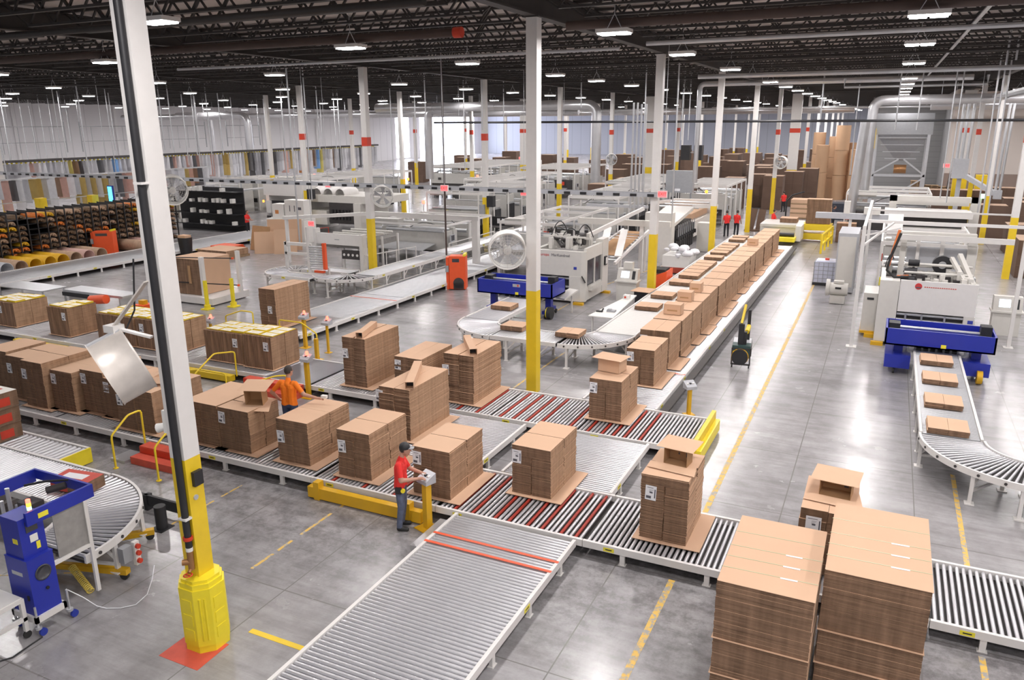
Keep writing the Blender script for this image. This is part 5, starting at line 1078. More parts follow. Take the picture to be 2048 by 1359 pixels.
b.bar((.95, .25, 2.4), (.55, 1.4, 3.0), .12); b.bar((1.2, .2, 2.3), (.8, 1.6, 3.1), .14); [b.cyl((-.9, y, z), (1.2, y, z), .05, n=8) for y, z in ((.6, 2.55), (1.2, 2.75), (1.8, 2.6))]; b.obj('top_mechanism', 'cream_paint', t); b = B(); [b.box(x-.10, x+.10, y-.08, y+.08, 1.9, z) for x, y, z in [(r.uniform(-1.0, 1.2), r.uniform(.5, 2.6), r.uniform(2.0, 2.5)) for k in range(16)]]; b.obj('dark_mechanism', 'dark', t)
[B().cyl((-1.0+.1*k, .6+.1*k, 2.3+.28*k), (-.55+.05*k, .6+.1*k, 2.3+.28*k), .12, n=14).obj('motor', 'black', t) for k in range(3)]; B().cyl((.3, 1.5, 2.72), (.3, 1.75, 2.72), .32, n=24).obj('belt_wheel', 'black', t); B().cyl((.3, 1.48, 2.72), (.3, 1.5, 2.72), .13, n=20).obj('motor_hub', 'galv', t)
B().tube([(-1.15, .5, 3.9), (-1.4, .45, 3.0), (-1.45, .4, 2.6), (-1.2, .35, 2.38), (-.75, .35, 2.42)], .045).obj('hose_loop', 'rubber', t); B().tube([(-1.2, .55, 4.0), (-1.35, .5, 3.2), (-1.42, .45, 2.75)], .05).tube([(-1.1, .7, 2.36), (-.75, .6, 2.42)], .04).obj('orange_cables', 'hose_orange', t)
for x, y in ((-1.5, -.1), (-1.75, .9)): B().box(x-.2, x+.2, y-.06, y+.1, 0, .13).obj('yellow_foot', 'amber', t)
B().box(-2.1, -1.62, 1.1, 2.6, .55, 1.6).box(-2.1, -1.62, 1.1, 1.2, .16, .55).obj('side_unit', 'cream_paint', t); B().box(-2.12, -1.62, 1.0, 2.6, .12, .2).obj('yellow_sill', 'amber', t); B().box(-1.98, -1.75, 1.088, 1.1, 1.36, 1.44).obj('display_slot', 'black', t)
g = mk('machine_portal', 'white overhead pipe frame around the right-hand press', 'frame', [
    ('post', 'white_paint', [b_(-.06, .06, -.06, .06, .02, 4.22), b_(-.17, .17, -.17, .17, 0, .02)]), ('post', 'white_paint', [b_(4.9, 5.02, 2, 2.12, .02, 4.2), b_(4.8, 5.1, 1.9, 2.2, 0, .02)]), ('post', 'white_paint', [b_(-.06, .06, 9.9, 10.02, 0, 4.2)]),
    ('crossbeam', 'white_paint', [b_(0, 4.96, 2.0, 2.1, 4.12, 4.22), b_(-.05, .05, 0, 10, 4.12, 4.22), b_(0, 4.9, 6, 6.08, 4.14, 4.2), b_(.9, 4.9, 4, 4.1, 3.3, 3.5)]), ('brace', 'white_paint', [('r', (0, 0, 3.55), (.9, 2.0, 4.15), .06), ('r', (0, 0, 3.9), (1.1, 0, 4.2), .05)]), ('cable_chute', 'white_paint', [('r', (.95, 2.2, 3.7), (.95, 3.2, 4.3), .5, .1)])], (-.55, 28.85, 0))
g = mk('press_gantry', 'broad white gantry bridging the middle of the right-hand press', 'frame', [('crossbeam', 'cream_paint', [b_(-1.15, 1.35, -.15, .2, 3.28, 3.56)]), ('leg', 'cream_paint', [b_(1.10, 1.40, -.15, .2, 0, 3.28)]), ('leg', 'cream_paint', [b_(-1.15, -.95, -.15, .2, 0, 3.28)]), ('slotted_panel', 'grey_panel', [b_(-.9, 1.1, .0, .05, 2.1, 3.0)]), ('upright', 'white_paint', [b_(-.6, -.48, -.12, .0, 2.2, 3.28)]), ('upright', 'white_paint', [b_(.2, .34, -.12, 0, 2.3, 3.28)])], (1.85, 33.4, 0))
def console(label, loc, rz=0):
    t = thing('control_console', label, 'control console', loc, rz); B().box(-.45, .45, -.25, .25, 0, .86).box(-.52, .52, -.34, .28, .86, .92).obj('cabinet', 'cream_paint', t)
    hd = B()._add([(-.46,-.22,.92),(.46,-.22,.92),(.46,.25,.92),(-.46,.25,.92),(-.46,-.02,1.42),(.46,-.02,1.42),(.46,.25,1.42),(-.46,.25,1.42)], [(0,3,2,1),(4,5,6,7),(0,1,5,4),(1,2,6,5),(2,3,7,6),(3,0,4,7)]).obj('sloped_panel', 'cream_paint', t)
    q = lambda x, u, e: (x, -.22+.2*u-e*.92, .92+.5*u+e*.37)
    B()._add([q(-.28,.25,.006), q(.08,.25,.006), q(.08,.8,.006), q(-.28,.8,.006)], [(0,1,2,3)]).obj('screen', 'screen', hd); B()._add([q(.22,.15,.006), q(.36,.15,.006), q(.36,.85,.006), q(.22,.85,.006)], [(0,1,2,3)]).obj('keypad', 'black', hd)
    return t
console('white control console with lit screen right of the white die cutter', (-9.93, 32.75, 0)); B().box(-.2, .2, -.1, .2, 1.42, 1.72).obj('monitor', 'cream_paint', COL.objects['control_console'])
console('white control console with lit screen at the right picture edge', (4.45, 32.9, 0))
# low white table of the operator
t = thing('operator_table', 'long white tapered worktable left of the small-bundle lane', 'table', (-8.95, 28.3, 0)); B().hexa([(-.5, -2.0), (.45, -2.0), (.12, 2.1), (-.15, 2.1)], .76, .80).obj('table_top', 'plastic_white', t)
for x, y in ((-.4, -1.8), (.35, -1.8), (.05, 1.95)): B().box(x-.03, x+.03, y-.03, y+.03, 0, .76).obj('leg', 'white_paint', t)
tag(B().box(-.16, .16, -.10, .10, 0, .07).box(-.14, .0, -.08, .08, .07, .10).obj('label_printer', 'grey_box', None, (-8.85, 27.2, .802)), 'grey desk label printer on the white tapered worktable', 'printer')
tag(B().box(-.12, .12, -.05, .05, 0, .05).cyl((.1, 0, .05), (.14, .05, .14), .03).obj('hand_scanner', 'black', None, (-9.25, 27.0, .802)), 'black hand scanner lying on the white tapered worktable', 'scanner')
t = thing('label_dispenser', 'small white dispenser with red button on the white worktable', 'dispenser', (-9.0, 29.6, .802)); B().box(-.12, .12, -.12, .12, 0, .16).obj('body', 'plastic_white', t); B().cyl((-.03, -.15, .08), (-.03, -.12, .08), .04).obj('button', 'red', t)
t = thing('waste_bin', 'dark bin topped with cardboard beside the small-bundle lane', 'bin', (-8.78, 31.2, 0)); B().box(-.3, .3, -.35, .35, 0, .85).obj('bin', 'black', t); B().hexa([(-.45,-.4),(.4,-.5),(.45,.4),(-.35,.45)], .86, .88).obj('cardboard_cover', 'board', t)
# red cabinets / floor scrubbers
def red_cab(label, loc, w, d, h, rz=0, vent=True):
    t = thing('red_cabinet', label, 'cabinet', loc, rz); B().box(-w/2, w/2, -d/2, d/2, .05, h).obj('body', 'orange_red', t); B().box(-w/2-.16, -w/2-.02, -d/2+.05, d/2-.05, .02, h-.06).obj('side_column', 'orange_red', t)
    B().box(-w/2+.15, w/2-.3, -d/2-.01, -d/2, h-.28, h-.12).obj('display', 'dark_glass', t); B().box(-w/2-.18, -w/2-.03, -d/2-.03, -d/2+.05, h-.75, h-.45).obj('switch_box', 'grey_box', t)
    if vent: B().cyl((.05, -d/2-.012, .34), (.05, -d/2, .34), .26, n=20).box(-.2, .3, -d/2-.012, -d/2, .06, .34).obj('vent', 'dark', t)
    B().box(w/2-.12, w/2, -d/2, d/2, h, h+.10).obj('yellow_clip', 'bright_yellow', t); return t
red_cab('tall orange-red cabinet standing on the low grey line', (-18.05, 31.9, 0), .78, .6, 1.62, .35)
red_cab('orange-red cabinet among the tubes before the die rack', (-43.0, 32.2, 0), 1.15, .6, 1.45, .5, False)
t = thing('red_machine', 'sloped orange-red floor machine right of the control console', 'machine', (-9.05, 34.6, 0)); B().hexa([(-.35,-.5),(.5,-.5),(.5,.6),(-.35,.6)], .1, .85, dz=[0, .32, .32, 0]).obj('body', 'orange_red', t); B().box(-.3, .4, -.4, .4, 1.05, 1.22).obj('hopper', 'rubber', t); B().cyl((-.1, -.52, .62), (-.1, -.5, .62), .09).cyl((-.2, -.52, .40), (-.2, -.5, .40), .06).obj('dials', 'black', t); B().box(-.4, .0, -.5, .5, 0, .1).obj('base', 'rubber', t)
t = thing('red_extinguisher_box', 'red box with yellow top behind the near column', 'box', (PY(283, 580, 19.2).x, 19.2, .0)); B().box(-.26, .26, -.25, .25, .0, 1.35).obj('body', 'orange_red', t); B().box(-.12, .12, -.1, .1, 1.35, 1.5).obj('top', 'amber', t)
# --- generic converting machine lines
def line_machine(label, x0, x1, y0, y1, h, seed, ink=False, hood=False, rail=False, table=True, mtl='machine_grey', name='converting_machine'):
    r = random.Random(seed); cx, cy = (x0+x1)/2, (y0+y1)/2; w, d = (x1-x0)/2, (y1-y0)/2; t = thing(name, label, 'machine', (cx, cy, 0))
    n = max(2, int((y1-y0)/2.2))
    for i in range(n):
        a = -d+(2*d)*i/n; c = a+2*d/n*r.uniform(.45, .85); hh = h*r.uniform(.62, 1)
        for s in (-1, 1): B().box(s*w-.06, s*w+.06, a, c, 0, hh).obj('side_frame', mtl, t)
        B().box(-w+.06, w-.06, a+.1, c-.1, hh*.3, hh*.78).obj('roller_housing', ['grey_mesh', 'dark', 'dark', mtl][r.randrange(4)] if not ink else 'dark', t)
        if r.random() < .8: B().box(-w-.04, w+.04, a-.02, a+.14, hh*r.uniform(.3, .6), hh*.98).obj('front_panel', mtl, t)
        b = B()
        for k in range(5): y, z = r.uniform(a, c), r.uniform(hh*.75, hh*1.05); b.cyl((-w, y, z), (w, y, z), r.choice((.05, .08, .12)), n=10)
        b.obj('rollers', 'galv', t)
        b = B()
        for k in range(7): x, y = r.uniform(-w, w), r.uniform(a, c); b.box(x-.15, x+.12, y-.12, y+.12, hh*.78, hh*.78+r.uniform(.1, .6))
        b.obj('top_units', mtl, t); x = r.choice((-w, w*.6)); B().box(x-.10, x+.22, a-.10, a-.03, hh*.55, hh*.55+.35).obj('stop_box', r.choice(['red', 'grey_box', 'grey_box', 'sticker', 'dark']), t)
        b = B(); [b.box(x_-.2, x_+.15, y_-.12, y_+.15, hh*.7, hh*.7+.25) for x_, y_ in [(r.uniform(-w*.8, w*.8), r.uniform(a, c)) for k in range(4)]]; b.obj('dark_units', 'dark', t)
        if r.random() < .6: b = B(); b.tube(sag((r.uniform(-w, w), a, hh*.98), (r.uniform(-w, w), c, hh*.95), .45), .022, 6); b.obj('hose', 'rubber', t)
        if ink:
            b = B()
            for k in range(6): y = a+(c-a)*(k+.5)/6; b.cyl((w+.06, y, .7), (w+.06, y, hh*.75), .10, n=8); b.box(w+.05, w+.18, y-.05, y+.05, .3, .7)
            b.obj('ink_units', 'black', t); b = B(); [b.box(w+.06, w+.12, a+(c-a)*(k+.1)/6, a+(c-a)*(k+.3)/6, hh*.5, hh*.8) for k in range(6)]; b.obj('ink_guides', 'grey_panel', t)
    b = B()
    for k in range(2*n+2):
        y = -d+2*d*(k//2)/max(1, n); s = -1 if k % 2 else 1; b.box(s*(w+.16)-.04, s*(w+.16)+.04, y-.04, y+.04, 0, h*1.08)
    for s in (-1, 1): b.box(s*(w+.16)-.03, s*(w+.16)+.03, -d, d, h*1.04, h*1.10)
    for k in range(n+1): b.box(-w-.16, w+.16, -d+2*d*k/n-.03, -d+2*d*k/n+.03, h*1.04, h*1.10)
    b.obj('guard_frame', 'white_paint', t)
    B().box(w+.25, w+.32, -d+.3, -d+.75, 1.1, 1.5).box(w+.22, w+.25, -d+.5, -d+.56, 0, 1.3).obj('operator_screen', 'grey_panel', t); B().box(w+.321, w+.325, -d+.34, -d+.71, 1.15, 1.46).obj('screen_face', 'dark_glass', t)
    if hood: B().lathe((0, 0, h*.82), [(w*.9, -d*.9), (w*.9, d*.6)], 14, axis='y', a0=0, a1=2*PI).obj('hood', 'white_paint', t)
    if rail:
        for s in (-1, 1):
            b = B(); b.bar((s*(w+.35), -d, 1.05), (s*(w+.35), d, 1.05), .045); b.bar((s*(w+.35), -d, .55), (s*(w+.35), d, .55), .035)
            for k in range(n+1): y = -d+2*d*k/n; b.bar((s*(w+.35), y, 0), (s*(w+.35), y, 1.05), .045)
            b.obj('guard_rail', 'white_paint', t)
    if table: B().bar((0, -d-.1, 1.0), (0, -d-1.6, .8), 2*w*.8, .05).box(-w*.7, -w*.6, -d-1.5, -d-1.4, 0, .8).box(w*.6, w*.7, -d-1.5, -d-1.4, 0, .8).obj('delivery_table', 'galv', t)
    B().box(-w-.02, -w*.3, -d+.2, -d+.8, h, h+.35).obj('motor_cover', mtl, t)
    return t
t = mk('tilted_conveyor', 'pair of slanting sheet conveyors rising behind the white die cutter', 'conveyor', [('belt_frame', 'white_paint', [('r', (-.9, 0, 1.2), (-.4, 5.4, 2.1), .10, .14), ('r', (.9, 0, 1.2), (1.0, 5.4, 2.1), .10, .14), ('r', (-.7, .2, 2.35), (.9, 4.6, 3.35), .12, .18), ('r', (.1, .6, 1.6), (-.4, 2.8, 2.5), .35, .08), ('r', (.8, .8, 1.4), (.4, 3.0, 2.4), .35, .08)]), ('legs', 'white_paint', [b_(-.9, -.8, 1, 1.1, 0, 1.3), b_(.8, .9, 1, 1.1, 0, 1.3), b_(-.6, -.5, 5, 5.1, 0, 2.0), b_(.9, 1.0, 5, 5.1, 0, 2)]), ('sheets', 'board_inner', [('r', (.1, 1.0, 1.42), (.2, 5.2, 2.05), 1.2, .03)]), ('small_rollers', 'galv', [('c', (-.9, .6+.4*k, 1.25+.07*k), (.9, .6+.4*k, 1.25+.07*k), .05) for k in range(11)])], (-12.2, 35.0, 0))
b = mk('overhead_bridge', 'white overhead bridge beam on posts above the sheet conveyors', 'frame', [('beam', 'cream_paint', [b_(-2.4, 2.6, -.15, .15, 2.45, 2.75)]), ('post', 'white_paint', [b_(1.0, 1.2, -.1, .1, 0, 2.45)]), ('post', 'white_paint', [b_(-2.3, -2.1, -.1, .1, 0, 2.45)]), ('upper_beam', 'grey_panel', [b_(-2.2, 1.2, .6, .75, 3.3, 3.45)])], (-12.4, 39.4, 0))
t = thing('print_tower', 'tall cream machine tower with black ink units beside the stack lane', 'machine', (-11.2, 45.4, 0)); B().box(-1.0, .55, -2.3, -1.6, 0, 2.75).obj('end_tower', 'cream_paint', t); B().box(-1.2, .45, -1.6, 3.0, .4, 1.9).obj('core', 'dark', t); B()._add([(-1.2,-1.6,1.9),(.5,-1.6,1.9),(.5,3.2,2.4),(-1.2,3.2,2.4),(-1.2,-1.6,2.1),(.5,-1.6,2.1),(.5,3.2,2.6),(-1.2,3.2,2.6)], [(0,3,2,1),(4,5,6,7),(0,1,5,4),(1,2,6,5),(2,3,7,6),(3,0,4,7)]).obj('top_deck', 'cream_paint', t)
for k in range(9): y = -1.4+.5*k; u = B().box(.45, .62, y, y+.36, .35, 1.7).cyl((.62, y+.18, 1.2), (.80, y+.18, 1.2), .12).obj('ink_unit', 'black', t); B().box(.62, .66, y+.38, y+.44, 1.1, 1.95).obj('guide', 'grey_panel', u)
t = thing('feeder', 'cream feeder table with brown sheets before the grey electrical cabinet', 'machine', (-12.1, 53.5, 0)); B().box(-1.6, 1.1, -3.2, 2.5, .5, 1.5).obj('body', 'cream_paint', t); B().box(-1.3, .8, -2.8, 2.2, 1.5, 1.9).obj('sheet_pile', 'board', t); B().bar((1.1, -3.6, 2.5), (1.3, 3.0, 1.9), .18, .25).bar((-1.6, -3.4, 2.6), (-1.6, 3, 2.2), .18, .2).box(-1.7, 1.3, 2.2, 2.5, 0, 2.4).obj('side_rail', 'white_paint', t)
for k in range(3): B().cyl((-1.6, -2.5+1.7*k, 2.3), (1.2, -2.5+1.7*k, 2.3), .08).obj('roller', 'galv', t)
t = thing('electrical_cabinet', 'grey electrical cabinet raised over the machines in the middle distance', 'cabinet', (-14.0, 58.5, 0)); B().box(-1.0, 1.0, -.3, .3, 2.6, 4.2).obj('box', 'grey_box', t); B().box(-.9, -.8, -.1, .1, 0, 2.6).box(.8, .9, -.1, .1, 0, 2.6).obj('stand', 'grey_box', t); B().box(-.3, .1, -.31, -.3, 2.72, 2.9).obj('warning_label', 'paper', t)
t = thing('white_cabinet', 'plain cream cabinet beside the small-bundle lane far back', 'cabinet', (-9.75, 48.0, 0)); B().box(-.45, .45, -.4, .4, .02, 1.75).obj('body', 'cream_paint', t)
t = thing('waste_crate', 'crate heaped with white plastic scrap beside the small-bundle lane', 'crate', (-9.55, 40.6, 0)); B().box(-.7, .7, -.8, .8, .05, .95).obj('crate', 'plastic_white', t); B().box(-.71, .71, -.81, .81, .05, .35).obj('base_band', 'card_red', t); b = B(); r = random.Random(5); [b.ball((r.uniform(-.7, .7), r.uniform(-.7, .7), r.uniform(.9, 1.3)), r.uniform(.12, .3), 7, 0, (1, r.uniform(.5, 1.4), .6)) for k in range(22)]; o = b.obj('plastic_scrap', 'paper', t); o['kind'] = 'stuff'
line_machine('cream machine line just left of the centre column, far side', -17.9, -15.2, 36.5, 45, 2.5, 11, rail=True)
line_machine('second cream machine section behind the line left of the centre column', -18.2, -15.2, 47, 58, 2.9, 12, ink=True)
line_machine('cream machine section at the far end of the middle line', -14.5, -11.2, 61, 70, 2.7, 13)
line_machine('cream print units beyond the far end of the second line', -20.5, -16.6, 61, 72, 2.8, 14, ink=True)
# folder-gluer left of centre
t = thing('folder_machine', 'low pale machine with framed front panel left of the first column line', 'machine', (-26.0, 33.0, 0)); B().box(-1.4, 1.5, -.05, .1, 1.50, 2.08).box(-1.45, -1.3, -.1, .3, 0, 2.3).box(1.5, 1.7, -.1, .3, 0, 2.1).obj('front_frame', 'white_paint', t); B().box(.2, 1.5, .1, .3, .75, 1.2).obj('dark_drawer', 'dark', t); b = B(); [b.cyl((.35+.28*k, .08, .98), (.35+.28*k, .1, .98), .07) for k in range(4)]; b.obj('dials', 'plastic_white', t); B().box(-.10, .2, -.058, -.05, 1.76, 1.80).obj('name_mark', 'grey_box', t)
b = B(); [b.box(-1.2+.28*k, -1.14+.28*k, .2, 3.6, 1.75, 1.85) for k in range(9)]; [b.cyl((-1.3, y, 1.9), (1.5, y, 1.9), .06, n=8) for y in (.6, 1.4, 2.2, 3.0)]; b.obj('belt_rails', 'cream_paint', t); b = B(); [b.box(x, x+.1, y, y+.1, 0, 1.75) for x in (-1.3, 0, 1.4) for y in (.4, 2, 3.5)]; b.obj('legs', 'white_paint', t); B().box(-1.2, 1.4, .3, 3.6, 1.3, 1.6).obj('bed', 'grey_mesh', t)
b = B(); b.bar((1.9, -.2, 1.05), (2.6, 3.6, 1.05), .04); [b.bar((1.9+.7*k/5, -.2+3.8*k/5, 0), (1.9+.7*k/5, -.2+3.8*k/5, 1.1), .04) for k in range(6)]; b.obj('side_fence', 'white_paint', t)
mk('overhead_beam', 'long white overhead beam forming a corner above the low pale machine', 'frame', [('beam', 'white_paint', [('r', (-4.2, -2.6, 2.55), (0, 0, 2.7), .25, .18), b_(0, 7.0, -.1, .1, 2.62, 2.84)]), ('post', 'white_paint', [b_(6.6, 6.95, -.1, .2, 0, 2.62)]), ('post', 'white_paint', [b_(-4.1, -3.95, -2.6, -2.45, 0, 2.5)])], (-26.6, 37.0, 0))
line_machine('cream machine bed under the long corner beam', -27.5, -22.6, 38.3, 44, 1.9, 21, rail=True)
line_machine('tall cream print line behind the first column line left', -28.5, -24.8, 46.5, 58, 2.9, 22, ink=True, table=False)
line_machine('cream machine row between the first and second column lines far back', -33, -29.5, 60, 72, 2.8, 23)
t = thing('printing_line', 'large hooded printing line with three domed covers at left centre', 'machine', (-36.2, 47.5, 0)); B().box(-6.2, -2.5, -2.0, 2.0, 2.55, 3.1).hexa([(-6.2,-2),(-2.5,-2),(-2.5,2),(-6.2,2)], 3.1, 3.4).obj('hood', 'white_paint', t); B().box(-6.0, -5.7, -2, 2, 0, 2.55).obj('hood_post', 'white_paint', t); B().box(-3.0, -2.5, -2, 2, 0, 2.55).obj('hood_post', 'white_paint', t)
for k in range(3): B().lathe((-1.6+1.05*k, -.6, 2.75), [(.40, -.9), (.55, -.4), (.58, .2), (.45, .8)], 16, axis='y').obj('domed_cover', 'white_paint', t)
B().box(-2.4, 4.2, -1.8, 1.8, 2.2, 2.7).box(-2.2, -.4, -2.0, 1.5, .6, 1.6).box(2.0, 2.6, -2, 1.5, .2, 2.2).obj('body', 'cream_paint', t); B().box(-.3, 1.9, -1.8, 1.4, .7, 2.2).obj('ink_bay', 'dark', t)
for k in range(6): B().cyl((.0+.3*k, -1.85, 1.0), (.0+.3*k, -1.85, 1.7), .09).obj('ink_cylinder', 'black', t)
B().box(-5.4, -3.2, -2.3, -2.1, 1.3, 2.2).obj('dark_screen_bay', 'black', t); b = B(); [b.cyl((-5.6, -2.2, .5+.22*k), (-3, -2.2, .5+.22*k), .06, n=8) for k in range(4)]; b.obj('outfeed_rollers', 'galv', t)
B().box(-5.65, -5.2, -2.45, -2.3, 1.3, 2.2).box(-5.6, -5.25, -2.5, -2.44, .2, 1.1, 1).obj('operator_frame', ['white_paint', 'dark'], t); B().box(-3.1, -2.75, -2.35, -2.3, 1.05, 1.3).obj('screen', 'screen_cyan', t)
sl = B().cyl((-6.0, -2.3, 2.05), (-6.0, -2.3, 2.20), .07).obj('signal_lamp', 'lamp_amber', t)
line_machine('cream printing units at the far side of the hooded line', -47, -42.5, 52, 66, 3.0, 31, hood=False, ink=True)
line_machine('cream machine group under the hanging plates, far left', -56.2, -52.4, 44, 60, 2.6, 32)
line_machine('cream machine group far beyond the second column line left', -45, -39, 74, 90, 3.0, 33)
line_machine('cream machine row below the bright doorway', -36, -30, 78, 88, 2.8, 34)
# rollers tower and U conveyor at left centre
t = thing('roller_tower', 'white frame tower with orange post holding stacked rollers, left of centre', 'machine', (-24.0, 28.8, 0)); B().box(-.45, -.35, -.06, .04, 0, 3.0).box(.5, .58, .2, .28, 0, 1.1).box(-.4, .5, 0, .08, .35, .42).box(-.4, .5, 0, .08, .75, .82).obj('frame', 'white_paint', t); b = B(); [b.cyl((-.35, .0, 1.05+.115*k), (.45, .15, 1.05+.115*k), .04, n=8) for k in range(10)]; b.obj('stacked_rollers', 'galv', t); B().box(.45, .60, -.05, .1, 1.05, 2.3).obj('orange_post', 'orange_red', t); B().box(-.1, .45, -.05, .1, .88, .98).obj('orange_foot', 'orange_red', t); B().box(-2.0, -.4, .2, .3, 1.6, 1.72).box(-2.0, -.4, .2, .3, 2.05, 2.2).box(-2.05, -1.9, .2, .3, .9, 2.2).obj('side_frame', 'white_paint', t)
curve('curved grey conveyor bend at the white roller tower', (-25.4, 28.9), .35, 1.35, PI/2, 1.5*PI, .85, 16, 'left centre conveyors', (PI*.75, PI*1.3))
conveyor('grey conveyor leg running right from the left centre bend', -25.4, -23.4, 27.5, 28.5, .85, 'x', ind=False, tall=True, stickers=True, group='left centre conveyors', bed='galv', railh=.16)
conveyor('grey conveyor leg running to the low pale machine', -25.38, -22.6, 29.3, 30.3, .85, 'x', ind=False, tall=True, stickers=True, group='left centre conveyors', bed='galv', railh=.16)
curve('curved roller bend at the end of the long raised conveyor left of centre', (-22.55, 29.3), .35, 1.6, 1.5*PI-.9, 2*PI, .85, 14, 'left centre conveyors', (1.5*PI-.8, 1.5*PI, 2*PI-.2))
for i in range(3):
    a = 29.4+7.6*i; conveyor(f'long raised grey conveyor running back left of the red cabinet, {nth(i)} section', -22.2, -20.95, a, a+7.58, .85, 'y', ind=False, tall=True, group='left centre conveyors', bed='galv', railh=.16)
t = thing('small_desk', 'small standing desk with monitor and papers by the raised conveyor', 'desk', (-23.6, 47.4, 0)); B().box(-.9, .9, -.5, .5, .86, .9).obj('top', 'dark', t); B().box(-.9, .9, .4, .5, .9, 1.5).obj('back_panel', 'black', t); b = B(); [b.box(x, x+.22, .385, .398, 1.05, 1.38) for x in (-.3, .05)]; b.obj('papers', 'paper', t); B().box(-.9, -.8, -.5, .5, 0, .86).box(.8, .9, -.5, .5, 0, .86).obj('legs', 'cream_paint', t)
t = thing('trash_can', 'black trash can under the yellow column left of the centre fan', 'trash can', (-22.75, 46.4, 0)); B().cyl((0,0,0), (0,0,.85), .28, .36, n=18).obj('can', 'black', t)
# --- right-hand machine groups behind the press
line_machine('cream machine bay at the back of the right-hand press', .2, 3.3, 35.5, 43, 2.6, 41, table=False)
t = thing('white_cabinets', 'tall white cabinets at the left rear of the right-hand press', 'cabinet', (-1.35, 39.2, 0)); B().box(-.42, .42, -1.0, 1.6, .05, 2.75).obj('body', 'grey_panel', t); B().box(-.36, .36, -1.012, -1.0, .3, 2.6).obj('door', 'cream_paint', t); B().box(-.46, -.42, 1.2, 1.35, 1.4, 2.6).obj('orange_strip', 'hose_orange', t)
t = thing('roll_stand', 'white frame stand with rolls and a green signal light at the right rear', 'machine', (2.6, 53, 0)); B().box(-2.4, 2.3, -.3, .3, 3.0, 3.3).box(-2.4, -2.0, -.3, .3, 0, 3.3).box(1.9, 2.4, -.3, .3, 0, 3.3).box(-2.3, 2.0, 2, 2.5, 2.6, 2.9).obj('frame', 'cream_paint', t); b = B(); [b.cyl((-1.9, .2+.3*k, .9+.35*k), (1.9, .2+.3*k, .9+.35*k), .16) for k in range(5)]; b.obj('rolls', 'cream_paint', t); B().box(-1.9, 1.9, .5, 1.9, 1.0, 2.4).obj('dark_bay', 'dark', t); B().box(2.3, 2.55, -.4, -.2, 3.3, 3.55).obj('green_lamp', 'lamp_green', t); B().box(-2.6, 1.9, -2.5, -.4, 2.3, 2.6).obj('walkway', 'white_paint', t)
line_machine('cream machine bay behind the roll stand', -2.2, 2.4, 56, 62, 2.9, 43, table=False)
mk('feed_bridge', 'white feed bridge left of the roll stand crossing to the yellow lift', 'frame', [('beam', 'grey_panel', [b_(-3.6, 0, -.2, .2, 2.55, 2.85)]), ('post', 'white_paint', [b_(-1.9, -1.75, -.1, .1, 0, 2.55)]), ('post', 'white_paint', [b_(-.2, -.05, -.1, .1, 0, 2.55)]), ('drive_unit', 'cream_paint', [b_(-1.2, -.4, -.3, .3, 2.85, 3.2)]), ('drive_unit', 'cream_paint', [b_(-2.2, -1.9, -.2, .2, 2.85, 3.5)])], (.2, 46, 0))
t = thing('chemical_tote', 'white caged chemical tote in the right aisle', 'tote', (-2.25, 40.2, 0)); B().box(-.5, .5, -.5, .5, .14, 1.12).hexa([(-.45,-.45),(.45,-.45),(.45,.45),(-.45,.45)], 1.12, 1.18).obj('tank', 'ibc', t); B().cyl((0,0,1.18), (0,0,1.26), .10).obj('cap', 'red', t); B().box(-.55, .55, -.55, .55, .0, .14).obj('base', 'black', t)
b = B(); [b.box(-.53, .53, s*.53-.01, s*.53+.01, .14+.195*k, .16+.195*k) for k in range(6) for s in (-1, 1)]; [b.box(s*.53-.01, s*.53+.01, -.53, .53, .14+.195*k, .16+.195*k) for k in range(6) for s in (-1, 1)]; [b.box(-.53+.212*k-.01, -.53+.212*k+.01, s*.53-.012, s*.53+.012, .14, 1.13) for k in range(6) for s in (-1, 1)]; [b.box(s*.53-.012, s*.53+.012, -.53+.212*k-.01, -.53+.212*k+.01, .14, 1.13) for k in range(6) for s in (-1, 1)]; b.obj('cage', 'grey_box', t)
t = thing('vacuum_pump', 'cream electric motor pump on a plinth left of the right-hand press', 'pump', (-1.45, 36.0, 0)); B().cyl((-.35, 0, .62), (.38, 0, .62), .27, n=20).box(-.3, .3, -.3, .3, .02, .36).cyl((-.5, 0, .66), (-.35, 0, .66), .36, n=20).obj('motor', 'cream_paint', t); B().box(-.12, .12, -.3, -.26, .66, .74).obj('slot', 'black', t); B().box(-.2, .2, -.15, .15, .88, .98).obj('terminal_box', 'cream_paint', t)
# yellow lift cage and tan table beyond the lane
t = thing('scissor_lift', 'yellow lift cage with open rails at the far end of the right aisle', 'lift', (-3.9, 55.2, 0)); B().box(-.9, .9, -.6, .6, .75, 1.15).box(-.9, .9, -.62, .6, .15, .55).obj('platform', 'rail_yellow', t); b = B(); [b.bar((.7+.1*k, -5.5+1.5*k, 0), (.7+.1*k, -5.5+1.5*k, 1.15), .12) for k in range(4)]; b.bar((.7, -5.5, 1.1), (1.0, -1, 1.1), .12); b.bar((.7, -5.5, .55), (1.0, -1, .55), .12); b.obj('guard_rail', 'rail_yellow', t)
o = big_stack('brown carton stack on the far yellow lift', -4.65, -3.15, 54.8, 55.8, 1.17, 2.75, 'far aisle stacks', 3, 'edge_brown'); o = big_stack('brown carton stack right of the far yellow lift', -2.75, -1.55, 55, 56, .02, 1.25, 'far aisle stacks', 3)
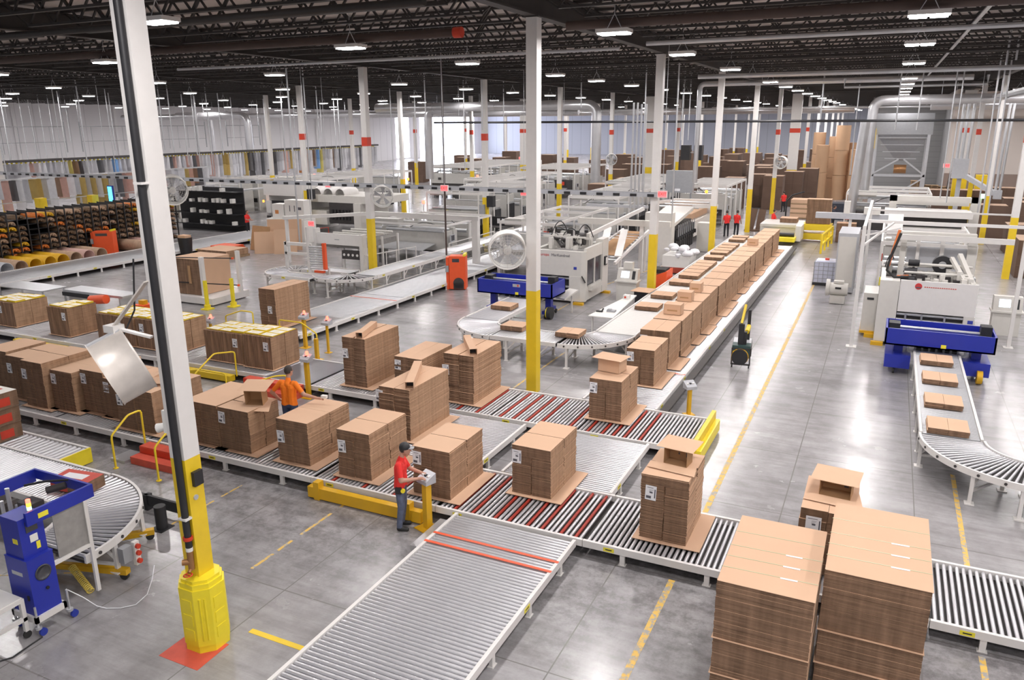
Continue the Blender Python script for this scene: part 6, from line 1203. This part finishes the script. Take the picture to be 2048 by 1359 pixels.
t = thing('tan_machine', 'tan low machine table at the far end of the tall stack lane', 'machine', (-5.9, 54.2, 0)); B().box(-1.5, 1.1, -.3, 2.6, .95, 1.12).box(-1.5, 1.0, -.2, 2.4, .1, .95).box(.9, 1.25, -1.9, -.1, .3, 1.25).obj('body', 'cream_paint', t); B().box(-.5, 1.0, -2.9, -.4, .36, .60).obj('yellow_base', 'bright_yellow', t); B().cyl((-.6, -2.2, .72), (.9, -2.2, .72), .12).obj('black_roller', 'black', t)
o = big_stack('pile of brown sheets on the tan machine table', -6.3, -5.2, 55.0, 56.2, 1.13, 1.42, 'far aisle stacks', 2)
for k in range(4): o = B().box(-1.3, 1.3, -.9, .9, .10, .36).box(-1.3, 1.3, -.9, -.75, 0, .1, 1).box(-1.3, 1.3, .75, .9, 0, .1, 1).obj('sheet_bale', ['board', 'pallet_wood'], None, (-5.7, 68.5, .03+.38*k)); tag(o, f'{["bottom", "third", "second", "top"][k]} pale bale of the pile on the far dark lift', 'bale', 'pale bales at the far end of the aisle')
t = thing('dark_lift', 'dark blue lift machine beside the far pale bales', 'machine', (-3.35, 68.8, 0)); B().box(-.7, .9, -.9, .9, 0, 1.3).bar((.5, 0, 1.3), (1.1, 0, 2.2), .2).obj('body', 'shirt_dark', t); tag(B().tube([(-7.3, 67.4, 0), (-7.3, 67.4, 1.4), (-6.9, 67.4, 1.9), (-6.0, 67.4, 2.2)], .06).obj('arched_bar', 'black'), 'black arched bar over the far pale bales', 'bar')
t = thing('leaning_sheets', 'dark leaning cardboard trims at a far yellow column', 'cardboard scrap', (-8.3, 58.6, 0)); B().bar((-.5, 0, .1), (-.3, .2, 1.6), .6, .1).bar((.2, 0, .1), (.35, .2, 1.55), .5, .1).box(-.8, .6, -.3, .3, 0, .12).obj('sheets', 'board_far', t)
# --- left: die rack, dies, tubes
arch = B().lathe((0,0,0), [(.15, -.75), (.22, -.75), (.22, .75), (.15, .75), (.15, -.75)], 12, axis='x', a0=-PI/2, a1=PI/2); # rotate so that the arch opens downwards along the x axis
arch.v = [(x, z, y) for x, y, z in arch.v]
ARCH = {}
for k_ in ('die_wood', 'die_orange', 'tube_tan', 'amber'):
    b2 = B(); b2.v = list(arch.v); b2.f = list(arch.f); b2.m = list(arch.m); b2.s = list(arch.s)
    a2 = b2; a2.box(.752, .78, -.05, .05, .08, .15); ARCH[k_] = a2.mesh('curved_die', [k_])
RX, RY0, NB, BW = -44.6, 19.4, 33, .577
t = thing('die_rack', 'long black rack of curved cutting dies at the far left', 'rack', (RX, RY0, 0))
for i in range(NB+1): B().box(-.85, -.80, i*BW-.03, i*BW+.03, 0, 3.0).box(.80, .86, i*BW-.03, i*BW+.03, 0, 3.0).box(-.8, .8, i*BW-.02, i*BW+.02, 2.9, 2.98).obj('upright', 'black', t)
for k in range(9): B().box(-.8, .8, 0, NB*BW, .16+.30*k, .18+.30*k).obj('shelf', 'black', t)
B().box(-.84, -.80, 0, NB*BW, 0, 2.9).obj('back_mesh', 'dark', t)
r = random.Random(21); c = 0
for i in range(NB):
    empty = r.random() < .14
    for k in range(9):
        if empty and k > 1 or r.random() < .12: continue
        kd = r.choice(['die_wood']*9+['tube_tan', 'tube_tan', 'die_orange', 'amber']); o = link('curved_die', ARCH[kd], None, (RX, RY0+(i+.5)*BW, .182+.30*k-.0))
        o.scale = (1, 1.1, 1.1); nm = {'die_wood': 'brown', 'tube_tan': 'tan', 'die_orange': 'orange', 'amber': 'yellow'}[kd]
        tag(o, f'{nm} curved cutting die on the {nth(k)} shelf up, {nth(i)} rack bay from the left', 'cutting die', 'curved dies in the black rack'); c += 1
HM = {k_: B().lathe((0,0,.37), [(.33, -1.3), (.37, -1.3), (.37, 1.3), (.33, 1.3), (.33, -1.3)], 22, axis='x').mesh('die_shell', [k_]) for k_ in ('tube_tan', 'amber', 'grey_panel', 'print_pink')}
for i in range(20):
    kd = ['amber', 'tube_tan', 'tube_tan', 'print_pink', 'tube_tan', 'print_pink', 'grey_panel', 'tube_tan', 'amber', 'amber', 'amber', 'tube_tan', 'print_pink', 'tube_tan', 'tube_tan', 'print_pink', 'tube_tan', 'tube_tan', 'print_pink', 'tube_tan'][i]
    y = 20.2+.80*i
    if 30.9 < y < 33.4: continue
    o = link('die_shell', HM[kd], None, (-42.65, y, .0), R.uniform(-.03, .03)); tag(o, f'{nth(i)} round die shell from the left on the floor before the rack', 'die shell', 'round shells on the floor')
# hanging print plates in the back left
t = thing('plate_rail', 'long overhead rail with yellow hooks carrying print plates at the back left', 'rail', (-57.5, 30, 5.0)); B().box(-.25, .25, 0, 52, .1, .28).obj('rail', 'dark', t); b = B(); [b.box(-.06, .06, .35*k+.1, .35*k+.2, 0, .1) for k in range(147)]; o = b.obj('hooks', 'bright_yellow', t); o['kind'] = 'stuff'
for k in range(12): B().bar((0, 2+4.4*k, .28), (0, 2+4.4*k, 5.2), .05).obj('hanger', 'galv', t)
names = {n: n.split('_')[1] for n, c in PAL}
for i in range(118):
    y = 30.4+.435*i; hh = R.uniform(1.7, 2.5); wd = R.uniform(.5, .9); k_ = R.choice(['print_white']*9+['print_grey']*7+['print_orange', 'print_amber', 'print_amber', 'print_yellow', 'print_blue', 'print_brown', 'print_pink', 'print_dark', 'print_dark'])
    b = B(); b.quad((-wd/2, 0, 0), (wd/2, .0, 0), (wd/2*.9, .12, -hh*.5), (-wd/2*.9, .12, -hh*.5)); b.quad((-wd/2*.9, .12, -hh*.5), (wd/2*.9, .12, -hh*.5), (wd/2, .02, -hh), (-wd/2, .02, -hh)); b.box(-wd/2, wd/2, -.02, .02, -.03, .02); b.box(-.03, .03, -.01, .01, .02, .13)
    o = b.obj('print_plate', k_, None, (-57.5, y, 4.98), R.uniform(.1, .55)); tag(o, f'{names[k_]} hanging print plate, {nth(i)} from the left on the overhead rail', 'print plate', 'hanging print plates')
for i in range(48):
    y = 27.3+.44*i; hh = R.uniform(1.1, 2.4); k_ = R.choice(['print_white', 'print_white', 'print_grey', 'print_grey', 'print_orange', 'print_amber', 'print_brown', 'print_dark', 'print_white', 'print_pink']); wd = R.uniform(.5, .9)
    b = B(); b.quad((-wd/2, 0, 0), (wd/2, 0, 0), (wd/2, .1, -hh), (-wd/2, .1, -hh)); b.box(-wd/2, wd/2, -.02, .02, -.03, .03); o = b.obj('print_plate', k_, None, (-51.2, y, 4.25), R.uniform(.2, .7)); tag(o, f'{names[k_]} lower-row print plate, {nth(i)} from the left above the die rack', 'print plate', 'lower hanging print plates')
t = thing('plate_rail', 'lower overhead rail above the die rack carrying print plates', 'rail', (-51.2, 27, 4.27)); B().box(-.08, .08, 0, 22, .0, .1).obj('rail', 'galv', t); [B().bar((0, 1+4*k, .1), (0, 1+4*k, 5.9), .04).obj('hanger', 'galv', t) for k in range(6)]
for i, (y0, y1) in enumerate(((34, 38), (40, 47), (48.5, 54), (57, 63), (66, 71))):
    t = thing('hanger_frame', f'{nth(i)} thin dark pipe frame hanging before the white wall', 'frame', (-66, y0, 5.4), 0, 'thin hanging pipe frames'); b = B(); d = y1-y0; b.bar((0,0,0), (0,0,2.6), .07); b.bar((0,d,0), (0,d,2.6), .07); b.bar((0,0,2.6), (0,0,5.65), .025); b.bar((0,d,2.6), (0,d,5.65), .025); b.bar((0,0,2.2), (0,d,2.2), .06); b.bar((0,0,.9), (0,d,.9), .04); [b.bar((0,d*k/5,0), (0,d*k/5,2.2), .03) for k in range(1,5)]; b.obj('pipes', 'grey_box', t)
t = thing('mezzanine_table', 'long steel bench rail above the die rack at far left', 'bench', (-50, 30, 0)); B().box(-.4, .4, 0, 26, 2.2, 2.3).box(-.45, -.38, 0, 26, 2.9, 2.95).obj('bench', 'galv', t); [B().box(-.05, .05, 3*k, 3*k+.1, 0, 2.9).obj('leg', 'galv', t) for k in range(9)]
t = thing('status_screen', 'tall glowing cyan status screen above the die rack', 'screen', PY(223, 393, 37)); B().box(-.26, .26, -.06, .06, -.75, .75).obj('frame', 'blue_cap', t); B().box(-.20, .20, -.07, -.06, -.68, .68).obj('display', 'screen_cyan', t); B().cyl((0, 0, .75), (0, 0, 11.05-t.location.z), .02, n=6).obj('stem', 'galv', t)
t = thing('yellow_crane', 'yellow steel beam behind the right end of the die rack', 'beam', (-50.3, 57.0, 0)); B().box(-.2, .2, 0, 8, 2.5, 3.0).box(-.2, .2, 0, .4, 0, 2.5).box(-.2, .2, 7.6, 8, 0, 2.5).obj('beam', 'yellow', t)
for i, y in enumerate((22, 25.4, 30.5, 34.2)): tag(B().box(-.25, .25, -.25, .25, 0, 3.4-.1*i).obj('guard_post', 'yellow', None, (-49, y+2, 0)), f'{nth(i)} yellow guard post from the left behind the die rack', 'guard post')
# left middle: table, belt unit, tall box on platform, scrap
t = thing('steel_table', 'low steel table left of the orange-motored belt unit', 'table', (-34.2, 21.6, 0)); B().box(-1.6, 1.6, -.6, .6, .70, .74).obj('top', 'galv', t); [B().box(x-.03, x+.03, y-.03, y+.03, 0, .7).obj('leg', 'galv', t) for x in (-1.5, 1.5) for y in (-.5, .5)]
t = thing('belt_unit', 'grey belt conveyor unit with an orange motor', 'conveyor', (-30.4, 22.2, 0)); B().box(-1.9, 1.9, -.45, .45, .62, .72).obj('belt', 'galv', t); B().box(-1.9, -.2, -.5, -.45, .45, .62).obj('side_plate', 'black', t); B().cyl((.3, -.75, .5), (1.2, -.7, .6), .19).obj('orange_motor', 'orange_red', t); [B().box(x-.03, x+.03, -.4, .4, 0, .62).obj('leg', 'galv', t) for x in (-1.6, 1.6)]
t = thing('lift_platform', 'white platform frame with yellow posts left of the tall single stack', 'platform', (-27.2, 25.3, 0)); B().box(-1.7, 1.2, -1.1, 1.1, .06, .34).obj('deck', 'white_paint', t); B().box(.4, .58, -.9, -.75, .34, 2.1).obj('upright', 'white_paint', t); B().box(1.05, 1.2, .6, .75, .34, 2.2).obj('upright', 'white_paint', t); B().bar((-1.3, -1.0, 2.0), (1.8, -.3, 2.05), .04).bar((-1.3, -1.0, .9), (1.9, -.2, .85), .04).obj('sensor_bars', 'black', t); [B().box(x-.04, x+.04, y-.04, y+.04, z-.04, z+.04).obj('red_tip', 'orange_red', t) for x, y, z in ((1.8, -.3, 2.05), (1.9, -.2, .85))]
for i, (x, y) in enumerate(((-25.85, 23.75), (-25.2, 24.6))): tt = mk('guard_post', f'{["left", "right"][i]} yellow flared guard post before the white platform frame', 'guard post', [('post', 'bright_yellow', [b_(-.06, .06, -.06, .06, .05, 1.25)]), ('flared_base', 'bright_yellow', [b_(-.2, .2, -.2, .2, 0, .05), ('c', (0,0,.05), (0,0,.2), .14)])], (x, y, 0))
o = big_stack('tall brown box pile standing on the white platform frame', -28.7, -26.9, 24.5, 26.3, .36, 1.95, 'platform pile', 1, 'edge_brown', side='board', name='box_pile'); B().box(.2, .35, -.915, -.905, .5, 1.3).obj('orange_mark', 'board_inner', o)
t = thing('trash_can', 'tall dark trash can left of the orange tray', 'trash can', (-37.8, 33.6, 0)); B().cyl((0,0,0), (0,0,1.15), .32, .42, n=18).obj('can', 'black', t); B().box(-.3, .3, -.25, .2, 1.1, 1.3).obj('cardboard_scrap', 'board', t)
t = thing('orange_tray', 'orange plastic pallet tray on the floor by the trash can', 'tray', (-37.0, 36.1, 0)); B().box(-.9, .8, -.7, .7, .03, .28).box(-.8, .8, -.6, .6, .28, .40).obj('tray', 'orange_red', t)
o = big_stack('flat pile of brown sheets on a pallet, left middle', -36.9, -34.6, 33.6, 35.4, .14, .50, 'left scrap', 3); tag(B().box(-1.2, 1.2, -.95, .95, 0, .13).obj('pallet', 'pallet_wood', None, (-35.75, 34.5, 0)), 'wooden pallet under the flat pile of brown sheets', 'pallet')
for i, (a, c, h_, m_) in enumerate((((-36.2, 37.2), (-34.6, 37.0), 1.5, 'board_inner'), ((-34.9, 37.4), (-33.0, 38.4), 1.9, 'board'), ((-34.7, 36.0), (-33.6, 36.7), 1.3, 'board'), ((-33.5, 36.4), (-32.3, 37.1), 1.45, 'board'))):
    d = Vector((c[0]-a[0], c[1]-a[1], 0)).normalized(); nn = Vector((-d.y, d.x, 0))*.35; A, C = Vector((*a, .0)), Vector((*c, .0)); A2, C2 = A+nn+Vector((0,0,h_)), C+nn+Vector((0,0,h_)); tt = nn.normalized()*.03; b = B(); b._add([A, C, C2, A2, A+tt, C+tt, C2+tt, A2+tt], [(0,1,2,3), (7,6,5,4), (0,4,5,1), (1,5,6,2), (2,6,7,3), (3,7,4,0)]); tag(b.obj('leaning_board', m_), f'{nth(i)} large leaning cardboard sheet from the left in the scrap corner', 'cardboard sheet', 'leaning cardboard sheets')
t = thing('sample_booth', 'white cabinet with white printed boxes on top behind the leaning sheets', 'cabinet', (-36.2, 41.2, 0)); B().box(-1.6, 1.6, -.6, .6, 0, 1.55).obj('cabinet', 'plastic_white', t)
tag(B().box(-1.0, .0, -.4, .4, 0, .95).box(-.75, -.45, -.41, -.4, .3, .55, 1).obj('printed_box', ['plastic_white', 'print_orange'], None, (-36.4, 41.2, 1.56)), 'left white printed box with orange mark on the white cabinet', 'box'); tag(B().box(-.1, 1.5, -.4, .4, 0, 1.25).box(.3, .36, -.41, -.4, .5, .9, 1).box(.7, .76, -.41, -.4, .5, .9, 1).box(.9, 1.3, -.41, -.4, .62, .80, 1).obj('printed_box', ['plastic_white', 'ink'], None, (-36.2, 41.2, 1.56)), 'right taller white printed box with dark marks on the white cabinet', 'box')
t = thing('platform_truck', 'red-handled trolley loaded with brown sheets', 'trolley', (-32.2, 40.6, 0), -.2); B().box(-1.0, 1.0, -.5, .5, .22, .30).obj('deck', 'dark', t); B().box(-.95, .95, -.5, .5, .31, .52).obj('sheets', 'board', t); B().bar((-.98, -.4, .3), (-.98, -.4, 1.1), .04).bar((-.98, .4, .3), (-.98, .4, 1.1), .04).bar((-.98, -.4, 1.1), (-.98, .4, 1.1), .04).obj('handle', 'card_red', t); [B().cyl((x, y-.03, .11), (x, y+.03, .11), .11).obj('wheel', 'rubber', t) for x in (-.8, .8) for y in (-.4, .4)]
t = thing('black_cart_rack', 'black rack of parcels behind the first left drum fan', 'rack', (-45, 43.5, 0)); B().box(-4, 2.5, 0, .08, 0, 3.2).obj('back', 'black', t); [B().box(-4, 2.5, -.8, 0, .5+.8*k, .55+.8*k).obj('shelf', 'black', t) for k in range(4)]; r = random.Random(4); [B().box(x, x+.25, -.82, -.5, .56+.8*k, .56+.8*k+r.uniform(.2, .4)).obj('tray', 'plastic_white', t) for k in range(4) for x in [-3.9+.45*j for j in range(14)] if r.random() < .6]
# --- right rear: hopper, chute, rolls, pallets, stacks
t = thing('hopper', 'large grey steel hopper on a frame at the back right', 'hopper', (.8, 80, 0)); B().box(-2.35, 2.2, -2.0, 2.0, 6.5, 8.3).obj('bin', 'grey_box', t)
B()._add([(-2.2,-1.9,6.5),(2.05,-1.9,6.5),(2.05,1.9,6.5),(-2.2,1.9,6.5),(-.4,-.3,4.2),(.35,-.3,4.2),(.35,.3,4.2),(-.4,.3,4.2)], [(0,1,5,4),(1,2,6,5),(2,3,7,6),(3,0,4,7)]).obj('cone', 'grey_box', t)
for x in (-2.2, 1.95): 
    for y in (-1.9, 1.7): B().box(x-.12, x+.12, y-.1, y+.1, 0, 6.5).obj('leg', 'grey_panel', t)
B().box(-2.2, 2.0, -2.0, -1.85, 2.9, 3.1).bar((-2.2, -1.95, 3.1), (-.2, -1.95, 4.4), .12).bar((1.9, -1.95, 3.1), (.2, -1.95, 4.4), .12).bar((1.9, -1.95, 2.8), (-.6, -1.95, 1.0), .12).obj('braces', 'grey_panel', t); B().cyl((-.5, -.8, 3.5), (.5, -.8, 3.5), .38).obj('valve_motor', 'bronze', t); b = B(); [b.box(-2.0+.22*k*1.0, 1.85-.22*k, -1.9+.2*k-.06, -1.9+.2*k-.02, 6.2-.6*k, 6.26-.6*k) for k in range(4)]; b.obj('ribs', 'grey_panel', t)
B().box(-2.6, -2.25, -2.1, -2.0, 5.3, 7.0).obj('yellow_sign', 'yellow', t)
t = thing('feed_chute', 'grey conveyor chute with hanging pipes right of the hopper', 'chute', (5.4, 66, 0)); B().bar((-.6, 0, 3.9), (1.6, -1.2, 2.6), .4, .3).box(-1.3, -.3, -.3, .3, 3.6, 5.0).box(1.4, 1.9, -1.4, -.9, 2.3, 2.9).obj('chute', 'grey_panel', t); b = B(); [b.cyl((x, 0, 4.8), (x, 0, 9.2), .10) for x in (-1.1, -.8, -.45)]; [b.cyl((x, -1.1, 2.8), (x+.1, -1.1, 9.6), .09) for x in (1.5, 1.75)]; b.obj('pipes', 'galv', t); B().box(-.9, -.6, 0, .2, 0, 3.7).obj('leg', 'grey_panel', t)
for i, (x, y, h_, rr) in enumerate(((-6.3, 86, 5.4, .62), (-5.3, 88, 6.2, .62), (-4.55, 86.5, 7.3, .66), (-3.6, 88, 5.6, .6), (-3.05, 86, 5.0, .66), (-2.2, 88.5, 6.6, .6), (-6.9, 88.5, 6.6, .6))):
    z = 0; n_ = 0
    for seg in range(max(1, round(h_/2.3))):
        hs = h_/max(1, round(h_/2.3)); o = B().cyl((0,0,0), (0,0,hs-.03), rr, n=28).obj('paper_roll', 'paper_roll', None, (x, y, z)); tag(o, f'{["bottom", "middle", "top", "uppermost"][seg]} brown paper roll of the {nth(i)} roll column behind the low white wall', 'paper roll', 'standing paper rolls'); z += hs
for i, (x, y, n_) in enumerate(((2.6, 88, 14), (3.9, 88.5, 11), (5.0, 89, 10))):
    for k in range(n_):
        o = B().box(-.6, .6, -.5, .5, .09, .13).box(-.6, -.5, -.5, .5, 0, .09).box(.5, .6, -.5, .5, 0, .09).box(-.05, .05, -.5, .5, 0, .09).box(-.6, .6, -.5, .5, -.0, .02).obj('pallet', 'pallet_wood', None, (x+R.uniform(-.03, .03), y, .14*k)); tag(o, f'{nth(k)} wooden pallet up in the {["left", "middle", "right"][i]} pallet pile under the hopper wall', 'pallet', 'stacked wooden pallets')
t = thing('stair_ladder', 'dark rolling stair ladder right of the hopper', 'ladder', (5.3, 84, 0)); B().bar((-.4, 0, 0), (-.1, 1.6, 3.6), .06).bar((.4, 0, 0), (.4, 1.6, 3.6), .06).obj('rails', 'dark', t); [B().bar((-.4+.03*k, .16*k, .36*k+.2), (.4, .16*k, .36*k+.2), .06).obj('step', 'dark', t) for k in range(9)]
for i, (x, y, w_) in enumerate(((4.6, 71, 1.0), (6.2, 72, .8))): tag(B().box(-w_/2, w_/2, -.3, .3, 0, 3.4).obj('guard_barrier', 'yellow', None, (x+.6, y+2.5, 0)), f'{["left", "right"][i]} yellow guard barrier behind the grey chute', 'barrier')
r = random.Random(77)
def far_stack(label, x, y, w, d, h, group):
    for cx in (-52.6, -38, -23.4, -8.8, 5.8, 20.4):
        if abs(x-cx) < w/2+.6:
            for cy in CY:
                if abs(y-cy) < d/2+.35: y = cy+d/2+.4
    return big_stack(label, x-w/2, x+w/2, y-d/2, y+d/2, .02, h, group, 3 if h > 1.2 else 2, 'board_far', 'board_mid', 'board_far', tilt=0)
spots = [(6.4, 61.5, 1.9, 1.5, 2.2), (8.8, 61, 1.6, 1.6, 2.5), (11, 60, 1.8, 1.6, 2.3), (7.4, 55, 1.5, 1.5, 1.7), (9.7, 54.5, 1.8, 1.5, 2.3), (7.0, 45.0, 1.6, 2.4, 1.9), (9.2, 46, 1.8, 2.4, 2.2), (7.3, 49.5, 1.4, 1.3, 1.35), (3.4, 71, 2.2, 1.4, 2.4), (6.2, 70, 2.6, 1.6, 2.4), (9.2, 70, 2.4, 1.6, 2.0), (12, 69, 2.4, 1.6, 2.6), (4.3, 76, 2.0, 1.2, 1.5), (9, 78, 2.4, 1.6, 2.2), (12, 79, 2.4, 1.6, 2.6), (15, 78, 2.4, 1.6, 2.4), (12, 52, 2, 2, 2.3)]
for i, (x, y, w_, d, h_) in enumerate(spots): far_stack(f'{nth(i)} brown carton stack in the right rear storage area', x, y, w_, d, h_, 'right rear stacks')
i = 0
for row, y in enumerate((76, 80, 85, 90, 96, 103, 111, 120, 132)):
    x = -33 if row > 3 else -28.5 if row > 1 else -26
    while x < (-14 if row < 2 else -8.5):
        w_ = r.uniform(1.5, 2.3)
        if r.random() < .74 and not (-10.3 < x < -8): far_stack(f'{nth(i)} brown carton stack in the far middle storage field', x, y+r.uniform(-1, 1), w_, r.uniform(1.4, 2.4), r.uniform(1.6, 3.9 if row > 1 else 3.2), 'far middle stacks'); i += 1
        x += w_+r.uniform(.15, 1.2)
i = 0
for y in (93, 98, 104, 112):
    x = -58
    while x < -37:
        w_ = r.uniform(1.6, 2.4)
        if r.random() < .7: far_stack(f'{nth(i)} brown carton stack left of the far middle field', x, y+r.uniform(-1, 1), w_, 1.8, r.uniform(2, 4), 'far left stacks'); i += 1
        x += w_+r.uniform(.2, 1.4)
for i, (x, y, h_) in enumerate(((-9.3, 74.5, 3.0), (-10.6, 76.2, 3.0), (-8.0, 78, 3.2), (-6.9, 80, 3.4), (-10.8, 80, 3.4), (-12.6, 74, 2.8))): far_stack(f'{nth(i)} dark brown carton stack around the broad yellow column', x, y, 1.7, 1.7, h_, 'stacks at the broad column')
t = thing('black_speakers', 'pair of black boxes on a bracket beside the tall slim pipe', 'box', PY(1385, 305, 55.3)); B().box(-.75, -.15, -.3, .3, -.5, .5).obj('left_box', 'black', t); B().box(.15, .7, -.3, .3, -.5, .5).obj('right_box', 'black', t); B().bar((-.4, 0, 0), (.4, 0, 0), .06).obj('bracket', 'galv', t)
for i, (px, py, Y, m_, w_) in enumerate(((1413, 383, 60, 'lamp_amber', 'on the white stand by the far slim column'), (816, 358, 58, 'lamp_amber', 'over the far printing units left of centre'), (847, 404, 46, 'lamp_red', 'on the machine cabinet left of the centre column'), (955, 352, 62, 'lamp_red', 'beside the slim column left of centre'), (629, 350, 58, 'lamp_red', 'over the domed printing line'))):
    a = PY(px, py, Y); t = mk('signal_light', f'glowing signal light {w_}', 'signal light', [('lens', m_, [('c', (0,0,-.1), (0,0,.1), .10)]), ('stem', 'galv', [('c', (0,0,-a.z), (0,0,-.1), .03)])], a)
